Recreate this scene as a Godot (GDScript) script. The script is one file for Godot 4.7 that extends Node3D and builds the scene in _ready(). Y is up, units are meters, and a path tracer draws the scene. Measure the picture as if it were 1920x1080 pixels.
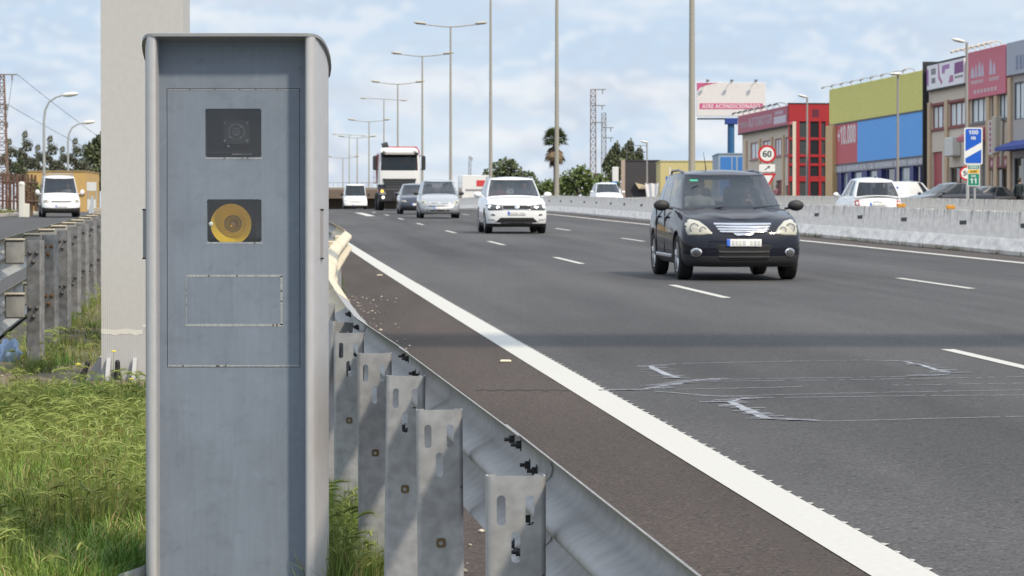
extends Node3D
func _ready() -> void:
	set_up()
	road()
	barriers()
	guardrails()
	gantry()
	shops()
	far_places()
	trees()
	pylons()
	road_lamps()
	signs()
	cabinet()
	cars()
	truck()
	passers_by()
	grass()
	litter()
# ---------------------------------------------------------------- geometry helpers
const FOCAL := 6000.0      # focal length of the lens, in pixels of a 1920 wide picture
const EYE := 1.42          # height of the eye over the shoulder
const HORIZON := 455.0

# the road climbs gently, then falls away past a crest
func gnd(d: float) -> float:
	if d <= 450.0:
		return 0.018 * d - 4.9e-5 * pow(maxf(0.0, d - 150.0), 2.0)
	return 3.69 - 0.0114 * (d - 450.0)

# sideways position of the first lane line, d metres up the road
func lane(d: float) -> float:
	if d <= 150.0:
		return 3.85 - 0.0829 * (d - 26.5) + 0.000051 * (d - 26.5) * (d - 60.4)
	return lane(150.0) - 0.08 * (d - 150.0)

func on_road(off: float, d: float, up := 0.0) -> Vector3:
	return Vector3(lane(d) + off, gnd(d) + up, -d)

# a surveyed point: bearing and elevation (in pixels of the lens) at a distance
func sv(px: float, py: float, d: float) -> Vector3:
	return Vector3((px - 960.0) / FOCAL * d, EYE + (HORIZON - py) / FOCAL * d, -d)

# the distance at which a bearing meets the line that runs along the road at an offset
func meet(px: float, off: float) -> float:
	var lo := 5.0
	var hi := 900.0
	for i in 40:
		var m := (lo + hi) / 2
		if lane(m) + off > (px - 960.0) / FOCAL * m:
			lo = m
		else:
			hi = m
	return lo

func tab(t: Array, k: float) -> float:
	if k <= t[0][0]:
		return t[0][1]
	for i in range(1, t.size()):
		if k <= t[i][0]:
			var f: float = (k - t[i - 1][0]) / (t[i][0] - t[i - 1][0])
			return lerpf(t[i - 1][1], t[i][1], f)
	return t[t.size() - 1][1]

class MB:
	var v := PackedVector3Array()
	var n := PackedVector3Array()
	var u := PackedVector2Array()
	var c := PackedColorArray()
	var col := Color(1, 1, 1)
	var xf := Transform3D()
	func t3(a: Vector3, b: Vector3, d: Vector3, na: Vector3, nb: Vector3, nd: Vector3, ua := Vector2(), ub := Vector2(), ud := Vector2()) -> void:
		v.append(xf * a); v.append(xf * d); v.append(xf * b)
		var bs := xf.basis
		n.append((bs * na).normalized()); n.append((bs * nd).normalized()); n.append((bs * nb).normalized())
		u.append(ua); u.append(ud); u.append(ub)
		c.append(col); c.append(col); c.append(col)
	func tri(a: Vector3, b: Vector3, d: Vector3) -> void:
		var q := (b - a).cross(d - a)
		if q.length_squared() < 1e-16:
			return
		q = q.normalized()
		t3(a, b, d, q, q, q)
	func quad(a: Vector3, b: Vector3, d: Vector3, e: Vector3, uv := Rect2()) -> void:
		var q := (d - a).cross(e - b)
		if q.length_squared() < 1e-16:
			return
		q = q.normalized()
		var p := uv.position
		var s := uv.size
		t3(a, b, d, q, q, q, p, p + Vector2(s.x, 0), p + s)
		t3(a, d, e, q, q, q, p, p + s, p + Vector2(0, s.y))
	# rows of points, smooth; keep.call(j, i) chooses cells
	static func normals(r: Array) -> Array:
		var out := []
		for j in r.size():
			var row := PackedVector3Array()
			var m: int = r[j].size()
			row.resize(m)
			for i in m:
				var a: Vector3 = r[j][maxi(i - 1, 0)]
				var b: Vector3 = r[j][mini(i + 1, m - 1)]
				var d: Vector3 = r[maxi(j - 1, 0)][i]
				var e: Vector3 = r[mini(j + 1, r.size() - 1)][i]
				var du := b - a
				if r[j][0].distance_squared_to(r[j][m - 1]) < 1e-10 and (i == 0 or i == m - 1):
					du = r[j][1] - r[j][m - 2]
				var q := du.cross(e - d)
				row[i] = q.normalized() if q.length_squared() > 1e-18 else Vector3.ZERO
			out.append(row)
		for j in r.size():
			for i in r[j].size():
				if out[j][i] == Vector3.ZERO:
					var k := j + 1 if j + 1 < r.size() else j - 1
					out[j][i] = out[k][i] if out[k][i] != Vector3.ZERO else Vector3.UP
		return out
	func cell(r: Array, nn: Array, j: int, i: int) -> void:
		var a: Vector3 = r[j][i]
		var b: Vector3 = r[j][i + 1]
		var d: Vector3 = r[j + 1][i + 1]
		var e: Vector3 = r[j + 1][i]
		if (b - a).cross(d - a).length_squared() > 1e-16:
			t3(a, b, d, nn[j][i], nn[j][i + 1], nn[j + 1][i + 1])
		if (d - a).cross(e - a).length_squared() > 1e-16:
			t3(a, d, e, nn[j][i], nn[j + 1][i + 1], nn[j + 1][i])
	func grid(r: Array) -> void:
		var nn := MB.normals(r)
		for j in r.size() - 1:
			for i in r[j].size() - 1:
				cell(r, nn, j, i)
	func box(p: Vector3, s: Vector3, bev := 0.0, bs := Basis()) -> void:
		var h := s / 2
		if bev <= 0.0:
			var k := []
			for i in 8:
				k.append(p + bs * Vector3(h.x if i & 1 else -h.x, h.y if i & 2 else -h.y, h.z if i & 4 else -h.z))
			quad(k[4], k[5], k[7], k[6]); quad(k[1], k[0], k[2], k[3])
			quad(k[5], k[1], k[3], k[7]); quad(k[0], k[4], k[6], k[2])
			quad(k[6], k[7], k[3], k[2]); quad(k[0], k[1], k[5], k[4])
			return
		var b := minf(bev, minf(h.x, minf(h.y, h.z)) * 0.9)
		var f := func(sx: int, sy: int, sz: int, ax: int) -> Vector3:
			var q := Vector3(sx * (h.x - b), sy * (h.y - b), sz * (h.z - b))
			q[ax] = [sx * h.x, sy * h.y, sz * h.z][ax]
			return p + bs * q
		for s1 in [-1, 1]:
			var A := [f.call(s1, -1, -1, 0), f.call(s1, 1, -1, 0), f.call(s1, 1, 1, 0), f.call(s1, -1, 1, 0)]
			var B := [f.call(-1, s1, -1, 1), f.call(-1, s1, 1, 1), f.call(1, s1, 1, 1), f.call(1, s1, -1, 1)]
			var C := [f.call(-1, -1, s1, 2), f.call(1, -1, s1, 2), f.call(1, 1, s1, 2), f.call(-1, 1, s1, 2)]
			for q in [A, B, C]:
				if s1 > 0:
					quad(q[0], q[1], q[2], q[3])
				else:
					quad(q[3], q[2], q[1], q[0])
		for s1 in [-1, 1]:
			for s2 in [-1, 1]:
				oq(p, f.call(s1, s2, -1, 0), f.call(s1, s2, 1, 0), f.call(s1, s2, 1, 1), f.call(s1, s2, -1, 1))
				oq(p, f.call(s1, -1, s2, 0), f.call(s1, 1, s2, 0), f.call(s1, 1, s2, 2), f.call(s1, -1, s2, 2))
				oq(p, f.call(-1, s1, s2, 1), f.call(1, s1, s2, 1), f.call(1, s1, s2, 2), f.call(-1, s1, s2, 2))
				for s3 in [-1, 1]:
					var a: Vector3 = f.call(s1, s2, s3, 0)
					var d: Vector3 = f.call(s1, s2, s3, 1)
					var e: Vector3 = f.call(s1, s2, s3, 2)
					if (d - a).cross(e - a).dot(a - p) > 0:
						tri(a, d, e)
					else:
						tri(a, e, d)
	func oq(o: Vector3, a: Vector3, b: Vector3, d: Vector3, e: Vector3) -> void:
		if (d - a).cross(e - b).dot(a + d - o * 2) > 0:
			quad(a, b, d, e)
		else:
			quad(e, d, b, a)
	# a box given by its lower and upper corner
	func span(lo: Vector3, hi: Vector3, bev := 0.0) -> void:
		box((lo + hi) / 2, (hi - lo).abs(), bev)
	func tube(a: Vector3, b: Vector3, ra: float, rb: float, seg := 8, caps := true) -> void:
		pipe([a, b], [ra, rb], seg, caps)
	func pipe(p: Array, rad: Array, seg := 8, caps := true) -> void:
		var rows := []
		var side := Vector3.ZERO
		for k in p.size():
			var t: Vector3 = (p[mini(k + 1, p.size() - 1)] - p[maxi(k - 1, 0)]).normalized()
			if side == Vector3.ZERO:
				side = t.cross(Vector3.UP if absf(t.y) < 0.9 else Vector3.RIGHT).normalized()
			side = (side - t * side.dot(t)).normalized()
			var w := t.cross(side)
			var row := PackedVector3Array()
			var r: float = rad[mini(k, rad.size() - 1)]
			for i in seg + 1:
				var g := TAU * (i % seg) / seg
				row.append(p[k] + (side * cos(g) + w * sin(g)) * r)
			rows.append(row)
		grid(rows)
		if caps:
			for e in [0, p.size() - 1]:
				for i in seg:
					if e == 0:
						tri(p[0], rows[0][i + 1], rows[0][i])
					else:
						tri(p[e], rows[e][i], rows[e][i + 1])
	# profile of (radius, height) turned round the y axis of m
	func lathe(prof: Array, seg: int, m := Transform3D()) -> void:
		var rows := []
		for q in prof:
			var row := PackedVector3Array()
			for i in seg + 1:
				var g := -TAU * (i % seg) / seg
				row.append(m * Vector3(cos(g) * q[0], q[1], sin(g) * q[0]))
			rows.append(row)
		grid(rows)
	func ball(p: Vector3, r: Vector3, seg := 12, rings := 7, bs := Basis()) -> void:
		var prof := []
		for k in rings + 1:
			var g := -PI / 2 + PI * k / rings
			prof.append([maxf(cos(g), 0.0005), sin(g)])
		lathe(prof, seg, Transform3D(bs.scaled_local(r) if false else bs * Basis.from_scale(r), p))
	# a flat outline (x, y) given thickness from z0 to z1
	func slab(poly: PackedVector2Array, z0: float, z1: float, walls := true) -> void:
		var q := poly
		if Geometry2D.is_polygon_clockwise(q):
			q = q.duplicate()
			q.reverse()
		var t := Geometry2D.triangulate_polygon(q)
		for k in range(0, t.size(), 3):
			var a := q[t[k]]
			var b := q[t[k + 1]]
			var d := q[t[k + 2]]
			if (b - a).cross(d - a) < 0:
				var w := b
				b = d
				d = w
			tri(Vector3(a.x, a.y, z1), Vector3(b.x, b.y, z1), Vector3(d.x, d.y, z1))
			tri(Vector3(a.x, a.y, z0), Vector3(d.x, d.y, z0), Vector3(b.x, b.y, z0))
		if walls:
			wall(q, z0, z1)
	func wall(q: PackedVector2Array, z0: float, z1: float) -> void:
		for k in q.size():
			var a := q[k]
			var b := q[(k + 1) % q.size()]
			quad(Vector3(a.x, a.y, z0), Vector3(b.x, b.y, z0), Vector3(b.x, b.y, z1), Vector3(a.x, a.y, z1))
	# a slab with holes: cut into bands through the middle of each hole
	func plate(outer: PackedVector2Array, holes: Array, z0: float, z1: float) -> void:
		var cuts := [-1e4]
		for h in holes:
			var lo := 1e9
			var hi := -1e9
			for p in h:
				lo = minf(lo, p.y)
				hi = maxf(hi, p.y)
			cuts.append((lo + hi) / 2)
		cuts.append(1e4)
		cuts.sort()
		for k in cuts.size() - 1:
			if cuts[k + 1] - cuts[k] < 1e-4:
				continue
			var band := PackedVector2Array([Vector2(-1e3, cuts[k]), Vector2(1e3, cuts[k]), Vector2(1e3, cuts[k + 1]), Vector2(-1e3, cuts[k + 1])])
			var left := Geometry2D.intersect_polygons(outer, band)
			for h in holes:
				var nxt: Array[PackedVector2Array] = []
				for p in left:
					nxt.append_array(Geometry2D.clip_polygons(p, h))
				left = nxt
			for p in left:
				slab(p, z0, z1, false)
		var o := outer.duplicate()
		if Geometry2D.is_polygon_clockwise(o):
			o.reverse()
		wall(o, z0, z1)
		for h in holes:
			var w: PackedVector2Array = h.duplicate()
			if not Geometry2D.is_polygon_clockwise(w):
				w.reverse()
			wall(w, z0, z1)
	func mesh(m: Material = null) -> ArrayMesh:
		var arr := []
		arr.resize(Mesh.ARRAY_MAX)
		arr[Mesh.ARRAY_VERTEX] = v
		arr[Mesh.ARRAY_NORMAL] = n
		arr[Mesh.ARRAY_TEX_UV] = u
		arr[Mesh.ARRAY_COLOR] = c
		var am := ArrayMesh.new()
		if v.size():
			am.add_surface_from_arrays(Mesh.PRIMITIVE_TRIANGLES, arr)
			if m:
				am.surface_set_material(0, m)
		return am

func rect2(x0: float, y0: float, x1: float, y1: float) -> PackedVector2Array:
	return PackedVector2Array([Vector2(x0, y0), Vector2(x1, y0), Vector2(x1, y1), Vector2(x0, y1)])

func round_rect(x0: float, y0: float, x1: float, y1: float, r: float, seg := 4) -> PackedVector2Array:
	var p := PackedVector2Array()
	for q in [[x1 - r, y0 + r, -PI / 2], [x1 - r, y1 - r, 0.0], [x0 + r, y1 - r, PI / 2], [x0 + r, y0 + r, PI]]:
		for k in seg + 1:
			var g: float = q[2] + PI / 2 * k / seg
			p.append(Vector2(q[0] + cos(g) * r, q[1] + sin(g) * r))
	return p

func disc2(x: float, y: float, r: float, seg := 16) -> PackedVector2Array:
	var p := PackedVector2Array()
	for k in seg:
		p.append(Vector2(x + cos(TAU * k / seg) * r, y + sin(TAU * k / seg) * r))
	return p

# ---------------------------------------------------------------- objects
var used := {}
func numbered(called: String) -> String:
	var k: int = used.get(called, 0)
	used[called] = k + 1
	return called if k == 0 else "%s_%03d" % [called, k]

func thing(called: String, label: String, category: String, at := Vector3.ZERO, group := "") -> Node3D:
	var o := Node3D.new()
	o.name = numbered(called)
	add_child(o)
	o.position = at
	tag(o, label, category, group)
	return o

func tag(o: Node, label: String, category: String, group := "") -> void:
	o.set_meta("label", label)
	o.set_meta("category", category)
	if group:
		o.set_meta("group", group)

func part(called: String, mb: MB, m: Material, parent: Node) -> MeshInstance3D:
	var o := MeshInstance3D.new()
	o.mesh = mb.mesh(m)
	if parent == self:
		o.name = numbered(called)
		add_child(o)
	else:
		o.name = called
		parent.add_child(o, true)
	return o

func same(called: String, mesh: Mesh, parent: Node, xf := Transform3D()) -> MeshInstance3D:
	var o := MeshInstance3D.new()
	o.mesh = mesh
	o.name = called
	o.transform = xf
	parent.add_child(o, true)
	return o

func structure(called: String, mb: MB, m: Material) -> MeshInstance3D:
	var o := part(called, mb, m, self)
	o.set_meta("kind", "structure")
	return o

func stuff(called: String, label: String, category: String, mb: MB, m: Material) -> MeshInstance3D:
	var o := part(called, mb, m, self)
	o.set_meta("kind", "stuff")
	tag(o, label, category)
	return o

func copy_of(src: Node3D, label: String, at: Vector3, turn := 0.0) -> Node3D:
	var o: Node3D = src.duplicate()
	o.name = numbered(str(src.name))
	add_child(o)
	o.position = at
	o.rotation.y = turn
	o.set_meta("label", label)
	return o

func words(called: String, s: String, h: float, xf: Transform3D, m: Material, parent: Node, bold := true, stretch := 1.0) -> MeshInstance3D:
	var f := SystemFont.new()
	f.font_names = PackedStringArray(["Droid Sans"])
	f.font_weight = 700 if bold else 400
	var t := TextMesh.new()
	t.text = s
	t.font = f
	t.font_size = 64
	t.pixel_size = h / 46.0
	t.depth = 0.008
	t.curve_step = 3.0
	t.material = m
	var o := MeshInstance3D.new()
	o.mesh = t
	o.name = called
	o.transform = xf * Transform3D(Basis.from_scale(Vector3(stretch, 1, 1)))
	parent.add_child(o, true)
	return o

# ---------------------------------------------------------------- materials
var tx := {}
func noise_tex(key: String, size: int, freq: float, kind: int, octaves: int, lo: float, hi: float, contrast := 1.0) -> ImageTexture:
	if tx.has(key):
		return tx[key]
	var f := FastNoiseLite.new()
	f.seed = key.hash() % 9999
	f.noise_type = kind
	f.frequency = freq
	f.fractal_octaves = octaves
	if octaves <= 1:
		f.fractal_type = FastNoiseLite.FRACTAL_NONE
	var im := f.get_seamless_image(size, size)
	im.convert(Image.FORMAT_L8)
	var b := im.get_data()
	var lut := PackedByteArray()
	for k in 256:
		var t := clampf((k / 255.0 - 0.5) * contrast + 0.5, 0, 1)
		lut.append(int(255 * pow(lerpf(lo, hi, t), 1 / 2.2)))
	for k in b.size():
		b[k] = lut[b[k]]
	tx[key] = ImageTexture.create_from_image(Image.create_from_data(size, size, false, Image.FORMAT_L8, b))
	return tx[key]

func lin(r: float, g: float, b: float, a := 1.0) -> Color:
	return Color(r, g, b, a).linear_to_srgb()

func mat(r: float, g: float, b: float, rough := 0.7, metal := 0.0, t: Texture2D = null, scale := 1.0, world := true) -> StandardMaterial3D:
	var m := StandardMaterial3D.new()
	m.albedo_color = lin(r, g, b)
	m.roughness = rough
	m.metallic = metal
	if t:
		m.albedo_texture = t
		m.uv1_triplanar = true
		m.uv1_world_triplanar = world
		m.uv1_scale = Vector3.ONE * scale
	return m

func tinted(m: StandardMaterial3D) -> StandardMaterial3D:
	m.vertex_color_use_as_albedo = true
	return m

func bumpy(m: StandardMaterial3D, t: Texture2D, cm: float) -> StandardMaterial3D:
	m.heightmap_enabled = true
	m.heightmap_texture = t
	m.heightmap_scale = cm
	return m

func glass(r: float, g: float, b: float, a: float) -> StandardMaterial3D:
	var m := StandardMaterial3D.new()
	m.albedo_color = lin(r, g, b, a)
	m.transparency = BaseMaterial3D.TRANSPARENCY_ALPHA
	m.roughness = 0.03
	return m

func paint(r: float, g: float, b: float, rough := 0.35, metal := 0.0) -> StandardMaterial3D:
	var m := mat(r, g, b, rough, metal)
	m.clearcoat_enabled = true
	m.clearcoat = 1.0
	m.clearcoat_roughness = 0.05
	return m

func lamp(r: float, g: float, b: float, e: float) -> StandardMaterial3D:
	var m := mat(r, g, b, 0.3)
	m.emission_enabled = true
	m.emission = lin(r, g, b)
	m.emission_energy_multiplier = e
	return m
# ---------------------------------------------------------------- sky
func sky_texture() -> ImageTexture:
	var W := 4096
	var H := 2048
	var f := FastNoiseLite.new()
	f.seed = 41
	f.noise_type = FastNoiseLite.TYPE_SIMPLEX_SMOOTH
	f.fractal_octaves = 6
	f.frequency = 0.9
	var g := FastNoiseLite.new()
	g.seed = 7
	g.noise_type = FastNoiseLite.TYPE_SIMPLEX_SMOOTH
	g.fractal_octaves = 5
	g.frequency = 2.6
	var shade := func(du: float, el: float) -> Color:
		var y := sin(el)
		var q := Vector2(sin(du), -cos(du)) * cos(el) / (maxf(y, 0.0) + 0.2)
		var base := Color(0.66, 0.785, 0.915).lerp(Color(0.27, 0.48, 0.79), pow(maxf(y, 0.0), 0.62))
		var a := f.get_noise_2d(q.x, q.y * 1.15)
		var b := g.get_noise_2d(q.x + 3.0, q.y * 1.3)
		var wisp := g.get_noise_2d(du * 3.0 + (TAU * -3.0 if du > PI else 0.0) + 0.35 * a, el * 62.0 + 4.0 * a)
		var lump := f.get_noise_2d((du - (TAU if du > PI else 0.0)) * 16.0, el * 40.0 + 11.0)
		var low_band := smoothstep(0.0, 0.012, el) * smoothstep(0.055, 0.022, el)
		var veil := smoothstep(-0.35, 0.45, a + 0.25 * b)
		var puff := smoothstep(0.08, 0.55, b + 0.35 * a + 0.12 * (1.0 - minf(1.0, y * 16.0)))
		var under := smoothstep(0.0, 0.5, g.get_noise_2d(q.x * 0.8 - 9.0, q.y * 0.9) + 0.2 * a)
		base = base.lerp(Color(0.80, 0.87, 0.94), veil * 0.6)
		base = base.lerp(Color(0.66, 0.715, 0.81), under * 0.62 * (1.0 - 0.5 * smoothstep(0.03, 0.2, y)))
		base = base.lerp(Color(0.93, 0.95, 0.97), puff * 0.62)
		base = base.lerp(Color(0.90, 0.93, 0.96), smoothstep(0.02, 0.40, wisp) * 0.5 * smoothstep(0.5, 0.1, el))
		base = base.lerp(Color(0.60, 0.66, 0.77), smoothstep(0.05, 0.45, -wisp) * 0.34 * smoothstep(0.4, 0.05, el))
		base = base.lerp(Color(0.62, 0.67, 0.77), smoothstep(0.0, 0.25, lump + 0.06) * 0.4 * low_band)
		base = base.lerp(Color(0.93, 0.945, 0.96), smoothstep(0.16, 0.42, f.get_noise_2d((du - (TAU if du > PI else 0.0)) * 16.0, el * 40.0 + 11.28)) * 0.85 * low_band)
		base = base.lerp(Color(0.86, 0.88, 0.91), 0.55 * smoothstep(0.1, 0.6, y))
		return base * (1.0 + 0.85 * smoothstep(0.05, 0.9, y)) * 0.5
	var low := Image.create(1024, 512, false, Image.FORMAT_RGB8)
	for j in 512:
		var el := PI / 2 - (j + 0.5) / 512.0 * PI
		if el < -0.03:
			for i in 1024:
				low.set_pixel(i, j, lin(0.1, 0.1, 0.095))
			continue
		for i in 1024:
			low.set_pixel(i, j, shade.call((i + 0.5) / 1024.0 * TAU, el).linear_to_srgb())
	low.resize(W, H, Image.INTERPOLATE_CUBIC)
	for j in range(int(H * 0.46), int(H * 0.512)):
		var el := PI / 2 - (j + 0.5) / H * PI
		for k in range(-150, 150):
			low.set_pixel((k + W) % W, j, shade.call((k + 0.5) / W * TAU, el).linear_to_srgb())
	return ImageTexture.create_from_image(low)

func set_up() -> void:
	var cam := Camera3D.new()
	cam.name = "camera"
	add_child(cam)
	cam.position = Vector3(0, EYE, 0)
	cam.rotation.x = -atan((540.0 - HORIZON) / FOCAL)
	cam.fov = rad_to_deg(2 * atan(540.0 / FOCAL))
	cam.near = 0.5
	cam.far = 4000
	var ca := CameraAttributesPhysical.new()
	ca.frustum_focal_length = 12.0 / tan(deg_to_rad(cam.fov) / 2)
	ca.frustum_focus_distance = 12.0
	ca.exposure_aperture = 24.0
	cam.attributes = ca
	cam.current = true
	var e := Environment.new()
	e.background_mode = Environment.BG_SKY
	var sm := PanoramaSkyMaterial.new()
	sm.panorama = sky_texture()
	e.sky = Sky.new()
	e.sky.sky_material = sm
	e.tonemap_mode = Environment.TONE_MAPPER_LINEAR
	e.tonemap_exposure = 1.0
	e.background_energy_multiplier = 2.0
	e.sdfgi_enabled = true
	e.ssao_enabled = true
	e.ssil_enabled = true
	var w := WorldEnvironment.new()
	w.name = "world_environment"
	w.environment = e
	add_child(w)
	var s := DirectionalLight3D.new()
	s.name = "sun"
	add_child(s)
	s.look_at_from_position(Vector3(6, 10, 7), Vector3.ZERO)
	s.light_energy = 1.25
	s.light_color = Color(1.0, 0.94, 0.84)
	s.light_angular_distance = 4.2
	s.shadow_enabled = true

# ---------------------------------------------------------------- ground and road
var rail_x := [[2.0, 0.55], [4.83, 0.274], [7.65, 0.0], [11.3, -0.377], [14.2, -0.70], [18.0, -1.0], [22.0, -1.30], [30.0, -1.71], [36.0, -1.95], [41.0, -2.13], [46.0, -2.5], [60.0, -3.68], [80.0, -5.3]]
var left_rail_x := [[14.0, -2.75], [25.0, -4.0], [44.0, -5.9], [48.0, -6.3], [60.0, -7.9], [90.0, -11.8], [131.0, -17.2]]

func sheet(mb: MB, xs: Callable, cols: int, ds: Array, up: float, shade: Callable) -> void:
	var rows := []
	var cc := []
	for d in ds:
		var row := PackedVector3Array()
		var cr := []
		for i in cols + 1:
			var p: Vector3 = xs.call(float(i) / cols, d)
			row.append(p + Vector3(0, up, 0))
			cr.append(shade.call(float(i) / cols, d))
		rows.append(row)
		cc.append(cr)
	var nn := MB.normals(rows)
	for j in rows.size() - 1:
		for i in cols:
			var at := mb.c.size()
			mb.cell(rows, nn, j, i)
			var k := [cc[j][i], cc[j + 1][i + 1], cc[j][i + 1], cc[j][i], cc[j + 1][i], cc[j + 1][i + 1]]
			for q in range(at, mb.c.size()):
				mb.c[q] = k[q - at]

func steps(a: float, b: float, s0: float, grow := 1.06) -> Array:
	var out := [a]
	var s := s0
	while out[-1] + s < b:
		out.append(out[-1] + s)
		s *= grow
	out.append(b)
	return out

func strip(mb: MB, o0: float, o1: float, a: float, b: float, up: float, step := 1.5) -> void:
	var n := maxi(1, int(ceil((b - a) / step)))
	for k in n:
		var d0 := lerpf(a, b, float(k) / n)
		var d1 := lerpf(a, b, float(k + 1) / n)
		mb.quad(on_road(o0, d0, up), on_road(o1, d0, up), on_road(o1, d1, up), on_road(o0, d1, up))

func road() -> void:
	var fn := FastNoiseLite.new()
	fn.seed = 5
	fn.frequency = 0.25
	fn.fractal_octaves = 4
	var speck := asphalt_tex()
	var asphalt := tinted(mat(0.134, 0.130, 0.132, 0.86, 0, speck, 0.42))
	asphalt.metallic_specular = 0.35
	bumpy(asphalt, speck, 0.25)
	var old := tinted(mat(0.147, 0.119, 0.107, 0.92, 0, speck, 0.5))
	old.metallic_specular = 0.3
	bumpy(old, speck, 0.3)
	# terrain
	var mb := MB.new()
	var tcols := [-420.0, -200.0, -110.0, -60.0, -35.0, -20.0, -10.0, 0.0, 10.0, 20.0, 35.0, 60.0, 110.0, 200.0, 420.0]
	var dry := tinted(mat(1, 1, 1, 0.95, 0, noise_tex("soil", 512, 0.03, FastNoiseLite.TYPE_SIMPLEX, 5, 0.55, 1.0, 1.6), 0.35))
	sheet(mb, func(t: float, d: float) -> Vector3: return Vector3(tcols[int(round(t * 14))], gnd(d), -d), 14, steps(-25.0, 1800.0, 6.0, 1.07), -0.09,
		func(t: float, d: float) -> Color: return Color(0.17, 0.14, 0.09).lerp(Color(0.10, 0.12, 0.045), 0.5 + 0.5 * fn.get_noise_2d(t * 60, d * 0.4)))
	structure("terrain", mb, dry)
	# the near carriageway
	mb = MB.new()
	var wear := func(t: float, d: float) -> Color:
		var o := lerpf(-3.65, 9.5, t)
		var k := 1.0
		for c in [-1.83, 1.95, 6.0]:
			k -= 0.17 * exp(-pow((o - c) / 0.42, 2.0)) * (0.7 + 0.6 * fn.get_noise_2d(c * 7.0, d * 0.15))
			k += 0.05 * exp(-pow((absf(o - c) - 0.85) / 0.3, 2.0))
		k *= 1.0 + 0.40 * fn.get_noise_2d(o * 1.2, d * 0.11) + 0.16 * fn.get_noise_2d(o * 5.0, d * 1.3) + 0.24 * fn.get_noise_2d(o * 9.0, d * 0.05)
		k = clampf(k, 0.6, 1.24)
		if o > 8.2:
			return Color(0.76 * k, 0.66 * k, 0.60 * k)
		return Color(k, k, k) * 0.8
	sheet(mb, func(t: float, d: float) -> Vector3: return on_road(lerpf(-3.65, 9.5, t), d), 52, steps(2.0, 420.0, 0.6, 1.03), 0.0, wear)
	structure("road", mb, asphalt)
	# shoulder
	mb = MB.new()
	sheet(mb, func(t: float, d: float) -> Vector3: return Vector3(lerpf(tab(rail_x, d) - 0.35, lane(d) - 3.65, t), gnd(d), -d), 12, steps(2.0, 80.0, 0.5, 1.03), 0.0,
		func(t: float, d: float) -> Color:
			var k := 1.0 + 0.22 * fn.get_noise_2d(t * 9.0, d * 0.5) + 0.12 * fn.get_noise_2d(t * 30.0 + 50, d * 3.0)
			if t < 0.3:
				k *= lerpf(1.25, 1.0, t / 0.3)
			k *= 0.7
			return Color(k, k * (1.0 if t > 0.2 else 0.97), k * (1.0 if t > 0.2 else 0.92)))
	strip(mb, -6.6, -3.65, 80.0, 420.0, 0.0, 6.0)
	structure("road_shoulder", mb, old)
	# far carriageway and the street in front of the shops
	mb = MB.new()
	var plain := func(t: float, d: float) -> Color:
		var k := 1.0 + 0.15 * fn.get_noise_2d(t * 14.0, d * 0.1)
		return Color(k, k, k) * 0.8
	sheet(mb, func(t: float, d: float) -> Vector3: return on_road(lerpf(9.5, 22.0, t), d), 12, steps(30.0, 420.0, 4.0, 1.03), 0.002, plain)
	structure("far_carriageway_road", mb, asphalt)
	mb = MB.new()
	sheet(mb, func(t: float, d: float) -> Vector3: return on_road(lerpf(22.0, 34.5, t), d), 12, steps(60.0, 400.0, 5.0, 1.03), 0.0, plain)
	structure("street_road", mb, asphalt)
	# side road on the left
	mb = MB.new()
	sheet(mb, func(t: float, d: float) -> Vector3: return Vector3(tab(left_rail_x, d) - lerpf(5.8, 0.3, t), gnd(d), -d), 8, steps(14.0, 260.0, 2.0, 1.04), 0.0, plain)
	structure("side_road", mb, asphalt)
	# verge between the two guardrails
	mb = MB.new()
	var soil := tinted(mat(1, 1, 1, 0.95, 0, tx["soil"], 0.9))
	bumpy(soil, tx["soil"], 2.0)
	sheet(mb, func(t: float, d: float) -> Vector3:
			var p := Vector3(lerpf(tab(left_rail_x, d) - 0.25, tab(rail_x, d) - 0.06, t), gnd(d), -d)
			p.y += (0.02 + 0.05 * fn.get_noise_2d(p.x * 4.0, d * 4.0)) * (1.0 - pow(absf(2 * t - 1), 6.0)) + 0.008
			return p, 26, steps(2.5, 90.0, 0.4, 1.02), 0.0,
		func(t: float, d: float) -> Color:
			var q := 0.5 + 0.9 * fn.get_noise_2d(t * 12.0, d * 1.1)
			var green := clampf(q + (0.25 if d < 21 else -0.15), 0, 1)
			if absf(d - 23.4) < 1.1:
				green *= 0.25
			return Color(0.23, 0.175, 0.125).lerp(Color(0.105, 0.12, 0.05), green))
	structure("verge_ground", mb, soil)

	# painted lines
	var white := tinted(mat(0.47, 0.462, 0.432, 0.75, 0, noise_tex("linewear", 1024, 0.02, FastNoiseLite.TYPE_SIMPLEX, 5, 0.93, 1.0, 1.2), 0.8))
	mb = MB.new()
	strip(mb, -3.82, -3.575, 2.0, 420.0, 0.004, 1.0)
	var rng := RandomNumberGenerator.new()
	rng.seed = 3
	var d := 8.0
	while d < 46.0:                                    # the rumble ribs that stand out past the line
		var w := 0.016 + rng.randf() * 0.014
		var c := on_road(-3.575 + w, d + 0.02, 0.006)
		mb.tri(on_road(-3.575, d - 0.025, 0.005), c, on_road(-3.575, d + 0.06, 0.005))
		d += 0.27
	structure("edge_line_road_marking", mb, white)
	mb = MB.new()
	strip(mb, 7.98, 8.2, 30.0, 420.0, 0.004, 1.5)
	structure("median_line_road_marking", mb, white)
	mb = MB.new()
	var centre := [25.0, 42.8, 60.2, 78.2, 97.0, 116.5, 134.0, 151.0, 168.0]
	for k in centre.size():
		strip(mb, -0.06, 0.06, centre[k] - 2.6, centre[k] + 2.6, 0.0045, 1.3)
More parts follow.
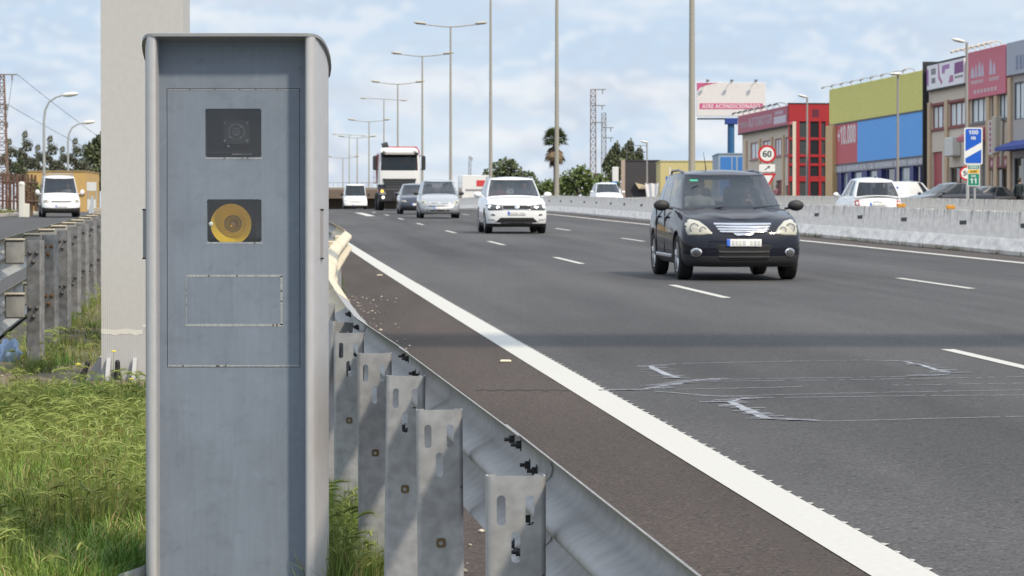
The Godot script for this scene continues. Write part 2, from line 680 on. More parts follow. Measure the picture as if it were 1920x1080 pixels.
	for q in [29.0, 46.3, 64.5, 83.0, 102.5, 120.0, 137.0, 154.0]:
		strip(mb, 3.84, 3.96, q - 2.5, q + 2.5, 0.0045, 1.3)
	structure("lane_dash_road_marking", mb, white)
	mb = MB.new()
	strip(mb, -1.1, -0.7, 146.0, 165.0, 0.0045, 2.0)
	for k in 7:
		var t := k / 7.0
		var dd := 152.0 + 22.0 * t
		strip(mb, -4.9 + 1.4 * t * t, -4.3 + 1.4 * t * t, dd, dd + 3.3, 0.0045, 2.0)
	structure("exit_road_marking", mb, white)

	# survey marks sprayed on the carriageway
	mb = MB.new()
	var chalk := mat(0.40, 0.425, 0.48, 0.9, 0, noise_tex("chalk", 256, 0.12, FastNoiseLite.TYPE_SIMPLEX, 3, 0.45, 1.0, 2.6), 3.0)
	var marks := [
		[[222, 297, 3], [280, 296, 5], [300, 312, 6], [345, 332, 6], [405, 351, 7], [430, 350, 3]],
		[[280, 295, 2], [450, 285, 2], [730, 280, 1.2], [1040, 273, 1.2], [1220, 271, 1.6], [1380, 275, 4], [1460, 290, 5], [1530, 312, 5], [1600, 328, 6], [1630, 326, 2]],
		[[1600, 330, 3], [1500, 339, 2.5], [1300, 345, 1.2], [900, 352, 1.5], [600, 356, 3], [500, 360, 7], [400, 374, 7], [330, 386, 4], [240, 402, 4], [160, 400, 6], [115, 405, 3]],
		[[345, 382, 4], [500, 360, 5], [560, 352, 2.5]], [[520, 366, 1.5], [1000, 360, 1.2], [1500, 352, 1], [1920, 344, 1.2]],
		[[300, 408, 3], [420, 418, 2], [560, 430, 2.5], [760, 436, 2], [820, 437, 1.3]], [[480, 429, 3], [700, 428, 2], [1000, 420, 1.6], [1350, 413, 1.4], [1920, 402, 1.5]],
		[[870, 437, 1.6], [1300, 430, 1.2], [1920, 425, 1.4]], [[400, 400, 1], [700, 394, 1.5], [950, 388, 1]], [[1320, 382, 1], [1920, 373, 1]],
		[[520, 457, 3], [630, 454, 5], [700, 438, 5], [820, 436, 3]], [[630, 454, 6], [680, 478, 8], [740, 505, 9], [790, 528, 10], [850, 530, 4], [1000, 539, 2.5], [1100, 540, 2.2], [1500, 529, 1.4], [1920, 519, 1.8]],
	]
	for m in marks:
		var pts := []
		for k in m.size() - 1:
			var n := maxi(2, int(absf(m[k + 1][0] - m[k][0]) / 26.0))
			for j in n + (1 if k == m.size() - 2 else 0):
				var t := float(j) / n
				pts.append([lerpf(m[k][0], m[k + 1][0], t), lerpf(m[k][1], m[k + 1][1], t) + rng.randf_range(-0.7, 0.7), lerpf(m[k][2], m[k + 1][2], t) * rng.randf_range(0.6, 1.3)])
		for k in pts.size() - 1:
			if pts[k][2] < 1.5 and rng.randf() < 0.16:
				continue
			var g := []
			for a in [pts[k], pts[k + 1]]:
				var px: float = 1100 + a[0] / 2.341
				var py: float = 560 + a[1] / 2.341
				var dd: float = FOCAL * EYE / (py - 347.0)
				g.append(Vector3((px - 960) / FOCAL * dd, gnd(dd) + 0.004, -dd))
			var dir: Vector3 = (g[1] - g[0]).normalized()
			var sd := dir.cross(Vector3.UP).normalized()
			var w0: float = maxf(0.012, 0.0036 * pts[k][2] + 0.0001 * pts[k][2] * pts[k][2])
			var w1: float = maxf(0.012, 0.0036 * pts[k + 1][2] + 0.0001 * pts[k + 1][2] * pts[k + 1][2])
			if absf(dir.z) > 0.5 and pts[k][2] > 3.0:      # ragged streaks beside the thick strokes
				for j in 4:
					var c: Vector3 = g[0].lerp(g[1], rng.randf()) + Vector3(rng.randf_range(-0.09, 0.09), 0.0006 * (j + 1), 0)
					var l := rng.randf_range(0.03, 0.09)
					var t := rng.randf_range(0.006, 0.02)
					mb.quad(c + Vector3(-l, 0, t), c + Vector3(l, 0, t), c + Vector3(l, 0, -t), c + Vector3(-l, 0, -t))
			var q := [g[0] - sd * w0, g[1] - sd * w1, g[1] + sd * w1, g[0] + sd * w0]
			mb.quad(q[0], q[1], q[2], q[3])
	structure("survey_road_marking", mb, chalk)
	# a sealed joint across the shoulder
	mb = MB.new()
	for k in 20:
		var x0 := lerpf(-0.25, 0.42, k / 20.0)
		var x1 := lerpf(-0.25, 0.42, (k + 1) / 20.0)
		var z := 22.1 + 0.06 * sin(k * 1.7)
		mb.quad(Vector3(x0, gnd(z) + 0.003, -z), Vector3(x1, gnd(z) + 0.003, -z), Vector3(x1, gnd(z) + 0.003, -z - 0.07), Vector3(x0, gnd(z) + 0.003, -z - 0.07))
	structure("crack_road_joint", mb, mat(0.03, 0.028, 0.026, 0.8))
	# cream road studs
	for q in [[948, 679, "nearer cream road stud on the brown shoulder beside the white line"], [712, 517, "farther cream road stud on the brown shoulder, small and near the guardrail bend"]]:
		var dd: float = FOCAL * EYE / (q[1] - 347.0)
		mb = MB.new()
		mb.box(Vector3(0, 0.009, 0), Vector3(0.09, 0.018, 0.1), 0.006)
		var o := part("road_stud", mb, mat(0.72, 0.64, 0.47, 0.5), self)
		o.position = Vector3((q[0] - 960) / FOCAL * dd, gnd(dd), -dd)
		tag(o, q[2], "road stud")
	# gravel along the edge of the shoulder
	mb = MB.new()
	for k in 420:
		var dd := 9.0 + 32.0 * pow(rng.randf(), 1.2)
		var x := tab(rail_x, dd) + 0.05 + absf(rng.randfn(0, 0.28))
		var s := rng.randf_range(0.004, 0.013) * (1.7 if rng.randf() < 0.1 else 1.0)
		mb.col = Color(0.5, 0.45, 0.38) * rng.randf_range(0.35, 1.15)
		mb.ball(Vector3(x, gnd(dd) + s * 0.5, -dd), Vector3(s * 1.3, s * 0.8, s), 5, 3, Basis(Vector3.UP, rng.randf() * 6))
	for k in 160:
		var dd := 22.5 + 5.0 * rng.randf()
		var x := rng.randf_range(-4.2, -1.6)
		var s := rng.randf_range(0.005, 0.016)
		mb.col = Color(0.5, 0.43, 0.36) * rng.randf_range(0.4, 1.1)
		mb.ball(Vector3(x, gnd(dd) + 0.03 + s * 0.4, -dd), Vector3(s * 1.3, s * 0.6, s), 5, 3, Basis(Vector3.UP, rng.randf() * 6))
	stuff("gravel", "loose pale gravel along the edge of the shoulder and on bare soil", "gravel", mb, tinted(mat(1, 1, 1, 0.9)))

func asphalt_tex() -> ImageTexture:
	var a := FastNoiseLite.new()
	a.seed = 21
	a.noise_type = FastNoiseLite.TYPE_CELLULAR
	a.cellular_return_type = FastNoiseLite.RETURN_CELL_VALUE
	a.frequency = 0.16
	a.fractal_type = FastNoiseLite.FRACTAL_NONE
	var b := FastNoiseLite.new()
	b.seed = 9
	b.noise_type = FastNoiseLite.TYPE_VALUE
	b.frequency = 0.4
	b.fractal_octaves = 2
	var ia := a.get_seamless_image(1024, 1024)
	var ib := b.get_seamless_image(1024, 1024)
	ia.convert(Image.FORMAT_L8)
	ib.convert(Image.FORMAT_L8)
	var da := ia.get_data()
	var db := ib.get_data()
	for k in da.size():
		var x := da[k] / 255.0
		var t := 0.50 + 0.22 * x + 0.22 * (db[k] / 255.0 - 0.5) * 2.0
		if x > 0.93:
			t += 0.28
		elif x < 0.12:
			t -= 0.16
		da[k] = int(255 * pow(clampf(t, 0.02, 1), 1 / 2.2))
	return ImageTexture.create_from_image(Image.create_from_data(1024, 1024, false, Image.FORMAT_L8, da))

# ---------------------------------------------------------------- concrete barriers
func stain_tex() -> ImageTexture:
	var W := 1024
	var H := 256
	var im := Image.create(W, H, false, Image.FORMAT_RGB8)
	var f := FastNoiseLite.new()
	f.seed = 77
	f.fractal_octaves = 5
	f.frequency = 0.02
	var r := RandomNumberGenerator.new()
	r.seed = 12
	var drip := PackedFloat32Array()
	var dark := PackedFloat32Array()
	for x in W:
		drip.append(maxf(0.0, f.get_noise_2d(x * 3.4, 400)) * 1.9 + (0.3 + r.randf() * 0.9 if r.randf() < 0.05 else 0.0))
		dark.append(0.5 + 0.8 * f.get_noise_2d(x * 5.0, 900))
	for y in H:
		var v := 1.0 - float(y) / H                # 0 at the foot, 1 at the top
		for x in W:
			var n := f.get_noise_2d(x, y)
			var k := 0.90 + 0.16 * n
			var depth := 1.0 - v
			var q := clampf(1.0 - depth / (drip[x] * 0.55 + 0.02), 0, 1) * clampf(dark[x] + 0.25, 0, 1)
			k *= 1.0 - 0.78 * q
			if v > 0.95:
				k *= 0.62 + 0.5 * n
			if v < 0.42:
				var s := smoothstep(0.42, 0.3, v)
				k *= 1.0 - s * clampf(0.10 + 0.28 * f.get_noise_2d(x * 0.5 + y * 0.5, y * 0.5 + 300), 0, 0.4)
			if v < 0.06:
				k *= 0.7
			im.set_pixel(x, y, Color(k, k * 0.975, k * 0.945).linear_to_srgb())
	return ImageTexture.create_from_image(im)

func barriers() -> void:
	var m := StandardMaterial3D.new()
	m.albedo_texture = stain_tex()
	m.albedo_color = lin(0.86, 0.82, 0.77)
	m.roughness = 0.9
	
	var pale := m.duplicate()
	pale.albedo_color = lin(0.82, 0.77, 0.69)
	var prof := [[-0.30, 0.0], [-0.30, 0.08], [-0.13, 0.33], [-0.08, 0.86], [-0.06, 0.88], [0.06, 0.88], [0.08, 0.86], [0.13, 0.33], [0.30, 0.08], [0.30, 0.0]]
	var vs := [0.0, 0.06, 0.38, 0.94, 1.0, 1.0, 0.94, 0.38, 0.06, 0.0]
	var dark := mat(0.012, 0.012, 0.012, 0.5)
	var plan := [
		["concrete_barrier", "stained pale concrete median barrier with black drain slots, nearest the traffic", 9.75, 44.0, 330.0, m, true],
		["concrete_barrier", "plain concrete barrier behind the far carriageway, in front of the shops", 21.8, 84.0, 330.0, pale, false]]
	for q in plan:
		var o := thing(q[0], q[1], "barrier", on_road(q[2], q[3]))
		var d: float = q[3]
		var k := 0
		while d < q[4]:
			var L := 6.0
			var a := on_road(q[2], d)
			var b := on_road(q[2], d + L - 0.005)
			var mb := MB.new()
			var side := (b - a).cross(Vector3.UP).normalized()
			for i in prof.size() - 1:
				var p0: Vector3 = side * prof[i][0] + Vector3(0, prof[i][1], 0)
				var p1: Vector3 = side * prof[i + 1][0] + Vector3(0, prof[i + 1][1], 0)
				var u0 := fposmod(k * 0.371, 1.0)
				mb.quad(b + p0 - o.position, a + p0 - o.position, a + p1 - o.position, b + p1 - o.position)
				var at := mb.u.size() - 6
				var uv := [Vector2(u0 + 0.5, vs[i]), Vector2(u0, vs[i + 1]), Vector2(u0, vs[i]), Vector2(u0 + 0.5, vs[i]), Vector2(u0 + 0.5, vs[i + 1]), Vector2(u0, vs[i + 1])]
				for j in 6:
					mb.u[at + j] = Vector2(uv[j].x, 1 - uv[j].y)
			for e in [a, b]:
				var c := []
				for i in prof.size():
					c.append(e + side * prof[i][0] + Vector3(0, prof[i][1], 0) - o.position)
				for i in prof.size() - 1:
					mb.tri(e + Vector3(0, 0.2, 0) - o.position, c[i], c[i + 1])
			part("barrier_segment", mb, q[5], o)
			if q[6] and d < 190.0:
				mb = MB.new()
				var s := on_road(q[2], d + 2.2 + 0.4 * (k % 2)) - o.position
				mb.box(s - side * 0.103 + Vector3(0, 0.6, 0), Vector3(0.03, 0.09, 0.62), 0.004, Basis(side, Vector3.UP, side.cross(Vector3.UP)))
				part("drain_slot", mb, dark, o)
			k += 1
			d += L
	# amber reflectors standing on the median barrier
	for q in [[1690.0, "amber reflector on the median barrier top, just right of the small white hatchback"], [1782.0, "amber reflector on the median barrier top, below the blue countdown sign"]]:
		var d := meet(q[0], 9.75)
		var mb := MB.new()
		mb.box(Vector3(0, 0.045, 0), Vector3(0.2, 0.09, 0.05), 0.012)
		var o := part("reflector", mb, mat(0.55, 0.25, 0.03, 0.35), self)
		o.position = on_road(9.75, d, 0.88)
		tag(o, q[1], "reflector", "amber reflectors on the barrier")

# ---------------------------------------------------------------- guardrails
const WPROF := [[0.0, 0.0], [0.006, 0.010], [0.060, 0.048], [0.076, 0.062], [0.081, 0.080], [0.076, 0.098], [0.060, 0.112], [0.016, 0.134], [0.004, 0.144], [0.0, 0.155], [0.004, 0.166], [0.016, 0.176], [0.060, 0.198], [0.076, 0.212], [0.081, 0.230], [0.076, 0.248], [0.060, 0.262], [0.006, 0.300], [0.0, 0.310]]

func w_beam(mb: MB, path: Callable, a: float, b: float, step: float, out: float) -> void:
	var n := maxi(2, int(ceil((b - a) / step)))
	var front := []
	var back := []
	for k in n + 1:
		var d := lerpf(a, b, float(k) / n)
		var p: Vector3 = path.call(d)
		var side: Vector3 = (path.call(d + 0.3) - path.call(d - 0.3)).cross(Vector3.UP).normalized()
		var f := PackedVector3Array()
		var g := PackedVector3Array()
		for w in WPROF:
			f.append(p + side * (w[0] + out) + Vector3(0, w[1], 0))
			g.append(p + side * (w[0] + out - 0.004) + Vector3(0, w[1], 0))
		front.append(f)
		g.reverse()
		back.append(g)
	mb.grid(front)
	mb.grid(back)
	var m := WPROF.size() - 1
	for k in n:
		mb.quad(front[k][m], front[k + 1][m], back[k + 1][0], back[k][0])
		mb.quad(front[k + 1][0], front[k][0], back[k][m], back[k + 1][m])
	for k in [0, n]:
		for i in m:
			mb.quad(front[k][i], front[k][i + 1], back[k][m - i - 1], back[k][m - i])

# a cold-formed C post, web towards the eye (+z), top at y = h
func c_post(h: float, w: float, dep: float, slots: bool) -> ArrayMesh:
	var mb := MB.new()
	var r := 0.011
	var x := w / 2
	var holes := []
	if slots:
		holes = [round_rect(-x * 0.66, h - 0.104, -x * 0.36, h - 0.040, 0.009), round_rect(x * 0.30, h - 0.104, x * 0.60, h - 0.040, 0.009), round_rect(-x * 0.17, h - 0.182, x * 0.13, h - 0.116, 0.009)]
	mb.plate(rect2(-x + r, -0.3, x - r, h), holes, -0.004, 0.0)
	for s in [-1.0, 1.0]:
		var line := [Vector2(x - r, 0)]
		for k in range(1, 6):
			var g := PI / 2 * k / 5
			line.append(Vector2(x - r + sin(g) * r, -r + cos(g) * r))
		line.append(Vector2(x, -dep + 0.008))
		line.append(Vector2(x - 0.006, -dep))
		line.append(Vector2(x - 0.022, -dep))
		for t in [0.0, 0.004]:
			var rows := []
			for y in [-0.3, h]:
				var row := PackedVector3Array()
				for k in line.size():
					var p: Vector2 = line[k]
					var q: Vector2 = (line[mini(k + 1, line.size() - 1)] - line[maxi(k - 1, 0)]).normalized()
					p += Vector2(q.y, -q.x) * t
					row.append(Vector3(s * p.x, y, p.y))
				if s * (0.5 - t) > 0 and t == 0.0 or t > 0 and s < 0:
					row.reverse()
				rows.append(row)
			mb.grid(rows)
		for k in line.size() - 1:
			var a: Vector2 = line[k]
			var b: Vector2 = line[k + 1]
			var q := (b - a).normalized()
			var o := Vector2(q.y, -q.x) * 0.004
			mb.quad(Vector3(s * a.x, h, a.y), Vector3(s * b.x, h, b.y), Vector3(s * (b + o).x, h, (b + o).y), Vector3(s * (a + o).x, h, (a + o).y))
	return mb.mesh()

func hex_bolt(mb: MB, p: Vector3, ax: Vector3, r: float, l: float) -> void:
	mb.tube(p, p + ax * l, r, r, 6)
	mb.tube(p + ax * l, p + ax * (l * 1.9), r * 0.5, r * 0.5, 6)
	mb.tube(p, p + ax * (l * 0.2), r * 1.5, r * 1.5, 10)

func guardrails() -> void:
	var spang := noise_tex("galvanised", 512, 0.022, FastNoiseLite.TYPE_SIMPLEX, 6, 0.74, 1.0, 1.3)
	var galv := mat(0.39, 0.395, 0.41, 0.5, 0.4, spang, 1.3)
	var beam := mat(0.33, 0.33, 0.335, 0.6, 0.15, spang, 0.9)
	var cream_rail := mat(0.66, 0.585, 0.44, 0.75, 0.05, spang, 0.8)  # paler cream tone for the farther panels and their spacers
	var steel := mat(0.035, 0.036, 0.04, 0.45, 0.5)
	var path := func(d: float) -> Vector3: return Vector3(tab(rail_x, d), gnd(d) + 0.525, -d)
	var o := thing("guardrail", "galvanised guardrail with slotted posts running along the brown shoulder, beside the grey cabinet", "guardrail", Vector3(0, 0, -6.7))
	var at := -o.position
	var cuts := [2.0, 4.05, 7.65, 11.4, 15.2, 17.9, 21.9, 25.9, 30.0, 34.0, 38.0, 42.0, 50.0, 60.0, 76.0]
	for k in cuts.size() - 1:
		var mb := MB.new()
		mb.xf = Transform3D(Basis(), at)
		w_beam(mb, path, cuts[k] - (0.17 if k else 0.0), cuts[k + 1] + 0.17, 0.35 if cuts[k] < 45 else 2.0, 0.005 * (k % 2))
		part("rail_panel", mb, cream_rail if k >= 5 and k < 12 else beam, o)
	for k in range(1, 5):
		var d: float = cuts[k]
		for y in [0.028, 0.09, 0.22, 0.282]:
			for e in [-0.1, 0.06]:
				var mb := MB.new()
				mb.xf = Transform3D(Basis(), at)
				hex_bolt(mb, path.call(d + e) + Vector3(0.012 if absf(y - 0.155) > 0.1 else 0.05, y, 0), Vector3(-1, 0, 0.06), 0.0105, 0.013)
				part("bolt", mb, steel, o)
	var posts := [6.7, 8.68, 10.22, 11.6, 13.2, 16.5, 18.6, 20.6, 24.0, 28.0, 32.0, 36.0, 40.0]
	var pm := c_post(0.81, 0.125, 0.062, true)
	pm.surface_set_material(0, galv)
	for k in posts.size():
		var d: float = posts[k]
		var p := Vector3(tab(rail_x, d) - 0.083, gnd(d), -d)
		if k > 4:
			p.x -= 0.02
		var q := same("post", pm, o, Transform3D(Basis(Vector3.UP, 0.05 + 0.02 * sin(k * 3.0)) * Basis(Vector3.BACK, 0.012 * sin(k * 2.3)), p + at))
		if k < 5:
			var mb := MB.new()
			hex_bolt(mb, Vector3(0.058, 0.60, -0.018), Vector3(-1, 0, 0), 0.012, 0.018)
			part("post_bolt", mb, steel, q)
			if k > 0:
				mb = MB.new()
				mb.plate(round_rect(-0.012, 0.436, 0.014, 0.462, 0.008), [disc2(0, 0.448, 0.006, 8)], 0.0005, 0.002)
				part("rust_spot", mb, mat(0.12, 0.085, 0.04, 0.9), q)
	# one post knocked askew behind the others
	var bent := same("post", pm, o, Transform3D(Basis(Vector3.BACK, -0.10) * Basis(Vector3.UP, 0.75), Vector3(tab(rail_x, 14.8) - 0.11, gnd(14.8) - 0.02, -14.8) + at))
	bent.set_meta("label", "bent post leaning to the right")
	# spacers behind the far cream panels
	for d in [24.0, 28.0, 32.0, 36.0, 40.0]:
		var mb := MB.new()
		mb.box(Vector3(tab(rail_x, d) - 0.05, gnd(d) + 0.69, -d) + at, Vector3(0.14, 0.2, 0.12), 0.01)
		part("spacer", mb, cream_rail, o)

	# two-rail guardrail on the left
	o = thing("guardrail", "weathered two-rail guardrail with tall close-set posts, left of the cream gantry column", "guardrail", Vector3(-4, 0, -25))
	at = -o.position
	var up := func(d: float) -> Vector3: return Vector3(tab(left_rail_x, d) + 0.04, gnd(d) + 0.70, -d)
	var down := func(d: float) -> Vector3: return Vector3(tab(left_rail_x, d) + 0.04, gnd(d) + 0.29, -d)
	var flip := func(mb: MB, pth: Callable, a: float, b: float) -> void:
		# the beam faces the side road: mirror it by sweeping the other way
		w_beam(mb, func(t: float) -> Vector3: return pth.call(a + b - t), a, b, 0.5 if b < 60 else 3.0, 0.0)
	var old := mat(0.37, 0.37, 0.355, 0.6, 0.35, spang, 0.8)
	var tops := mat(0.56, 0.50, 0.40, 0.8, 0.0, spang, 1.2)
	for a in [16.0, 20.0, 24.0, 28.0, 32.0, 36.0, 40.0, 44.0, 48.0, 60.0, 90.0]:
		var b: float = a + (4.0 if a < 48 else 12.0 if a < 60 else 30.0 if a < 90 else 41.0)
		for pth in [up, down]:
			var mb := MB.new()
			mb.xf = Transform3D(Basis(), at)
			flip.call(mb, pth, a, b)
			part("rail_panel", mb, old, o)
	var lm := c_post(0.99, 0.125, 0.075, false)
	var worn := mat(0.31, 0.31, 0.315, 0.6, 0.4, noise_tex("weathered", 512, 0.02, FastNoiseLite.TYPE_SIMPLEX, 6, 0.6, 1.0, 1.5), 0.9)
	lm.surface_set_material(0, worn)
	var bm := MB.new()
	bm.ball(Vector3.ZERO, Vector3(0.019, 0.019, 0.016), 8, 5)
	var ball := bm.mesh(mat(0.10, 0.10, 0.105, 0.5, 0.5))
	var rusty := bm.mesh(mat(0.14, 0.075, 0.03, 0.85))
	var sp := MB.new()
	sp.box(Vector3(-0.145, 0, -0.04), Vector3(0.155, 0.185, 0.09), 0.012)
	var spm := sp.mesh(old)
	var spt := MB.new()
	spt.box(Vector3(-0.15, 0.1, -0.05), Vector3(0.17, 0.016, 0.14), 0.004)
	var sptm := spt.mesh(tops)
	var d := 25.0
	var k := 0
	while d < 60.0:
		var p := Vector3(tab(left_rail_x, d) + 0.26, gnd(d), -d) + at
		var q := same("post", lm, o, Transform3D(Basis(Vector3.UP, -0.34) * Basis(Vector3.BACK, 0.01 * sin(k * 1.9)), p))
		if d < 42:
			for y in [0.86, 0.43]:
				for e in [[-0.03, 0.03], [0.03, 0.03], [0.0, -0.04]]:
					same("bolt", rusty if k == 1 else ball, q, Transform3D(Basis(), Vector3(e[0], y + e[1], 0.004)))
		for y in [0.895, 0.47]:
			same("spacer", spm, o, Transform3D(Basis(Vector3.UP, 0.12), p + Vector3(0, y, 0)))
			same("spacer_top", sptm, o, Transform3D(Basis(Vector3.UP, 0.12), p + Vector3(0, y, 0)))
		d += 2.75
		k += 1
# ---------------------------------------------------------------- the speed camera cabinet
func cabinet_tex() -> ImageTexture:
	# weathered paint: run-off streaks, scuffs and dull blotches over two metres
	var f := FastNoiseLite.new()
	f.seed = 91
	f.frequency = 0.01
	f.fractal_octaves = 5
	var im := Image.create(1024, 1024, false, Image.FORMAT_L8)
	for y in 1024:
		for x in 1024:
			var k := 0.90 + 0.10 * f.get_noise_2d(x * 0.8, y * 0.5) + 0.05 * f.get_noise_2d(x * 9.0, y * 0.5 + 700) + 0.04 * f.get_noise_2d(x * 6.0, y * 6.0)
			var s := f.get_noise_2d(x * 3.0 + y * 2.2 + 3000, y * 1.2 - x * 0.6)
			k -= 0.16 * smoothstep(0.42, 0.75, s)
			k += 0.08 * smoothstep(0.42, 0.7, -s)
			k -= 0.07 * smoothstep(0.15, 0.5, f.get_noise_2d(x * 0.9 + 5000, y * 1.6))
			im.set_pixel(x, y, Color(k, k, k).linear_to_srgb())
	return ImageTexture.create_from_image(im)

func cabinet() -> void:
	var o := thing("speed_camera_cabinet", "tall grey metal speed camera cabinet with two dark windows, standing at the roadside", "speed camera", Vector3(-0.949, gnd(10.8), -10.8))
	var dirt := cabinet_tex()
	var grain := noise_tex("brushed", 512, 0.02, FastNoiseLite.TYPE_SIMPLEX, 6, 0.92, 1.0, 1.2)
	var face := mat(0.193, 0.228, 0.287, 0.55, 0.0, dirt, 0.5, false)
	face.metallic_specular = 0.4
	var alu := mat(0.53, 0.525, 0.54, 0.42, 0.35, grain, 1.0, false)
	var side := mat(0.36, 0.345, 0.35, 0.5, 0.2, grain, 1.0, false)  # darker tone paints in the shade on the left side panel
	var black := mat(0.012, 0.012, 0.013, 0.6)
	var chalk := tinted(mat(0.33, 0.355, 0.37, 0.9))
	var drop := func(z: float) -> float: return 0.075 * pow(clampf(-z / 0.32, 0, 2.0), 1.25)
	# side shells: rounded front lips that flare out to the back
	var plan := [[0.250, -0.092], [0.250, -0.014], [0.2525, -0.006], [0.257, -0.0015], [0.263, 0.0], [0.272, -0.0015], [0.279, -0.006], [0.284, -0.015], [0.2865, -0.03], [0.287, -0.036], [0.2885, -0.037], [0.296, -0.08], [0.305, -0.15], [0.311, -0.23], [0.312, -0.32], [0.304, -0.42], [0.28, -0.50], [0.22, -0.545], [0.0, -0.55]]
	for s in [-1.0, 1.0]:
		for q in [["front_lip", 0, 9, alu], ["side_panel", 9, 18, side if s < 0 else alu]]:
			var rows := []
			for t in [0.0, 0.25, 0.5, 0.75, 1.0]:
				var row := PackedVector3Array()
				for k in range(q[1], q[2] + 1):
					var z: float = plan[k][1]
					row.append(Vector3(s * plan[k][0], t * (1.922 - drop.call(z)), z))
				rows.append(row)
			var mb := MB.new()
			mb.grid(rows)
			part(q[0], mb, q[3], o)
		# latch let into the side
		var mb := MB.new()
		mb.box(Vector3(s * 0.2985, 1.255, -0.115), Vector3(0.012, 0.165, 0.05), 0.002, Basis(Vector3.UP, s * 0.13))
		part("side_latch", mb, mat(0.26, 0.26, 0.275, 0.5, 0.1), o)
		mb = MB.new()
		for y in [1.338, 1.172]:
			mb.box(Vector3(s * 0.2985, y, -0.115), Vector3(0.0145, 0.005, 0.053), 0.0, Basis(Vector3.UP, s * 0.13))
		part("latch_gap", mb, black, o)
	# sloping cap that overhangs the sides
	var cp := [[0.0, 0.006], [0.15, 0.006], [0.262, 0.004], [0.278, -0.004], [0.292, -0.025], [0.304, -0.065], [0.313, -0.12], [0.319, -0.19], [0.322, -0.27], [0.320, -0.36], [0.311, -0.44], [0.28, -0.52], [0.2, -0.57], [0.0, -0.575]]
	var mb := MB.new()
	var top := []
	for yy in [1.933, 1.921]:
		var rows := []
		for t in [0.0, 0.5, 0.97, 1.0]:
			var row := PackedVector3Array()
			for s in [1.0, -1.0]:
				for k in range(cp.size()):
					var q: Array = cp[k if s > 0 else cp.size() - 1 - k]
					row.append(Vector3(s * q[0] * t, yy - drop.call(q[1] * t - 0.2 * (1 - t)) - (0.002 if t == 1.0 and yy > 1.93 else 0.0), q[1] * t - 0.25 * (1 - t)))
			rows.append(row)
		if yy < 1.93:
			for row in rows:
				row.reverse()
		mb.grid(rows)
		top.append(rows[3])
	var n: int = top[0].size()
	for k in n - 1:
		mb.quad(top[0][k], top[1][n - 1 - k], top[1][n - 2 - k], top[0][k + 1])
	part("cap", mb, mat(0.30, 0.305, 0.32, 0.45, 0.3, grain, 1.0, false), o)
	# recessed front: frame, door with two window openings
	mb = MB.new()
	mb.plate(rect2(-0.25, -0.05, 0.25, 1.915), [rect2(-0.2245, 0.8015, 0.2285, 1.7495)], -0.1, -0.084)
	var w1 := round_rect(-0.0935, 1.516, 0.097, 1.681, 0.007)
	var w2 := round_rect(-0.088, 1.228, 0.097, 1.373, 0.007)
	mb.plate(rect2(-0.2245, 0.8015, 0.2285, 1.7495), [w1, w2], -0.104, -0.098)
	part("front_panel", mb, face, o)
	mb = MB.new()
	mb.plate(rect2(-0.2225, 0.8035, 0.2265, 1.7475), [w1, w2], -0.097, -0.0835)
	var door := part("door", mb, face, o)
	mb = MB.new()                                      # worn paint along the edges
	var rng := RandomNumberGenerator.new()
	rng.seed = 8
	var pen := [mb]
	var rub := func(x0: float, x1: float, y: float, w: float, vert: bool) -> void:
		var n2 := int((x1 - x0) / 0.006)
		for k in n2:
			var a := lerpf(x0, x1, float(k) / n2)
			var b := lerpf(x0, x1, (k + 1.0) / n2)
			var h := w * rng.randf_range(0.7, 1.1)
			pen[0].col = Color(1, 1, 1) * rng.randf_range(0.8, 1.0)
			if rng.randf() < 0.05:
				pen[0].col = Color(0.35, 0.28, 0.2)
			if vert:
				pen[0].quad(Vector3(y - h / 2, a, -0.0828), Vector3(y + h / 2, a, -0.0828), Vector3(y + h / 2, b, -0.0828), Vector3(y - h / 2, b, -0.0828))
			else:
				pen[0].quad(Vector3(a, y - h / 2, -0.0828), Vector3(b, y - h / 2, -0.0828), Vector3(b, y + h / 2, -0.0828), Vector3(a, y + h / 2, -0.0828))
	rub.call(-0.158, 0.168, 1.113, 0.0085, false)
	rub.call(-0.162, 0.170, 0.945, 0.0095, false)
	rub.call(0.945, 1.113, 0.165, 0.0085, true)
	rub.call(0.95, 1.11, -0.159, 0.0022, true)
	part("label_residue", mb, chalk, door)
	mb = MB.new()
	pen[0] = mb
	rub.call(-0.097, 0.101, 1.5125, 0.0048, false)
	rub.call(-0.093, 0.101, 1.2245, 0.0055, false)
	rub.call(-0.222, 0.226, 0.8065, 0.006, false)
	rub.call(-0.222, 0.226, 1.7455, 0.003, false)
	part("worn_edge", mb, chalk, door)
	for q in [[-0.0935, 1.516, 0.097, 1.681], [-0.088, 1.228, 0.097, 1.373]]:
		var pit := MB.new()                            # the box behind the pane
		var z := -0.28
		var a := Vector3(q[0] - 0.004, q[1] - 0.004, z)
		var b := Vector3(q[2] + 0.004, q[3] + 0.004, -0.0975)
		pit.quad(a, Vector3(b.x, a.y, z), Vector3(b.x, b.y, z), Vector3(a.x, b.y, z))
		pit.quad(Vector3(a.x, a.y, b.z), Vector3(b.x, a.y, b.z), Vector3(b.x, a.y, z), a)
		pit.quad(Vector3(a.x, b.y, z), Vector3(b.x, b.y, z), b, Vector3(a.x, b.y, b.z))
		pit.quad(Vector3(a.x, a.y, b.z), a, Vector3(a.x, b.y, z), Vector3(a.x, b.y, b.z))
		pit.quad(Vector3(b.x, a.y, z), Vector3(b.x, a.y, b.z), b, Vector3(b.x, b.y, z))
		part("window_box", pit, mat(0.032, 0.030, 0.032, 0.7), o)
		var pane := MB.new()
		pane.box(Vector3((a.x + b.x) / 2, (a.y + b.y) / 2, -0.0925), Vector3(b.x - a.x - 0.008, b.y - a.y - 0.008, 0.003))
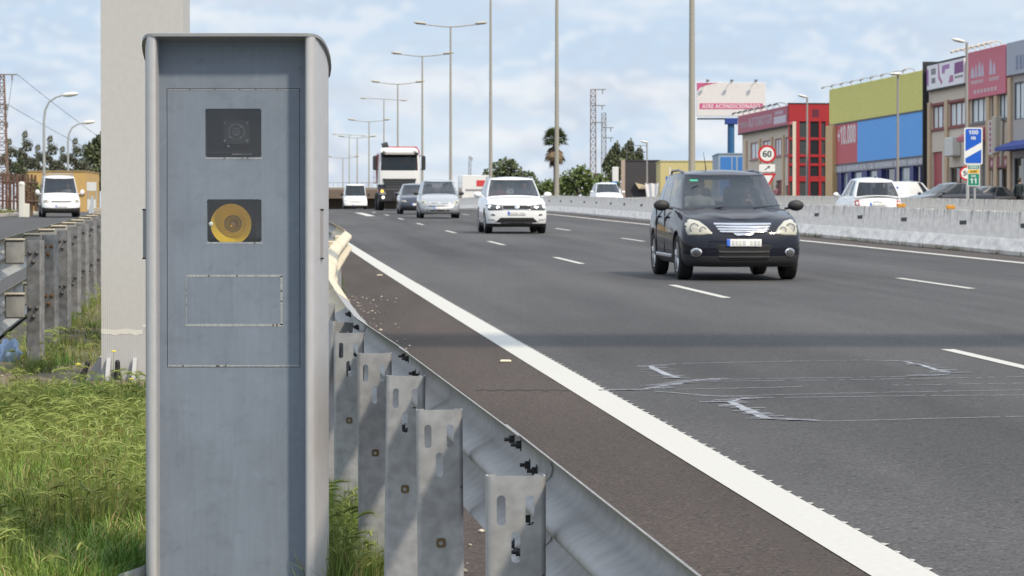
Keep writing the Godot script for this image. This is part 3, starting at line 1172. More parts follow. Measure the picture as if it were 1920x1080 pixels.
		part("window_pane", pane, glass(0.02, 0.02, 0.022, 0.06 if q[1] > 1.4 else 0.03), o)
	# behind the upper pane: the lens and its ring of small lights
	var c := Vector3(0.003, 1.606, -0.2)
	mb = MB.new()
	mb.lathe([[0.0005, 0.012], [0.006, 0.012], [0.007, 0.02], [0.0155, 0.02], [0.0165, 0.012], [0.0165, 0.0], [0.03, 0.0]], 20, Transform3D(Basis(Vector3.RIGHT, PI / 2), c))
	part("lens", mb, mat(0.16, 0.16, 0.165, 0.25, 0.3), o)
	mb = MB.new()
	mb.box(c + Vector3(0.0, 0, -0.012), Vector3(0.096, 0.085, 0.012), 0.003)
	part("lens_board", mb, mat(0.055, 0.05, 0.05, 0.6), o)
	for q in [[-0.041, 0.031], [-0.022, 0.018], [0.014, 0.018], [0.036, 0.031], [-0.022, -0.018], [0.014, -0.018], [0.036, -0.03], [-0.041, -0.03], [-0.028, -0.049]]:
		mb = MB.new()
		mb.ball(c + Vector3(q[0], q[1], 0.0), Vector3.ONE * (0.0034 if q[1] > -0.028 else 0.0042), 8, 5)
		part("indicator_stud", mb, mat(0.75, 0.76, 0.8, 0.3), o)
	mb = MB.new()
	mb.box(Vector3(0.002, 1.537, -0.19), Vector3(0.196, 0.007, 0.01))
	for x in [-0.052, 0.062, 0.085]:
		mb.box(Vector3(x, 1.575, -0.232), Vector3(0.0035, 0.11, 0.006))
	mb.box(Vector3(0.06, 1.672, -0.225), Vector3(0.06, 0.012, 0.012))
	part("bracket", mb, black, o)
	mb = MB.new()
	for k in 9:
		mb.box(Vector3(-0.008 + k * 0.0078, 1.529, -0.182), Vector3(0.0045, 0.003, 0.002))
	part("small_print", mb, mat(0.45, 0.45, 0.45, 0.6), o)
	# behind the lower pane: the golden reflector bowl
	mb = MB.new()
	var prof := []
	for k in 13:
		var t := k / 12.0
		prof.append([0.004 + 0.064 * pow(t, 0.75), 0.10 * t * t])
	prof.append([0.0695, 0.102])
	mb.lathe(prof, 32, Transform3D(Basis(Vector3.RIGHT, PI / 2), Vector3(-0.008, 1.288, -0.205)))
	var gold := mat(0.98, 0.76, 0.06, 0.16, 0.5)
	gold.clearcoat_enabled = true
	part("reflector_bowl", mb, gold, o)
	mb = MB.new()
	mb.lathe([[0.0005, 0.05], [0.008, 0.048], [0.013, 0.04], [0.015, 0.0]], 16, Transform3D(Basis(Vector3.RIGHT, PI / 2), Vector3(-0.006, 1.290, -0.19)))
	mb.lathe([[0.026, 0.03], [0.0285, 0.034], [0.031, 0.03]], 20, Transform3D(Basis(Vector3.RIGHT, PI / 2), Vector3(-0.006, 1.290, -0.19)))
	part("flash_bulb", mb, mat(0.24, 0.14, 0.04, 0.12, 0.2), o)
	mb = MB.new()
	mb.ball(Vector3(-0.077, 1.289, -0.105), Vector3(0.0085, 0.0085, 0.006), 14, 7)
	part("button", mb, mat(0.62, 0.68, 0.64, 0.4), o)
	mb = MB.new()
	mb.box(Vector3(0.083, 1.262, -0.15), Vector3(0.022, 0.05, 0.02), 0.003)
	mb.ball(Vector3(0.077, 1.287, -0.135), Vector3(0.007, 0.009, 0.006), 10, 6)
	part("flash_bracket", mb, black, o)

# ---------------------------------------------------------------- gantry over the road
func gantry() -> void:
	var o := thing("gantry_column", "cream fluted gantry column with a grey-painted foot, directly behind the speed camera cabinet", "gantry", Vector3(-2.61, gnd(22.6), -22.6))
	var streak := noise_tex("mottle", 512, 0.015, FastNoiseLite.TYPE_SIMPLEX, 4, 0.88, 1.0, 1.5)
	streak = noise_tex("chalky", 512, 0.04, FastNoiseLite.TYPE_SIMPLEX, 5, 0.95, 1.0, 1.2)
	var cream := mat(0.465, 0.462, 0.452, 0.6, 0.0, streak, 0.7)
	var grey := mat(0.44, 0.445, 0.455, 0.6, 0.0, streak, 0.9)
	var w := 0.292
	var ribs := func(mb: MB, y0: Callable, y1: Callable, out: float) -> void:
		var xs := PackedVector2Array()
		var n := 40
		for k in n:
			var x := -w + 2 * w * k / n
			var s := 2 * w / n
			xs.append(Vector2(x + 0.0005, 0.0)); xs.append(Vector2(x + s * 0.62, 0.0)); xs.append(Vector2(x + s * 0.72, -0.0006)); xs.append(Vector2(x + s * 0.92, -0.0006))
		xs.append(Vector2(w, 0.0))
		xs.append(Vector2(w, -0.45)); xs.append(Vector2(-w, -0.45)); xs.append(Vector2(-w, 0.0))
		for k in xs.size() - 1:
			var a := xs[k]
			var b := xs[k + 1]
			mb.quad(Vector3(a.x, y0.call(a.x), a.y + out), Vector3(b.x, y0.call(b.x), b.y + out), Vector3(b.x, y1.call(b.x), b.y + out), Vector3(a.x, y1.call(a.x), a.y + out))
	var edge := func(x: float) -> float: return 0.395 + (0.035 if x > 0.0 else 0.0) + 0.004 * sin(x * 40.0)
	var zero := func(_x: float) -> float: return 0.0
	var high := func(_x: float) -> float: return 10.4
	var mb := MB.new()
	ribs.call(mb, edge, high, 0.0)
	part("column_shaft", mb, cream, o)
	mb = MB.new()
	ribs.call(mb, zero, edge, 0.0)
	part("painted_foot", mb, grey, o)
	mb = MB.new()
	ribs.call(mb, func(x: float) -> float: return edge.call(x) - (0.03 if x < 0.0 else 0.012) - 0.004 * sin(x * 90), func(x: float) -> float: return edge.call(x) + 0.006, 0.0015)
	part("paint_drip_band", mb, mat(0.60, 0.59, 0.55, 0.6), o)
	mb = MB.new()
	mb.box(Vector3(0, 0.012, -0.2), Vector3(0.95, 0.025, 0.8), 0.004)
	part("base_plate", mb, mat(0.30, 0.27, 0.23, 0.9), o)
	for x in [-0.235, -0.05, 0.135, 0.29]:
		mb = MB.new()
		mb.xf = Transform3D(Basis(Vector3.UP, -PI / 2), Vector3(x, 0.0, 0.002))
		mb.slab(PackedVector2Array([Vector2(0, 0.025), Vector2(0.13, 0.025), Vector2(0.125, 0.06), Vector2(0.03, 0.2), Vector2(0, 0.2)]), -0.014, 0.014)
		part("stiffener", mb, mat(0.40, 0.405, 0.415, 0.55), o)
	mb = MB.new()
	mb.slab(PackedVector2Array([Vector2(-w - 0.15, 0.025), Vector2(-w, 0.025), Vector2(-w, 0.2), Vector2(-w - 0.03, 0.2)]), -0.16, -0.13)
	part("stiffener", mb, grey, o)
	for q in [[-0.20, 0.06, 0.0], [-0.47, 0.0, -0.35], [0.28, 0.05, 0.15]]:
		mb = MB.new()
		mb.xf = Transform3D(Basis(Vector3.BACK, q[2]), Vector3(q[0] + 0.03, 0.02, q[1]))
		mb.lathe([[0.03, 0.0], [0.03, 0.06], [0.019, 0.085], [0.018, 0.15], [0.012, 0.165], [0.0005, 0.168]], 12)
		part("bolt_cap", mb, mat(0.012, 0.012, 0.014, 0.45), o)
	mb = MB.new()
	mb.box(Vector3(8.2, 9.3, -0.25), Vector3(17.6, 2.4, 0.75), 0.02)
	part("cross_beam", mb, cream, o)
	mb = MB.new()
	mb.box(Vector3(16.7, 4.0, -0.25), Vector3(0.6, 8.1, 0.5), 0.02)
	part("far_column", mb, cream, o)

# ---------------------------------------------------------------- grass and small things on the verge
func blade(mb: MB, p: Vector3, dir: Vector3, h: float, w: float, lean: float, col: Color, seg := 3) -> Vector3:
	var s := dir.cross(Vector3.UP).normalized() * w
	var prev := p
	var out := p
	mb.col = col
	for k in seg:
		var t := (k + 1.0) / seg
		out = p + Vector3.UP * h * (t - 0.45 * lean * t * t) + dir * h * lean * t * t
		var w0 := 1.0 - 0.75 * pow(float(k) / seg, 1.5)
		var w1 := 1.0 - 0.75 * pow(t, 1.5) if k < seg - 1 else 0.06
		mb.quad(prev - s * w0, prev + s * w0, out + s * w1, out - s * w1)
		prev = out
	return out

func clump(seed_: int, n: int, spread: float, h0: float, h1: float, w: float, tint: Color, ears: int, dry := 0.15) -> ArrayMesh:
	var r := RandomNumberGenerator.new()
	r.seed = seed_
	var mb := MB.new()
	for k in n:
		var a := r.randf() * TAU
		var q := spread * sqrt(r.randf())
		var p := Vector3(cos(a) * q, -0.03, sin(a) * q)
		var dir := Vector3(cos(a + r.randf_range(-0.9, 0.9)), 0, sin(a + r.randf_range(-0.9, 0.9))).normalized()
		var c := tint * r.randf_range(0.6, 1.35)
		if r.randf() < dry:
			c = Color(0.33, 0.27, 0.13) * r.randf_range(0.6, 1.2)
		dir = (dir + Vector3(-0.25, 0, 0.0)).normalized()
		blade(mb, p, dir, r.randf_range(h0, h1) * (1.0 if r.randf() > 0.15 else 1.3), w * r.randf_range(0.6, 1.2), pow(r.randf(), 1.5) * 0.95 + 0.04, c, 4)
	for k in ears:
		var a := r.randf() * TAU
		var q := spread * sqrt(r.randf())
		var p := Vector3(cos(a) * q, -0.03, sin(a) * q)
		var dir := Vector3(-0.8 + r.randf_range(-0.5, 0.9), 0, r.randf_range(-0.6, 0.6)).normalized()
		var H := r.randf_range(h1 * 0.9, h1 * 1.45)
		var tip := blade(mb, p, dir, H, 0.0013, 0.45, Color(0.20, 0.23, 0.08), 5)
		var t0 := (dir * 0.75 + Vector3.UP * 0.55).normalized()
		var L := r.randf_range(0.055, 0.085)
		var ec := Color(0.27, 0.33, 0.11) * r.randf_range(0.8, 1.25)
		if r.randf() < 0.07:
			ec = Color(0.36, 0.27, 0.17)
		mb.col = ec
		var pts := []
		var rad := []
		for j in 6:
			var t := j / 5.0
			pts.append(tip + t0 * L * t + Vector3.DOWN * L * 0.45 * t * t)
			rad.append(0.0036 * sin(PI * clampf(t * 0.85 + 0.12, 0, 1)) + 0.0008)
		mb.pipe(pts, rad, 5, false)
		for j in 34:                                   # awns
			var t := r.randf_range(0.02, 0.95)
			var b: Vector3 = tip + t0 * L * t + Vector3.DOWN * L * 0.45 * t * t
			var g: Vector3 = (t0 + Vector3.DOWN * 0.8 * t + Vector3(r.randf_range(-0.55, 0.55), r.randf_range(-0.5, 0.5), r.randf_range(-0.55, 0.55))).normalized()
			mb.col = ec * r.randf_range(0.9, 1.4)
			var e: Vector3 = b + g * r.randf_range(0.025, 0.06)
			var s: Vector3 = g.cross(Vector3(0.3, 0.2, 1)).normalized() * 0.0006
			mb.tri(b - s, b + s, e)
	return mb.mesh()

func grass() -> void:
	var leaf := tinted(mat(1, 1, 1, 0.65))
	leaf.backlight_enabled = true
	leaf.backlight = Color(0.55, 0.6, 0.3)
	leaf.metallic_specular = 0.3
	var kinds := [
		[clump(1, 46, 0.11, 0.06, 0.20, 0.0026, Color(0.185, 0.29, 0.065), 0, 0.13), "fresh_grass", "fresh green grass covering the verge in front"],
		[clump(2, 40, 0.12, 0.08, 0.21, 0.0025, Color(0.225, 0.305, 0.085), 1, 0.16), "barley_grass", "wild barley with pale drooping ears on the verge"],
		[clump(3, 60, 0.09, 0.08, 0.17, 0.0030, Color(0.10, 0.20, 0.045), 0, 0.04), "dark_grass", "dark lush grass tufts by the gantry foot and cabinet"],
		[clump(4, 34, 0.12, 0.05, 0.14, 0.0030, Color(0.15, 0.165, 0.065), 0, 0.4), "short_grass", "short sparse weeds along the guardrails"],
		[clump(5, 30, 0.13, 0.06, 0.20, 0.0022, Color(0.265, 0.31, 0.11), 2, 0.28), "seeding_grass", "seeding yellow-green grass heads on the verge"],
		[clump(6, 13, 0.07, 0.04, 0.11, 0.011, Color(0.12, 0.21, 0.05), 0, 0.08), "broad_weed", "low broad-leaved weeds among the verge grass"]]
	var sets := [[], [], [], [], [], []]
	var tones := [[], [], [], [], [], []]
	var r := RandomNumberGenerator.new()
	r.seed = 17
	var f := FastNoiseLite.new()
	f.seed = 3
	f.frequency = 0.45
	var put := func(k: int, x: float, d: float, s: float) -> void:
		tones[k].append(Color(1, 1, 1).lerp(Color(1.0, 0.88, 0.66), r.randf() * 0.5) * clampf(0.80 + 0.6 * f.get_noise_2d(x * 1.6 + 40, d * 0.8) + r.randf_range(-0.14, 0.14), 0.3, 1.0))
		sets[k].append(Transform3D(Basis(Vector3.UP, r.randf() * TAU).scaled(Vector3(s, s * r.randf_range(0.8, 1.15), s)), Vector3(x, gnd(d) + 0.01, -d)))
	for k in 6000:
		var d := 10.6 + 11.0 * r.randf()
		var x := r.randf_range(tab(left_rail_x, d) + 0.1, tab(rail_x, d) - 0.22)
		if d < 11.5 and x > -1.29 and x < -0.6:
			continue
		var n := f.get_noise_2d(x * 2.2, d * 0.9)
		if x > -0.66 and d > 13.6 + 0.8 * n:
			if r.randf() < 0.55:
				continue
		if d > 19.3 + n * 1.8:
			if r.randf() < 0.65:
				continue
		if f.get_noise_2d(x * 3.0 + 80, d * 1.3) > 0.22 and r.randf() < 0.8:
			continue
		var kind := 0
		if n > 0.06:
			kind = 1 if r.randf() < 0.42 else 4 if r.randf() < 0.3 else 5 if r.randf() < 0.3 else 0
		elif n < -0.25:
			kind = 3
		if d > 18.0 and x > -3.3 and n < 0.25:
			kind = 2
		if x > -1.45 and x < -1.2 and d < 12.0:
			kind = 2
		if d > 15.0 and r.randf() < 0.25:
			kind = 4
		put.call(kind, x, d, r.randf_range(0.75, 1.25))
	for k in 520:                                      # right of the cabinet
		var d := 11.1 + 2.9 * r.randf()
		var x := r.randf_range(-0.60, tab(rail_x, d) - 0.14)
		if d > 12.2 and x > -0.50:
			continue
		put.call([0, 1, 2, 4][r.randi() % 4], x, d, r.randf_range(0.6, 0.95))
	for k in 130:
		var d := 15.3 + 3.6 * r.randf()
		put.call([0, 2, 1][r.randi() % 3], r.randf_range(-1.35, tab(rail_x, d) - 0.2), d, r.randf_range(0.6, 1.0))
	for k in 900:                                      # behind the bare strip
		var d := 23.6 + 27.0 * pow(r.randf(), 1.5)
		if absf(d - 24.0) < 1.2 and r.randf() < 0.55:
			continue
		var x0 := tab(left_rail_x, d) + 0.15
		var x := x0 + (tab(rail_x, d) - x0) * pow(r.randf(), 1.6)
		put.call([3, 0, 2, 4][r.randi() % 4], x, d, r.randf_range(0.7, 1.4))
	for k in 60:                                       # along the foot of the median barrier
		var d := 62.0 + 40.0 * r.randf()
		put.call(3, lane(d) + 9.38, d, r.randf_range(0.7, 1.4))
	for k in 9:
		put.call(3 if k > 4 else 0, tab(rail_x, 27.0) + 0.22 + r.randf() * 0.15, 25.4 + r.randf() * 1.6, 0.8)
	for k in 200:                                      # bank left of the side road
		var d := 120.0 + 45.0 * r.randf()
		put.call([3, 0][r.randi() % 2], tab(left_rail_x, d) - 6.2 - 7.0 * r.randf(), d, r.randf_range(2.0, 3.6))
	for k in kinds.size():
		var mm := MultiMesh.new()
		mm.transform_format = MultiMesh.TRANSFORM_3D
		mm.use_colors = true
		mm.mesh = kinds[k][0]
		mm.instance_count = sets[k].size()
		for j in sets[k].size():
			mm.set_instance_transform(j, sets[k][j])
			mm.set_instance_color(j, tones[k][j])
		var o := MultiMeshInstance3D.new()
		o.multimesh = mm
		o.material_override = leaf
		kinds[k][0].surface_set_material(0, leaf)
		o.name = kinds[k][1]
		add_child(o)
		o.set_meta("kind", "stuff")
		tag(o, kinds[k][2], "grass")

func litter() -> void:
	var r := RandomNumberGenerator.new()
	r.seed = 4
	# curled strip of sheet metal in the grass
	var mb := MB.new()
	var rows := []
	for j in 5:
		var row := PackedVector3Array()
		for k in 15:
			var a := PI * 0.95 + PI * 0.9 * k / 14.0
			row.append(Vector3(cos(a) * 0.055, 0.0 + j / 4.0 * (0.075 + 0.05 * k / 14.0), -sin(a) * 0.05))
		rows.append(row)
	mb.grid(rows)
	var o := part("metal_strip", mb, mat(0.42, 0.42, 0.43, 0.5, 0.3), self)
	o.position = Vector3(-1.30, gnd(10.95) + 0.0, -10.95)
	tag(o, "curled grey metal strip lying in the grass against the cabinet's left side", "scrap metal")
	# crumpled blue plastic and a crushed cup
	for q in [[Vector3(-3.98, gnd(25.3) + 0.09, -25.3), Vector3(0.10, 0.1, 0.08), Color(0.30, 0.42, 0.62), "crumpled_plastic", "crumpled pale blue plastic lying under the left guardrail", "litter"],
			[Vector3(-0.92, gnd(17.6) + 0.05, -17.6), Vector3(0.025, 0.04, 0.025), Color(0.12, 0.5, 0.3), "crushed_cup", "small crushed green and white cup in the grass behind the posts", "litter"],
			[Vector3(-3.25, gnd(25.6) + 0.03, -25.6), Vector3(0.09, 0.02, 0.05), Color(0.7, 0.68, 0.64), "paper_scrap", "flat white paper scrap on the bare soil left of the gantry foot", "litter"]]:
		var f := FastNoiseLite.new()
		f.seed = 6
		f.frequency = 1.4
		mb = MB.new()
		rows = []
		for j in 9:
			var row := PackedVector3Array()
			for k in 15:
				var a := -TAU * (k % 14) / 14
				var b := -PI / 2 + PI * j / 8
				var n := Vector3(cos(a) * cos(b), sin(b), sin(a) * cos(b))
				row.append(n * q[1] * (1.0 + 0.75 * f.get_noise_3dv(n * 1.6)))
			rows.append(row)
		mb.grid(rows)
		var p := part(q[3], mb, mat(q[2].r, q[2].g, q[2].b, 0.35), self)
		p.position = q[0]
		tag(p, q[4], q[5])
	# yellow flowers on long stems
	for q in [[213, 660, 21.4, 0.32, "tall yellow flower on a thin stem in front of the gantry foot"], [146, 684, 22.0, 0.2, "low yellow flower left of the gantry foot"], [246, 712, 21.5, 0.12, "small yellow flower at the right of the gantry foot"]]:
		var p := sv(q[0], q[1], q[2])
		p.y = gnd(q[2])
		var top: float = sv(q[0], q[1], q[2]).y - p.y
		var t := thing("yellow_flower", q[4], "flower", p, "yellow flowers on the verge")
		mb = MB.new()
		mb.pipe([Vector3(0.01, -0.02, 0), Vector3(-0.004, top * 0.5, 0.0), Vector3(0, top, 0)], [0.002, 0.0016, 0.0012], 5)
		part("stem", mb, mat(0.12, 0.16, 0.05, 0.7), t)
		mb = MB.new()
		for k in 9:
			var a := TAU * k / 9
			mb.ball(Vector3(cos(a) * 0.012, top + 0.004, sin(a) * 0.012), Vector3(0.008, 0.004, 0.006), 6, 4, Basis(Vector3.UP, -a))
		mb.ball(Vector3(0, top + 0.006, 0), Vector3(0.008, 0.006, 0.008), 8, 5)
		part("flower_head", mb, mat(0.75, 0.62, 0.06, 0.6), t)
	# dry twig caught on a post
	mb = MB.new()
	var b0 := Vector3.ZERO
	for k in 14:
		var a := Vector3(r.randf_range(-0.03, 0.01), 0.02 + 0.05 * r.randf(), r.randf_range(-0.01, 0.01)) + b0 * 0.6
		mb.pipe([b0, (b0 + a) / 2 + Vector3(0.006, 0, 0), a], [0.0018, 0.0014, 0.0008], 4)
		b0 = a if k % 3 else Vector3(0.0, 0.01 * k * 0.3, 0)
	var tw := part("dry_twig", mb, mat(0.03, 0.02, 0.015, 0.9), self)
	tw.position = Vector3(tab(rail_x, 12.72) - 0.02, gnd(12.72) + 0.4, -12.66)
	tag(tw, "dry dark twig caught beside a guardrail post", "twig")
# ---------------------------------------------------------------- vehicles
# Local axes: front towards +z, up +y, origin on the ground under the middle.
class Car:
	var p := {}
	var host: Node3D
	func hwz(z: float, t: float) -> float:
		var k: float = tb(p.bulge, t)
		var e: float = (z - 0.1) / (p.L * 0.5)
		return p.W * 0.5 * k * (1.0 - p.taper * pow(absf(e), 2.6))
	func tb(t: Array, k: float) -> float:
		return host.tab(t, k)
	func ys(z: float) -> float:
		return tb(p.shoulder, z)
	func yb(z: float) -> float:
		return tb(p.under, z)
	func lvl(z: float, t: float) -> float:
		return lerpf(yb(z), ys(z), t)
	func nose(x: float, y: float, back := false) -> float:
		var z: float = p.L * (-0.5 if back else 0.5)
		for i in 14:
			var t := clampf((y - yb(z)) / (ys(z) - yb(z)), 0, 1)
			var u := clampf(absf(x) / hwz(z, t), 0, 0.999)
			var n: float = p.rn if back else p.fn
			var cz: float = p.rc if back else p.fc
			var k := cz * (1.0 - pow(1.0 - pow(u, n), 1.0 / n))
			var to: float = -p.L * 0.5 - tb(p.tail, t) + k if back else p.L * 0.5 + tb(p.face, t) - k
			z = lerpf(z, to, 0.4)
		return z

func car_outline(c: Car, t: float) -> Array:
	# half outline from the middle of the nose to the middle of the tail, at level t: [x, z]
	var p := c.p
	var out := []
	var zf: float = p.L * 0.5 + tab(p.face, t)
	var zr: float = -p.L * 0.5 - tab(p.tail, t)
	var us := [0.0, 0.14, 0.28, 0.42, 0.55, 0.66, 0.76, 0.84, 0.9, 0.95, 0.98, 0.995]
	for u in us:
		var x: float = u * c.hwz(zf - p.fc, t)
		out.append([x, zf - p.fc * (1.0 - pow(1.0 - pow(u, p.fn), 1.0 / p.fn))])
	var n := 64
	for k in n + 1:
		var z := lerpf(zf - p.fc, zr + p.rc, float(k) / n)
		out.append([c.hwz(z, t), z])
	us.reverse()
	for u in us:
		out.append([u * c.hwz(zr + p.rc, t), zr + p.rc * (1.0 - pow(1.0 - pow(u, p.rn), 1.0 / p.rn))])
	return out

func patch(c: Car, poly: Array, off: float, bulge := 0.0, back := false, mirror := 1.0) -> MB:
	# a piece laid over the nose or the tail; poly in (x, y)
	var mb := MB.new()
	var pts := []
	for k in poly.size():
		var a: Array = poly[k]
		var b: Array = poly[(k + 1) % poly.size()]
		var n := maxi(1, int(ceil(Vector2(b[0] - a[0], b[1] - a[1]).length() / 0.07)))
		for j in n:
			pts.append(Vector2(lerpf(a[0], b[0], float(j) / n) * mirror, lerpf(a[1], b[1], float(j) / n)))
	var mid := Vector2.ZERO
	for q in pts:
		mid += q / pts.size()
	var rows := []
	var s := -1.0 if back else 1.0
	for r in [1.0, 0.99, 0.8, 0.5, 0.02]:
		var row := PackedVector3Array()
		for k in pts.size() + 1:
			var q: Vector2 = mid + (pts[k % pts.size()] - mid) * r
			var lift: float = -0.01 if r == 1.0 else off + bulge * (1.0 - r * r)
			row.append(Vector3(q.x, q.y, c.nose(q.x, q.y, back) + s * lift))
		rows.append(row)
	mb.grid(rows)
	return mb

func make_wheel(c: Node3D, at: Vector3, r: float, w: float, tyre: Material, rim: Material, dark: Material, out: float) -> void:
	var o := Node3D.new()
	o.name = "wheel"
	c.add_child(o, true)
	o.position = at
	var m := Transform3D(Basis(Vector3.BACK, -PI / 2 * out), Vector3.ZERO)
	var h := w / 2
	var mb := MB.new()
	var rr := r * 0.66
	mb.lathe([[rr, -h * 0.9], [r * 0.86, -h], [r * 0.96, -h * 0.86], [r, -h * 0.6], [r, -h * 0.1], [r * 0.985, 0.0], [r, h * 0.1], [r, h * 0.6], [r * 0.96, h * 0.86], [r * 0.86, h], [rr + 0.012, h * 0.96], [rr, h * 0.86]], 28, m)
	part("tyre", mb, tyre, o)
	mb = MB.new()
	mb.lathe([[rr, h * 0.86], [rr - 0.012, h * 0.9], [rr - 0.025, h * 0.66], [rr - 0.03, h * 0.2]], 28, m)
	for k in 5:
		var g := TAU * k / 5
		for e in [-0.13, 0.13]:
			var a := m * Vector3(cos(g + e) * r * 0.10, h * 0.75, sin(g + e) * r * 0.10)
			var b := m * Vector3(cos(g + e * 0.8) * (rr - 0.015), h * 0.72, sin(g + e * 0.8) * (rr - 0.015))
			mb.tube(a, b, 0.026, 0.03, 6)
	mb.lathe([[0.07, h * 0.6], [0.065, h * 0.85], [0.0005, h * 0.88]], 14, m)
	part("rim", mb, rim, o)
	mb = MB.new()
	mb.lathe([[rr, h * 0.25], [0.0005, h * 0.25]], 20, m)
	part("brake_disc", mb, dark, o)

# builds body, glass, wheels and trim on o; returns the shape so that more can be laid over it
func build_car(o: Node3D, p: Dictionary) -> Car:
	var c := Car.new()
	c.p = p
	c.host = self
	var L: float = p.L
	var ts := [0.0, 0.05, 0.14, 0.26, 0.38, 0.5, 0.62, 0.74, 0.85, 0.93, 0.98, 1.0]
	var zw := [p.axle, p.axle - p.base]
	var R: float = p.wr + 0.055
	var rows := []                                     # right side (-x) to nose to left (+x): full ring, from tail round
	for t in ts:
		var half := car_outline(c, t)
		var row := PackedVector3Array()
		for s in [-1.0, 1.0]:
			for k in half.size():
				var q: Array = half[half.size() - 1 - k] if s < 0 else half[k]
				if s > 0 and k == 0:
					continue
				var y := c.lvl(q[1], t)
				if absf(q[0]) > p.W * 0.36:
					for w in zw:
						var dz: float = q[1] - w
						if absf(dz) < R:
							y = maxf(y, p.wr + sqrt(R * R - dz * dz) * (1.0 - 0.02 * t))
				row.append(Vector3(s * q[0], y, q[1]))
		rows.append(row)
	var nn := MB.normals(rows)
	var body := MB.new()
	var clad := MB.new()
	for j in ts.size() - 1:
		for i in rows[j].size() - 1:
			var lower: bool = ts[j + 1] <= p.clad + 0.001
			(clad if lower else body).cell(rows, nn, j, i)
	# hood, deck and the floor of the cabin
	var top: PackedVector3Array = rows[-1]
	var m := (top.size() - 1) / 2
	var caps := []
	for i in m + 1:
		var a: Vector3 = top[m - i]
		var b: Vector3 = top[m + i]
		var row := PackedVector3Array()
		for k in 13:
			var q := k / 6.0 - 1.0
			var x := lerpf(a.x, b.x, k / 12.0)
			var f: float = b.x / (p.W * 0.5)
			var up: float = p.crown * (1.0 - pow(absf(q), 2.2)) * f * f
			if p.has("rib") and a.z > p.cowl:
				up += p.rib * smoothstep(0.30, 0.42, absf(q)) * smoothstep(0.85, 0.5, absf(q)) * smoothstep(L * 0.5, L * 0.5 - 0.5, a.z)
			row.append(Vector3(x, a.y + up, lerpf(a.z, b.z, k / 12.0)))
		caps.append(row)
	var cn := MB.normals(caps)
	var floor_ := MB.new()
	for j in m:
		for k in 12:
			var z: float = caps[j][k].z
			(floor_ if z < p.cowl - 0.06 and z > p.tailglass + 0.06 else body).cell(caps, cn, j, k)
	part("cabin_floor", floor_, p.m_dark, o)
	# greenhouse
	var ss := [0.0, 0.05, 0.1, 0.3, 0.5, 0.7, 0.88, 0.95, 1.0]
	var fr := []
	for w in p.windows:
		fr.append_array([w[0], lerpf(w[0], w[1], 0.33), lerpf(w[0], w[1], 0.67), w[1]])
	var side := [0.0]
	side.append_array(fr)
	side.append(1.0)
	var ws := [0.0, 0.2, 0.4, 0.6, 0.75, 0.86, 0.925, 0.97]
	var rs := [0.97, 0.9, 0.8, 0.6, 0.4, 0.2, 0.0]
	var gh := []
	var kinds := []
	for s in ss:
		var row := PackedVector3Array()
		var e: float = s
		var zf := lerpf(p.cowl, p.roof_f, 1.0 - pow(1.0 - e, 1.12))
		var zr := lerpf(p.tailglass, p.roof_r, e)
		var hw := lerpf(p.W * 0.5 * p.belt, p.W * 0.5 * p.roofw, pow(e, 1.35))
		var cz := 0.34
		var half := []
		kinds = []
		for u in ws:
			half.append([u * hw, zf - cz * (1.0 - pow(1.0 - pow(u, 2.7), 1.0 / 2.7))])
			kinds.append("front" if u < 0.92 else "pillar")
		for k in side.size():
			var f: float = side[k]
			half.append([hw * (1.0 - 0.03 * pow(2 * f - 1, 2.0)), lerpf(zf - cz, zr + 0.22, f)])
			var in_w := -1
			for w in p.windows.size():
				if f >= p.windows[w][0] - 0.001 and f < p.windows[w][1] - 0.001:
					in_w = w
			kinds.append("side%d" % in_w if in_w >= 0 else "pillar")
		for u in rs:
			half.append([u * hw, zr + 0.22 * (1.0 - pow(1.0 - pow(u, 2.7), 1.0 / 2.7))])
			kinds.append("rear" if u < 0.905 else "pillar")
		for sg in [-1.0, 1.0]:
			for k in half.size():
				var q: Array = half[half.size() - 1 - k] if sg < 0 else half[k]
				if sg > 0 and k == 0:
					continue
				var z: float = q[1]
				var xi := c.hwz(z, 1.0)
				var y0: float = c.ys(z) + p.crown * (1.0 - pow(minf(1.0, absf(q[0]) / xi), 2.2)) - 0.012
				var y1: float = tab(p.roof, z)
				row.append(Vector3(sg * q[0], lerpf(y0, y1, e), z))
		gh.append(row)
	var gn := MB.normals(gh)
	var hm: int = (gh[0].size() - 1) / 2
	var panes := {}
	for j in ss.size() - 1:
		for i in gh[j].size() - 1:
			var k: int = i - hm if i >= hm else hm - 1 - i
			var kd: String = kinds[k]
			if ss[j] >= p.glass[0] - 0.001 and ss[j + 1] <= p.glass[1] + 0.001 and kd != "pillar" and not (kd == "rear" and p.has("blind")) and not (kd.begins_with("side") and p.has("blind") and int(kd.substr(4)) > 0):
				var name_ := "windscreen" if kd == "front" else "rear_window" if kd == "rear" else kd + ("a" if i < hm else "b")
				if not panes.has(name_):
					panes[name_] = MB.new()
				panes[name_].cell(gh, gn, j, i)
			else:
				body.cell(gh, gn, j, i)
	for k in panes:
		part("side_window" if k.begins_with("side") else k, panes[k], p.m_glass, o)
	var tp: PackedVector3Array = gh[-1]
	var rf := []
	for i in hm + 1:
		var a := tp[hm - i]
		var b := tp[hm + i]
		var row := PackedVector3Array()
		for k in 9:
			var q := k / 4.0 - 1.0
			row.append(a.lerp(b, k / 8.0) + Vector3(0, p.roofcrown * (1.0 - q * q) * smoothstep(0.0, 0.35, float(i) / hm) * smoothstep(1.0, 0.85, float(i) / hm), 0))
		rf.append(row)
	body.grid(rf)
	part("body", body, p.m_body, o)
	if clad.v.size():
		part("lower_cladding", clad, p.m_clad, o)
	# arches and underside
	var un := MB.new()
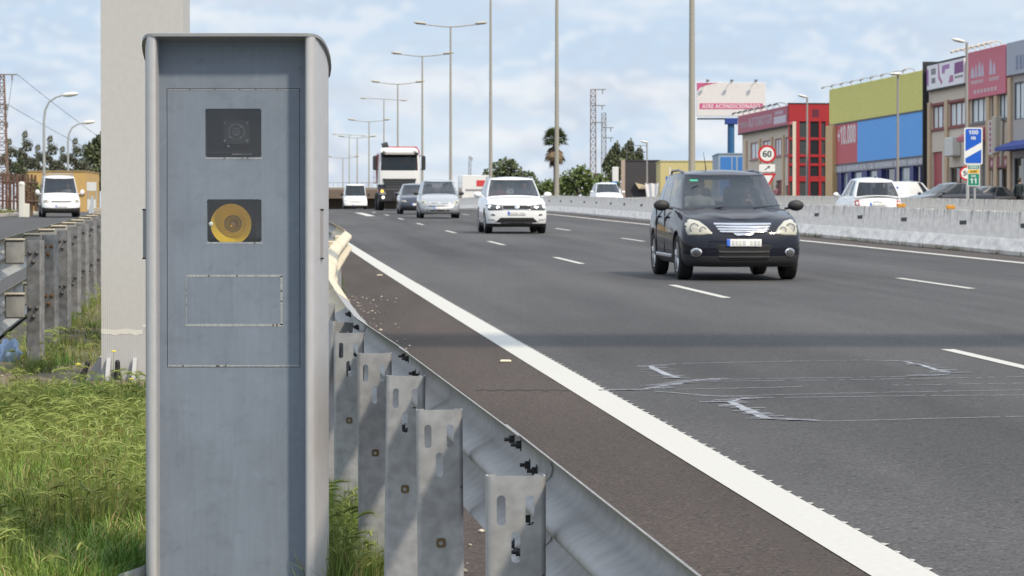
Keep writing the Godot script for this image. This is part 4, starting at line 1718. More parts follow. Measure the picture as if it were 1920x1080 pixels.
	un.box(Vector3(0, p.wr + 0.02, zw[0] - p.base / 2), Vector3(p.W * 0.80, 0.26, p.base + 0.9))
	for w in zw:
		for s in [-1.0, 1.0]:
			un.box(Vector3(s * p.W * 0.36, p.wr + 0.12, w), Vector3(p.W * 0.10, p.wr * 1.5, R * 1.9))
	part("underside", un, p.m_dark, o)
	for w in zw:
		for s in [-1.0, 1.0]:
			make_wheel(o, Vector3(s * (p.W * 0.5 - p.ww * 0.5 - 0.02), p.wr, w), p.wr, p.ww, p.m_tyre, p.m_rim, p.m_dark, s)
	# mirrors
	if p.has("mirror"):
		var q: Array = p.mirror
		for s in [-1.0, 1.0]:
			var mb := MB.new()
			mb.ball(Vector3(s * (p.W * 0.5 + q[0]), q[1], q[2]), Vector3(q[3], q[4], 0.075), 14, 8)
			mb.tube(Vector3(s * (p.W * 0.5 - 0.06), q[1] - q[4] * 0.6, q[2] - 0.02), Vector3(s * (p.W * 0.5 + q[0] - 0.05), q[1] - q[4] * 0.35, q[2]), 0.022, 0.02, 6)
			part("wing_mirror", mb, p.m_mirror, o)
	# seats and wheel seen through the glass
	if p.has("seats"):
		for q in p.seats:
			var mb := MB.new()
			var y: float = c.ys(q[1])
			mb.box(Vector3(q[0], y + 0.12, q[1]), Vector3(0.44, 0.36, 0.13), 0.05)
			mb.box(Vector3(q[0], y + 0.36, q[1] - 0.02), Vector3(0.24, 0.15, 0.09), 0.04)
			part("seat", mb, p.m_seat, o)
		var mb := MB.new()
		var pts := []
		for k in 21:
			var g := TAU * k / 20
			pts.append(Vector3(p.driver[0] + cos(g) * 0.18, c.ys(p.driver[1]) + 0.06 + sin(g) * 0.16, p.driver[1] + 0.38 - sin(g) * 0.07))
		mb.pipe(pts, [0.014], 6, false)
		part("steering_wheel", mb, p.m_dark, o)
	return c

func car_lamp(c: Car, o: Node3D, poly: Array, lens: Material, bowls: Array, bowl: Material, back := false, called := "headlight") -> void:
	for s in [-1.0, 1.0]:
		var h := part(called, patch(c, poly, 0.008, 0.018, back, s), lens, o)
		for q in bowls:
			var mb := MB.new()
			var y: float = q[1]
			var x: float = q[0] * s
			var z := c.nose(x, y, back) + (-0.024 if back else 0.024)
			mb.lathe([[q[2], 0.0], [q[2] * 0.9, 0.006], [q[2] * 0.6, -0.002], [0.0005, 0.006]], 16, Transform3D(Basis(Vector3.RIGHT, PI / 2 if not back else -PI / 2), Vector3(x, y, z)))
			part("reflector", mb, bowl, h)
			mb = MB.new()
			mb.lathe([[q[2] * 1.0, -0.001], [q[2] * 1.03, 0.006], [q[2] * 1.18, 0.002], [q[2] * 1.2, -0.004]], 16, Transform3D(Basis(Vector3.RIGHT, PI / 2 if not back else -PI / 2), Vector3(x, y, z)))
			part("reflector_ring", mb, mats.ring, h)

func plate_on(c: Car, o: Node3D, y: float, back := false, w := 0.26) -> void:
	var n := part("number_plate", patch(c, [[-w, y - 0.055], [w, y - 0.055], [w, y + 0.055], [-w, y + 0.055]], 0.014, 0.0, back), mat(0.70, 0.70, 0.69, 0.5), o)
	var s := -1.0 if back else 1.0
	part("blue_band", patch(c, [[-w * s, y - 0.054], [(-w + 0.05) * s, y - 0.054], [(-w + 0.05) * s, y + 0.054], [-w * s, y + 0.054]], 0.017, 0.0, back), mat(0.03, 0.12, 0.55, 0.5), n)
	for k in 8:
		if k == 4:
			continue
		var x: float = (-w + 0.075 + k * 0.055)
		part("blurred_character", patch(c, [[x, y - 0.034], [x + 0.036, y - 0.034], [x + 0.036, y + 0.034], [x, y + 0.034]], 0.0165, 0.0, back), mat(0.47 + 0.04 * (k % 3), 0.47 + 0.04 * (k % 3), 0.49, 0.6), n)

func base_car(body: Material, more: Dictionary) -> Dictionary:
	var p := {
		L = 4.4, W = 1.78, axle = 1.36, base = 2.63, wr = 0.33, ww = 0.22, fc = 0.42, fn = 2.6, rc = 0.34, rn = 3.0, taper = 0.05, clad = 0.0,
		bulge = [[0.0, 0.90], [0.05, 0.945], [0.14, 0.975], [0.3, 0.992], [0.55, 1.0], [0.74, 0.985], [0.85, 0.965], [0.93, 0.94], [0.98, 0.915], [1.0, 0.895]],
		face = [[0.0, -0.12], [0.05, -0.05], [0.14, -0.012], [0.3, 0.0], [0.5, -0.012], [0.62, -0.03], [0.74, -0.065], [0.85, -0.12], [0.93, -0.19], [1.0, -0.28]],
		tail = [[0.0, -0.10], [0.05, -0.04], [0.14, 0.0], [0.35, 0.0], [0.5, -0.05], [0.74, -0.08], [0.93, -0.12], [1.0, -0.16]],
		shoulder = [[-2.2, 0.98], [-1.2, 0.98], [0.9, 0.92], [1.3, 0.88], [1.75, 0.80], [2.1, 0.70]],
		under = [[-2.2, 0.32], [-1.6, 0.20], [1.6, 0.18], [2.2, 0.20]],
		cowl = 1.2, roof_f = 0.35, roof_r = -1.75, tailglass = -2.0, crown = 0.07, roofcrown = 0.05, belt = 0.88, roofw = 0.68,
		roof = [[-2.1, 1.33], [-1.6, 1.40], [-0.4, 1.46], [0.3, 1.43], [0.6, 1.40]],
		windows = [[0.06, 0.40], [0.44, 0.74], [0.79, 0.94]], glass = [0.05, 0.95],
		mirror = [0.09, 1.0, 0.72, 0.11, 0.08], seats = [[0.36, 0.0], [-0.36, 0.0], [0.36, -0.9], [-0.36, -0.9]], driver = [0.36, 0.0],
		m_body = body, m_clad = mats.plastic, m_glass = mats.carglass, m_dark = mats.black, m_tyre = mats.tyre, m_rim = mats.rim, m_mirror = body, m_seat = mats.seat}
	p.merge(more, true)
	return p

var mats := {}
func car_mats() -> void:
	mats.plastic = mat(0.022, 0.022, 0.024, 0.6)
	mats.carglass = glass(0.012, 0.018, 0.026, 0.58)
	mats.black = mat(0.010, 0.010, 0.011, 0.7)
	mats.tyre = mat(0.016, 0.016, 0.016, 0.85)
	mats.rim = mat(0.45, 0.45, 0.46, 0.3, 0.7)
	mats.seat = mat(0.03, 0.03, 0.034, 0.9)
	mats.chrome = mat(0.58, 0.58, 0.60, 0.2, 0.95)
	mats.lens = mat(0.40, 0.39, 0.32, 0.08)
	mats.lens.clearcoat_enabled = true
	mats.bowl = mat(0.5, 0.5, 0.5, 0.12, 0.9)
	mats.ring = mat(0.10, 0.10, 0.10, 0.2, 0.3)
	mats.soft = mat(0.75, 0.74, 0.68, 0.15, 0.5)
	mats.red = mat(0.36, 0.012, 0.012, 0.15)
	mats.amber = mat(0.7, 0.22, 0.01, 0.2)

# on its wheels on the sloping road, front towards the eye
func park(o: Node3D, at: Vector3, d: float, flip := false) -> void:
	var slope := (gnd(d + 1) - gnd(d - 1)) / 2
	var side := (lane(d - 1) - lane(d + 1)) / 2
	var z := Vector3(side, -slope, 1).normalized()
	if flip:
		z = -z
	var x := Vector3.UP.cross(z).normalized()
	o.transform = Transform3D(Basis(x, z.cross(x), z), at)

func seat_people(car: Node3D, spots: Array) -> void:
	for q in spots:
		var o := make_person(q[1], q[2], q[3])
		o.transform = car.transform * Transform3D(Basis(Vector3.UP, q[4]), q[0])

func cars() -> void:
	car_mats()
	# --- black crossover
	var o := thing("crossover_car", "black crossover car with chrome grille and pale headlights, nearest in the traffic", "car")
	var black := paint(0.008, 0.009, 0.018, 0.5, 0.0)
	black.metallic_specular = 0.2
	black.clearcoat = 0.7
	var p := base_car(black, {L = 4.5, W = 1.84, axle = 1.40, base = 2.76, wr = 0.345, ww = 0.225, clad = 0.26,
		shoulder = [[-2.25, 1.10], [-1.2, 1.10], [0.9, 1.05], [1.2, 1.02], [1.6, 0.97], [1.95, 0.91], [2.2, 0.85]],
		face = [[0.0, -0.14], [0.05, -0.06], [0.14, -0.02], [0.3, 0.0], [0.5, 0.0], [0.62, -0.012], [0.74, -0.035], [0.85, -0.075], [0.93, -0.14], [1.0, -0.26]],
		under = [[-2.2, 0.36], [-1.6, 0.24], [1.6, 0.22], [2.2, 0.20]],
		cowl = 1.22, roof_f = 0.42, roof_r = -1.95, tailglass = -2.15, crown = 0.06, rib = 0.022, roofw = 0.685, belt = 0.845,
		roof = [[-2.1, 1.50], [-1.6, 1.57], [-0.4, 1.61], [0.3, 1.585], [0.6, 1.55]], mirror = [0.115, 1.11, 0.70, 0.125, 0.085], m_mirror = mats.plastic,
		seats = [[0.38, -0.1], [-0.38, -0.1], [0.38, -0.95], [-0.38, -0.95]], driver = [0.38, -0.1]})
	p.m_clad = mat(0.03, 0.03, 0.034, 0.5)
	var c := build_car(o, p)
	car_lamp(c, o, [[0.46, 0.70], [0.62, 0.675], [0.815, 0.675], [0.855, 0.78], [0.84, 0.87], [0.76, 0.915], [0.64, 0.885], [0.54, 0.80]], mats.lens, [[0.72, 0.785, 0.06], [0.60, 0.755, 0.042]], mats.soft)
	part("grille", patch(c, [[-0.43, 0.835], [-0.40, 0.725], [-0.2, 0.685], [0.2, 0.685], [0.40, 0.725], [0.43, 0.835], [0.2, 0.86], [-0.2, 0.86]], 0.002), mats.black, o)
	for q in [[0.848, 0.43, 0.43], [0.808, 0.405, 0.40], [0.770, 0.385, 0.37], [0.735, 0.36, 0.31]]:
		part("grille_bar", patch(c, [[-q[1], q[0] - 0.013], [-0.15, q[0] - 0.022], [0.15, q[0] - 0.022], [q[1], q[0] - 0.013], [q[1], q[0] + 0.011], [-q[1], q[0] + 0.011]], 0.016, 0.008), mats.chrome, o)
	part("grille_bar", patch(c, [[-0.16, 0.71], [-0.12, 0.667], [0.12, 0.667], [0.16, 0.71]], 0.018, 0.01), mats.chrome, o)
	part("bumper_intake", patch(c, [[-0.42, 0.535], [-0.36, 0.30], [0.36, 0.30], [0.42, 0.535]], 0.003), mats.black, o)
	for y in [0.355, 0.43]:
		part("intake_slat", patch(c, [[-0.37, y - 0.01], [0.37, y - 0.01], [0.38, y + 0.012], [-0.38, y + 0.012]], 0.012), mat(0.07, 0.07, 0.075, 0.35), o)
	for s in [-1.0, 1.0]:
		var ring := []
		for k in 16:
			ring.append([s * (0.70 + cos(TAU * k / 16) * 0.082), 0.42 + sin(TAU * k / 16) * 0.068])
		var h := part("fog_lamp", patch(c, ring, 0.012, 0.01), mats.chrome, o)
		var inner := []
		for k in 14:
			inner.append([s * (0.70 + cos(TAU * k / 14) * 0.052), 0.42 + sin(TAU * k / 14) * 0.046])
		part("lamp_glass", patch(c, inner, 0.026, 0.004), mat(0.08, 0.085, 0.09, 0.15), h)
	plate_on(c, o, 0.565)
	for s in [-1.0, 1.0]:
		var mb := MB.new()
		mb.pipe([Vector3(s * 0.59, 1.57, 0.16), Vector3(s * 0.595, 1.615, -0.02), Vector3(s * 0.595, 1.65, -0.6), Vector3(s * 0.59, 1.64, -1.4), Vector3(s * 0.575, 1.56, -1.7)], [0.016, 0.02, 0.02, 0.02, 0.016], 8)
		part("roof_rail", mb, mat(0.14, 0.14, 0.145, 0.35, 0.5), o)
		mb = MB.new()
		mb.box(Vector3(s * 0.905, 0.345, 0.02), Vector3(0.035, 0.055, 1.75), 0.012)
		part("sill_trim", mb, mat(0.45, 0.46, 0.48, 0.3, 0.6), o)
		for z in [0.28, -0.72]:
			mb = MB.new()
			mb.box(Vector3(s * 0.912, 0.93, z), Vector3(0.03, 0.035, 0.2), 0.012)
			part("door_handle", mb, black, o)
			mb = MB.new()
			mb.box(Vector3(s * 0.908, 0.72, z - 0.17), Vector3(0.02, 0.66, 0.009))
			part("door_gap", mb, mats.black, o)
	var mb2 := MB.new()
	mb2.pipe([Vector3(-0.08, 1.64, -1.2), Vector3(-0.075, 1.75, -1.34), Vector3(-0.07, 1.95, -1.58)], [0.012, 0.006, 0.003], 6)
	part("aerial", mb2, mats.black, o)
	mb2 = MB.new()
	mb2.box(Vector3(-0.52, 1.49, 0.55), Vector3(0.12, 0.035, 0.004), 0.0, Basis(Vector3.RIGHT, -0.9))
	part("green_sticker", mb2, mat(0.05, 0.42, 0.26, 0.6), o)
	for s in [-0.3, 0.3]:
		mb2 = MB.new()
		mb2.tube(Vector3(s, 1.075, 1.22), Vector3(s + 0.42, 1.115, 1.10), 0.009, 0.006, 5)
		part("wiper", mb2, mats.black, o)
	park(o, on_road(1.33, 49.6), 49.6)
	seat_people(o, [[Vector3(-0.40, 1.02, 0.18), "dark-haired person in a pale top in the passenger seat of the black car", "dark", 0, 0.0], [Vector3(0.38, 1.0, 0.1), "person in grey driving the black crossover, one hand raised to the wheel", "grey", 1, -0.35]])

	# --- white crossover
	o = thing("crossover_car", "white crossover car with lit headlights and black lower bumper, mid-road behind the black car", "car")
	var white := paint(0.72, 0.73, 0.74, 0.4)
	p = base_car(white, {L = 4.4, W = 1.84, axle = 1.38, base = 2.68, wr = 0.35, ww = 0.23, clad = 0.14, fn = 3.0, fc = 0.34,
		shoulder = [[-2.2, 1.10], [-1.2, 1.10], [0.9, 1.06], [1.3, 1.04], [1.75, 0.99], [2.0, 0.95], [2.2, 0.92]],
		face = [[0.0, -0.13], [0.05, -0.06], [0.14, -0.02], [0.3, 0.0], [0.6, -0.005], [0.74, -0.02], [0.85, -0.05], [0.93, -0.10], [1.0, -0.20]],
		cowl = 1.12, roof_f = 0.3, roof_r = -1.9, tailglass = -2.1, crown = 0.055, roofw = 0.72, belt = 0.89,
		roof = [[-2.1, 1.52], [-1.6, 1.58], [-0.4, 1.62], [0.3, 1.60], [0.6, 1.56]], mirror = [0.12, 1.13, 0.60, 0.12, 0.09]})
	c = build_car(o, p)
	var lit := lamp(0.95, 0.97, 1.0, 2.2)
	car_lamp(c, o, [[0.40, 0.69], [0.80, 0.675], [0.875, 0.70], [0.885, 0.84], [0.82, 0.875], [0.42, 0.83]], mat(0.09, 0.095, 0.10, 0.1), [[0.78, 0.79, 0.05], [0.55, 0.765, 0.05]], lit)
	part("grille", patch(c, [[-0.40, 0.70], [0.40, 0.70], [0.42, 0.835], [-0.42, 0.835]], 0.004), mats.black, o)
	for y in [0.708, 0.828]:
		part("grille_bar", patch(c, [[-0.40, y - 0.008], [0.40, y - 0.008], [0.40, y + 0.008], [-0.40, y + 0.008]], 0.014, 0.004), mats.chrome, o)
	var badge := []
	for k in 16:
		badge.append([cos(TAU * k / 16) * 0.07, 0.77 + sin(TAU * k / 16) * 0.07])
	part("round_badge", patch(c, badge, 0.02, 0.008), mats.chrome, o)
	part("bumper_intake", patch(c, [[-0.48, 0.47], [-0.62, 0.34], [0.62, 0.34], [0.48, 0.47]], 0.004), mats.black, o)
	part("bumper_lip", patch(c, [[-0.88, 0.22], [0.88, 0.22], [0.86, 0.34], [-0.86, 0.34]], 0.004), mats.plastic, o)
	for s in [-1.0, 1.0]:
		part("fog_recess", patch(c, [[0.62, 0.52], [0.84, 0.53], [0.86, 0.59], [0.66, 0.57]], 0.004, 0.0, false, s), mats.black, o)
		part("fog_lamp", patch(c, [[0.62, 0.375], [0.86, 0.375], [0.86, 0.43], [0.64, 0.43]], 0.006, 0.0, false, s), mat(0.4, 0.41, 0.42, 0.2), o)
		var mb := MB.new()
		mb.pipe([Vector3(s * 0.63, 1.60, 0.1), Vector3(s * 0.63, 1.66, -0.1), Vector3(s * 0.63, 1.66, -1.5), Vector3(s * 0.62, 1.59, -1.7)], [0.016], 6)
		part("roof_rail", mb, mat(0.4, 0.4, 0.42, 0.3, 0.6), o)
	plate_on(c, o, 0.60)
	park(o, on_road(1.72, 95.5), 95.5)
	seat_people(o, [[Vector3(-0.38, 1.02, 0.08), "person in a dark red top in the passenger seat of the white crossover", "red", 0, 0.0], [Vector3(0.38, 1.02, 0.08), "person in dark clothes driving the white crossover with lit headlights", "night", 1, 0.0]])

	# --- silver people carrier
	o = thing("silver_car", "silver people carrier with a sloping bonnet, between the truck and the white crossover", "car")
	var silver := paint(0.36, 0.37, 0.39, 0.3, 0.5)
	p = base_car(silver, {L = 4.28, W = 1.75, axle = 1.32, base = 2.76, wr = 0.315, ww = 0.2, fn = 2.4, fc = 0.5,
		shoulder = [[-2.2, 1.05], [-1.2, 1.05], [0.9, 1.00], [1.2, 0.97], [1.6, 0.86], [1.9, 0.74], [2.1, 0.66]],
		cowl = 1.30, roof_f = 0.35, roof_r = -1.85, tailglass = -2.05, crown = 0.08, roofw = 0.72, belt = 0.90,
		roof = [[-2.1, 1.50], [-1.6, 1.58], [-0.4, 1.63], [0.3, 1.60], [0.6, 1.54]], mirror = [0.10, 1.06, 0.80, 0.11, 0.075], m_mirror = mats.plastic})
	c = build_car(o, p)
	car_lamp(c, o, [[0.50, 0.615], [0.76, 0.60], [0.83, 0.70], [0.80, 0.78], [0.62, 0.74]], mats.lens, [[0.70, 0.67, 0.05]], mats.bowl)
	part("grille", patch(c, [[-0.44, 0.62], [0.44, 0.62], [0.48, 0.70], [-0.48, 0.70]], 0.004), mat(0.5, 0.5, 0.5, 0.35, 0.4), o)
	for s in [-0.24, 0.2]:
		part("grille_slot", patch(c, [[s - 0.15, 0.645], [s + 0.15, 0.645], [s + 0.15, 0.665], [s - 0.15, 0.665]], 0.008), mats.black, o)
	part("bumper_strip", patch(c, [[-0.84, 0.50], [0.84, 0.50], [0.84, 0.54], [-0.84, 0.54]], 0.01), mats.plastic, o)
	part("bumper_intake", patch(c, [[-0.72, 0.30], [0.72, 0.30], [0.66, 0.37], [-0.66, 0.37]], 0.004), mats.black, o)
	plate_on(c, o, 0.445)
	park(o, on_road(1.75, 138.0), 138.0)
	seat_people(o, [[Vector3(0.38, 0.98, 0.12), "person in dark clothes driving the silver people carrier", "night", 0, 0.0]])

	# --- dark hatchback behind it
	o = thing("hatchback_car", "dark blue hatchback half hidden behind the silver people carrier", "car")
	p = base_car(paint(0.018, 0.022, 0.04, 0.3, 0.3), {L = 4.1, W = 1.72, axle = 1.26, base = 2.5, wr = 0.31, ww = 0.2, cowl = 1.1, roof_r = -1.6, tailglass = -1.9})
	c = build_car(o, p)
	car_lamp(c, o, [[0.48, 0.60], [0.74, 0.60], [0.80, 0.70], [0.60, 0.69]], mats.lens, [[0.66, 0.65, 0.04]], mats.bowl)
	part("bumper_intake", patch(c, [[-0.6, 0.26], [0.6, 0.26], [0.55, 0.40], [-0.55, 0.40]], 0.004), mats.black, o)
	plate_on(c, o, 0.47)
	park(o, on_road(1.68, 158.0), 158.0)

	# --- white panel van far off
	o = thing("panel_van", "white panel van in the distance, left of the big white truck", "van")
	p = base_car(white, {L = 4.9, W = 1.98, axle = 1.55, base = 2.9, wr = 0.33, ww = 0.2, fn = 3.6, fc = 0.3, rn = 5.0, rc = 0.12, clad = 0.26, taper = 0.02,
		shoulder = [[-2.4, 1.26], [0.9, 1.24], [1.5, 1.16], [2.0, 1.0], [2.4, 0.86]], cowl = 1.75, roof_f = 1.05, roof_r = -2.35, tailglass = -2.42, belt = 0.93, roofw = 0.80, crown = 0.05,
		roof = [[-2.4, 2.12], [0.8, 2.14], [1.2, 2.06]], windows = [[0.04, 0.24], [0.3, 0.6], [0.65, 0.95]], blind = true, mirror = [0.14, 1.3, 1.2, 0.10, 0.14], m_mirror = mats.plastic, seats = [[0.4, 0.9], [-0.4, 0.9]], driver = [0.4, 0.9]})
	c = build_car(o, p)
	car_lamp(c, o, [[0.62, 0.70], [0.88, 0.72], [0.90, 0.86], [0.66, 0.80]], mats.lens, [], mats.bowl)
	part("grille", patch(c, [[-0.45, 0.62], [0.45, 0.62], [0.5, 0.76], [-0.5, 0.76]], 0.004), mat(0.35, 0.35, 0.34, 0.5), o)
	plate_on(c, o, 0.42)
	park(o, on_road(2.1, 268.0), 268.0)

	# --- small white van on the side road
	o = thing("delivery_van", "white delivery van with a black bumper and roof rack on the side road at left", "van")
	p = base_car(white, {L = 4.35, W = 1.70, axle = 1.4, base = 2.7, wr = 0.30, ww = 0.19, fn = 2.7, fc = 0.42, rn = 5.0, rc = 0.12, clad = 0.38, taper = 0.03,
		shoulder = [[-2.2, 1.08], [0.9, 1.06], [1.2, 1.02], [1.7, 0.93], [2.0, 0.83], [2.2, 0.75]], cowl = 1.35, roof_f = 0.6, roof_r = -2.05, tailglass = -2.12, belt = 0.92, roofw = 0.78, crown = 0.06,
		roof = [[-2.1, 1.80], [-0.4, 1.82], [0.5, 1.77], [0.8, 1.70]], windows = [[0.05, 0.33], [0.4, 0.65], [0.7, 0.95]], blind = true, mirror = [0.13, 1.10, 0.85, 0.10, 0.12],
		seats = [[0.36, 0.3], [-0.36, 0.3]], driver = [0.36, 0.3]})
	c = build_car(o, p)
	car_lamp(c, o, [[0.50, 0.66], [0.76, 0.64], [0.82, 0.74], [0.72, 0.80], [0.52, 0.74]], mats.lens, [[0.66, 0.71, 0.045]], mats.bowl)
	part("grille", patch(c, [[-0.42, 0.66], [0.42, 0.66], [0.46, 0.72], [-0.46, 0.72]], 0.004), mats.black, o)
	part("bumper_intake", patch(c, [[-0.5, 0.25], [0.5, 0.25], [0.5, 0.34], [-0.5, 0.34]], 0.004), mats.black, o)
	plate_on(c, o, 0.50)
	var rack := MB.new()
	for z in [0.2, -0.6, -1.4]:
		rack.tube(Vector3(-0.62, 1.93, z), Vector3(0.62, 1.93, z), 0.02, 0.02, 6)
		for s in [-1.0, 1.0]:
			rack.tube(Vector3(s * 0.6, 1.76, z), Vector3(s * 0.6, 1.93, z), 0.018, 0.018, 6)
	for s in [-1.0, 1.0]:
		rack.tube(Vector3(s * 0.6, 1.93, 0.35), Vector3(s * 0.6, 1.93, -1.6), 0.02, 0.02, 6)
	part("roof_rack", rack, mat(0.35, 0.34, 0.32, 0.5, 0.3), o)
	var at := Vector3(-20.1, gnd(142), -142)
	park(o, at, 142.0)
	o.rotate_y(0.12)
	seat_people(o, [[Vector3(0.36, 0.99, 0.42), "person in a pale shirt driving the white delivery van at left", "pale", 0, 0.0]])

	# --- small white hatchback seen from behind
	o = thing("small_hatchback", "small rounded white hatchback driving away behind the median barrier", "car")
	p = base_car(white, {L = 3.57, W = 1.63, axle = 1.1, base = 2.3, wr = 0.30, ww = 0.19, rn = 2.4, rc = 0.42, taper = 0.06,
		shoulder = [[-1.8, 0.93], [-1.2, 0.98], [0.7, 0.95], [1.2, 0.86], [1.7, 0.72]],
		tail = [[0.0, -0.12], [0.05, -0.06], [0.14, -0.02], [0.35, 0.0], [0.5, 0.0], [0.74, -0.03], [0.93, -0.09], [1.0, -0.14]],
		cowl = 0.95, roof_f = 0.25, roof_r = -1.30, tailglass = -1.70, belt = 0.90, roofw = 0.68, roofcrown = 0.06, crown = 0.06,
		roof = [[-1.7, 1.36], [-1.1, 1.46], [-0.3, 1.50], [0.3, 1.46]], windows = [[0.06, 0.56], [0.62, 0.90]], mirror = [0.08, 1.02, 0.55, 0.09, 0.075], seats = [[0.34, -0.1], [-0.34, -0.1]], driver = [0.34, -0.1]})
	c = build_car(o, p)
	car_lamp(c, o, [[0.56, 0.66], [0.70, 0.66], [0.71, 0.86], [0.58, 0.86]], mats.red, [], mats.bowl, true, "tail_light")
	for s in [-1.0, 1.0]:
		part("lamp_centre", patch(c, [[0.60, 0.71], [0.665, 0.71], [0.67, 0.81], [0.61, 0.81]], 0.03, 0.0, true, s), white, o)
	plate_on(c, o, 0.74, true, 0.26)
	part("plate_handle", patch(c, [[-0.17, 0.805], [0.17, 0.805], [0.15, 0.83], [-0.15, 0.83]], 0.03, 0.01, true), mats.chrome, o)
	var fin := MB.new()
	fin.box(Vector3(0, 1.565, -1.15), Vector3(0.03, 0.06, 0.12), 0.012)
	part("aerial", fin, mats.black, o)
	park(o, on_road(13.02, 99.0, 0.10), 99.0, true)

	# --- parked cars in front of the shops, and one far roof
	o = thing("parked_van", "low white van parked beyond the rear barrier, right of the small white hatchback", "van")
	p = base_car(white, {L = 4.4, W = 1.75, roof = [[-2.1, 1.50], [-0.4, 1.58], [0.5, 1.50]], shoulder = [[-2.2, 1.0], [0.9, 0.98], [1.3, 0.94], [2.1, 0.75]], windows = [[0.06, 0.36], [0.4, 0.65], [0.7, 0.95]], blind = true})
	c = build_car(o, p)
	var lt := MB.new()
	for k in 3:
		lt.box(Vector3(-0.3 + k * 0.16, 1.28, -2.08), Vector3(0.12, 0.09, 0.012))
	part("blue_lettering", lt, mat(0.04, 0.08, 0.4, 0.5), o)
	o.transform = Transform3D(Basis(Vector3.UP, PI - 0.55), sv(1706, 400, 150.0))
	o.position.y = gnd(150.0) - 0.02
	var ink := paint(0.012, 0.013, 0.017, 0.3, 0.3)
	o = thing("parked_saloon", "black saloon parked side-on behind the rear barrier, below the countdown sign", "car")
	p = base_car(ink, {L = 4.6, roof_f = 0.1, cowl = 1.05, roof_r = -1.15, tailglass = -1.75, roof = [[-1.7, 1.30], [-1.1, 1.40], [-0.3, 1.44], [0.4, 1.38]], windows = [[0.06, 0.42], [0.46, 0.80]]})
	c = build_car(o, p)
	o.transform = Transform3D(Basis(Vector3.UP, -1.12), sv(1772, 400, 142.0))
	o.position.y = gnd(142.0) + 0.05
	o = copy_of(o, "black car parked farther right behind the rear barrier, only its sloping roof showing", Vector3.ZERO)
	o.transform = Transform3D(Basis(Vector3.UP, -1.2), sv(1838, 400, 150.0))
	o.position.y = gnd(150.0) - 0.1
	o = thing("far_car", "white car whose roof just shows over the median barrier, below the pylons", "car")
	p = base_car(white, {seats = [[0.36, 0.0], [-0.36, 0.0]], roof = [[-2.1, 1.40], [-1.6, 1.50], [-0.4, 1.56], [0.3, 1.53], [0.6, 1.50]]})
	c = build_car(o, p)
	park(o, on_road(15.5, 198.0, 0.1), 198.0)

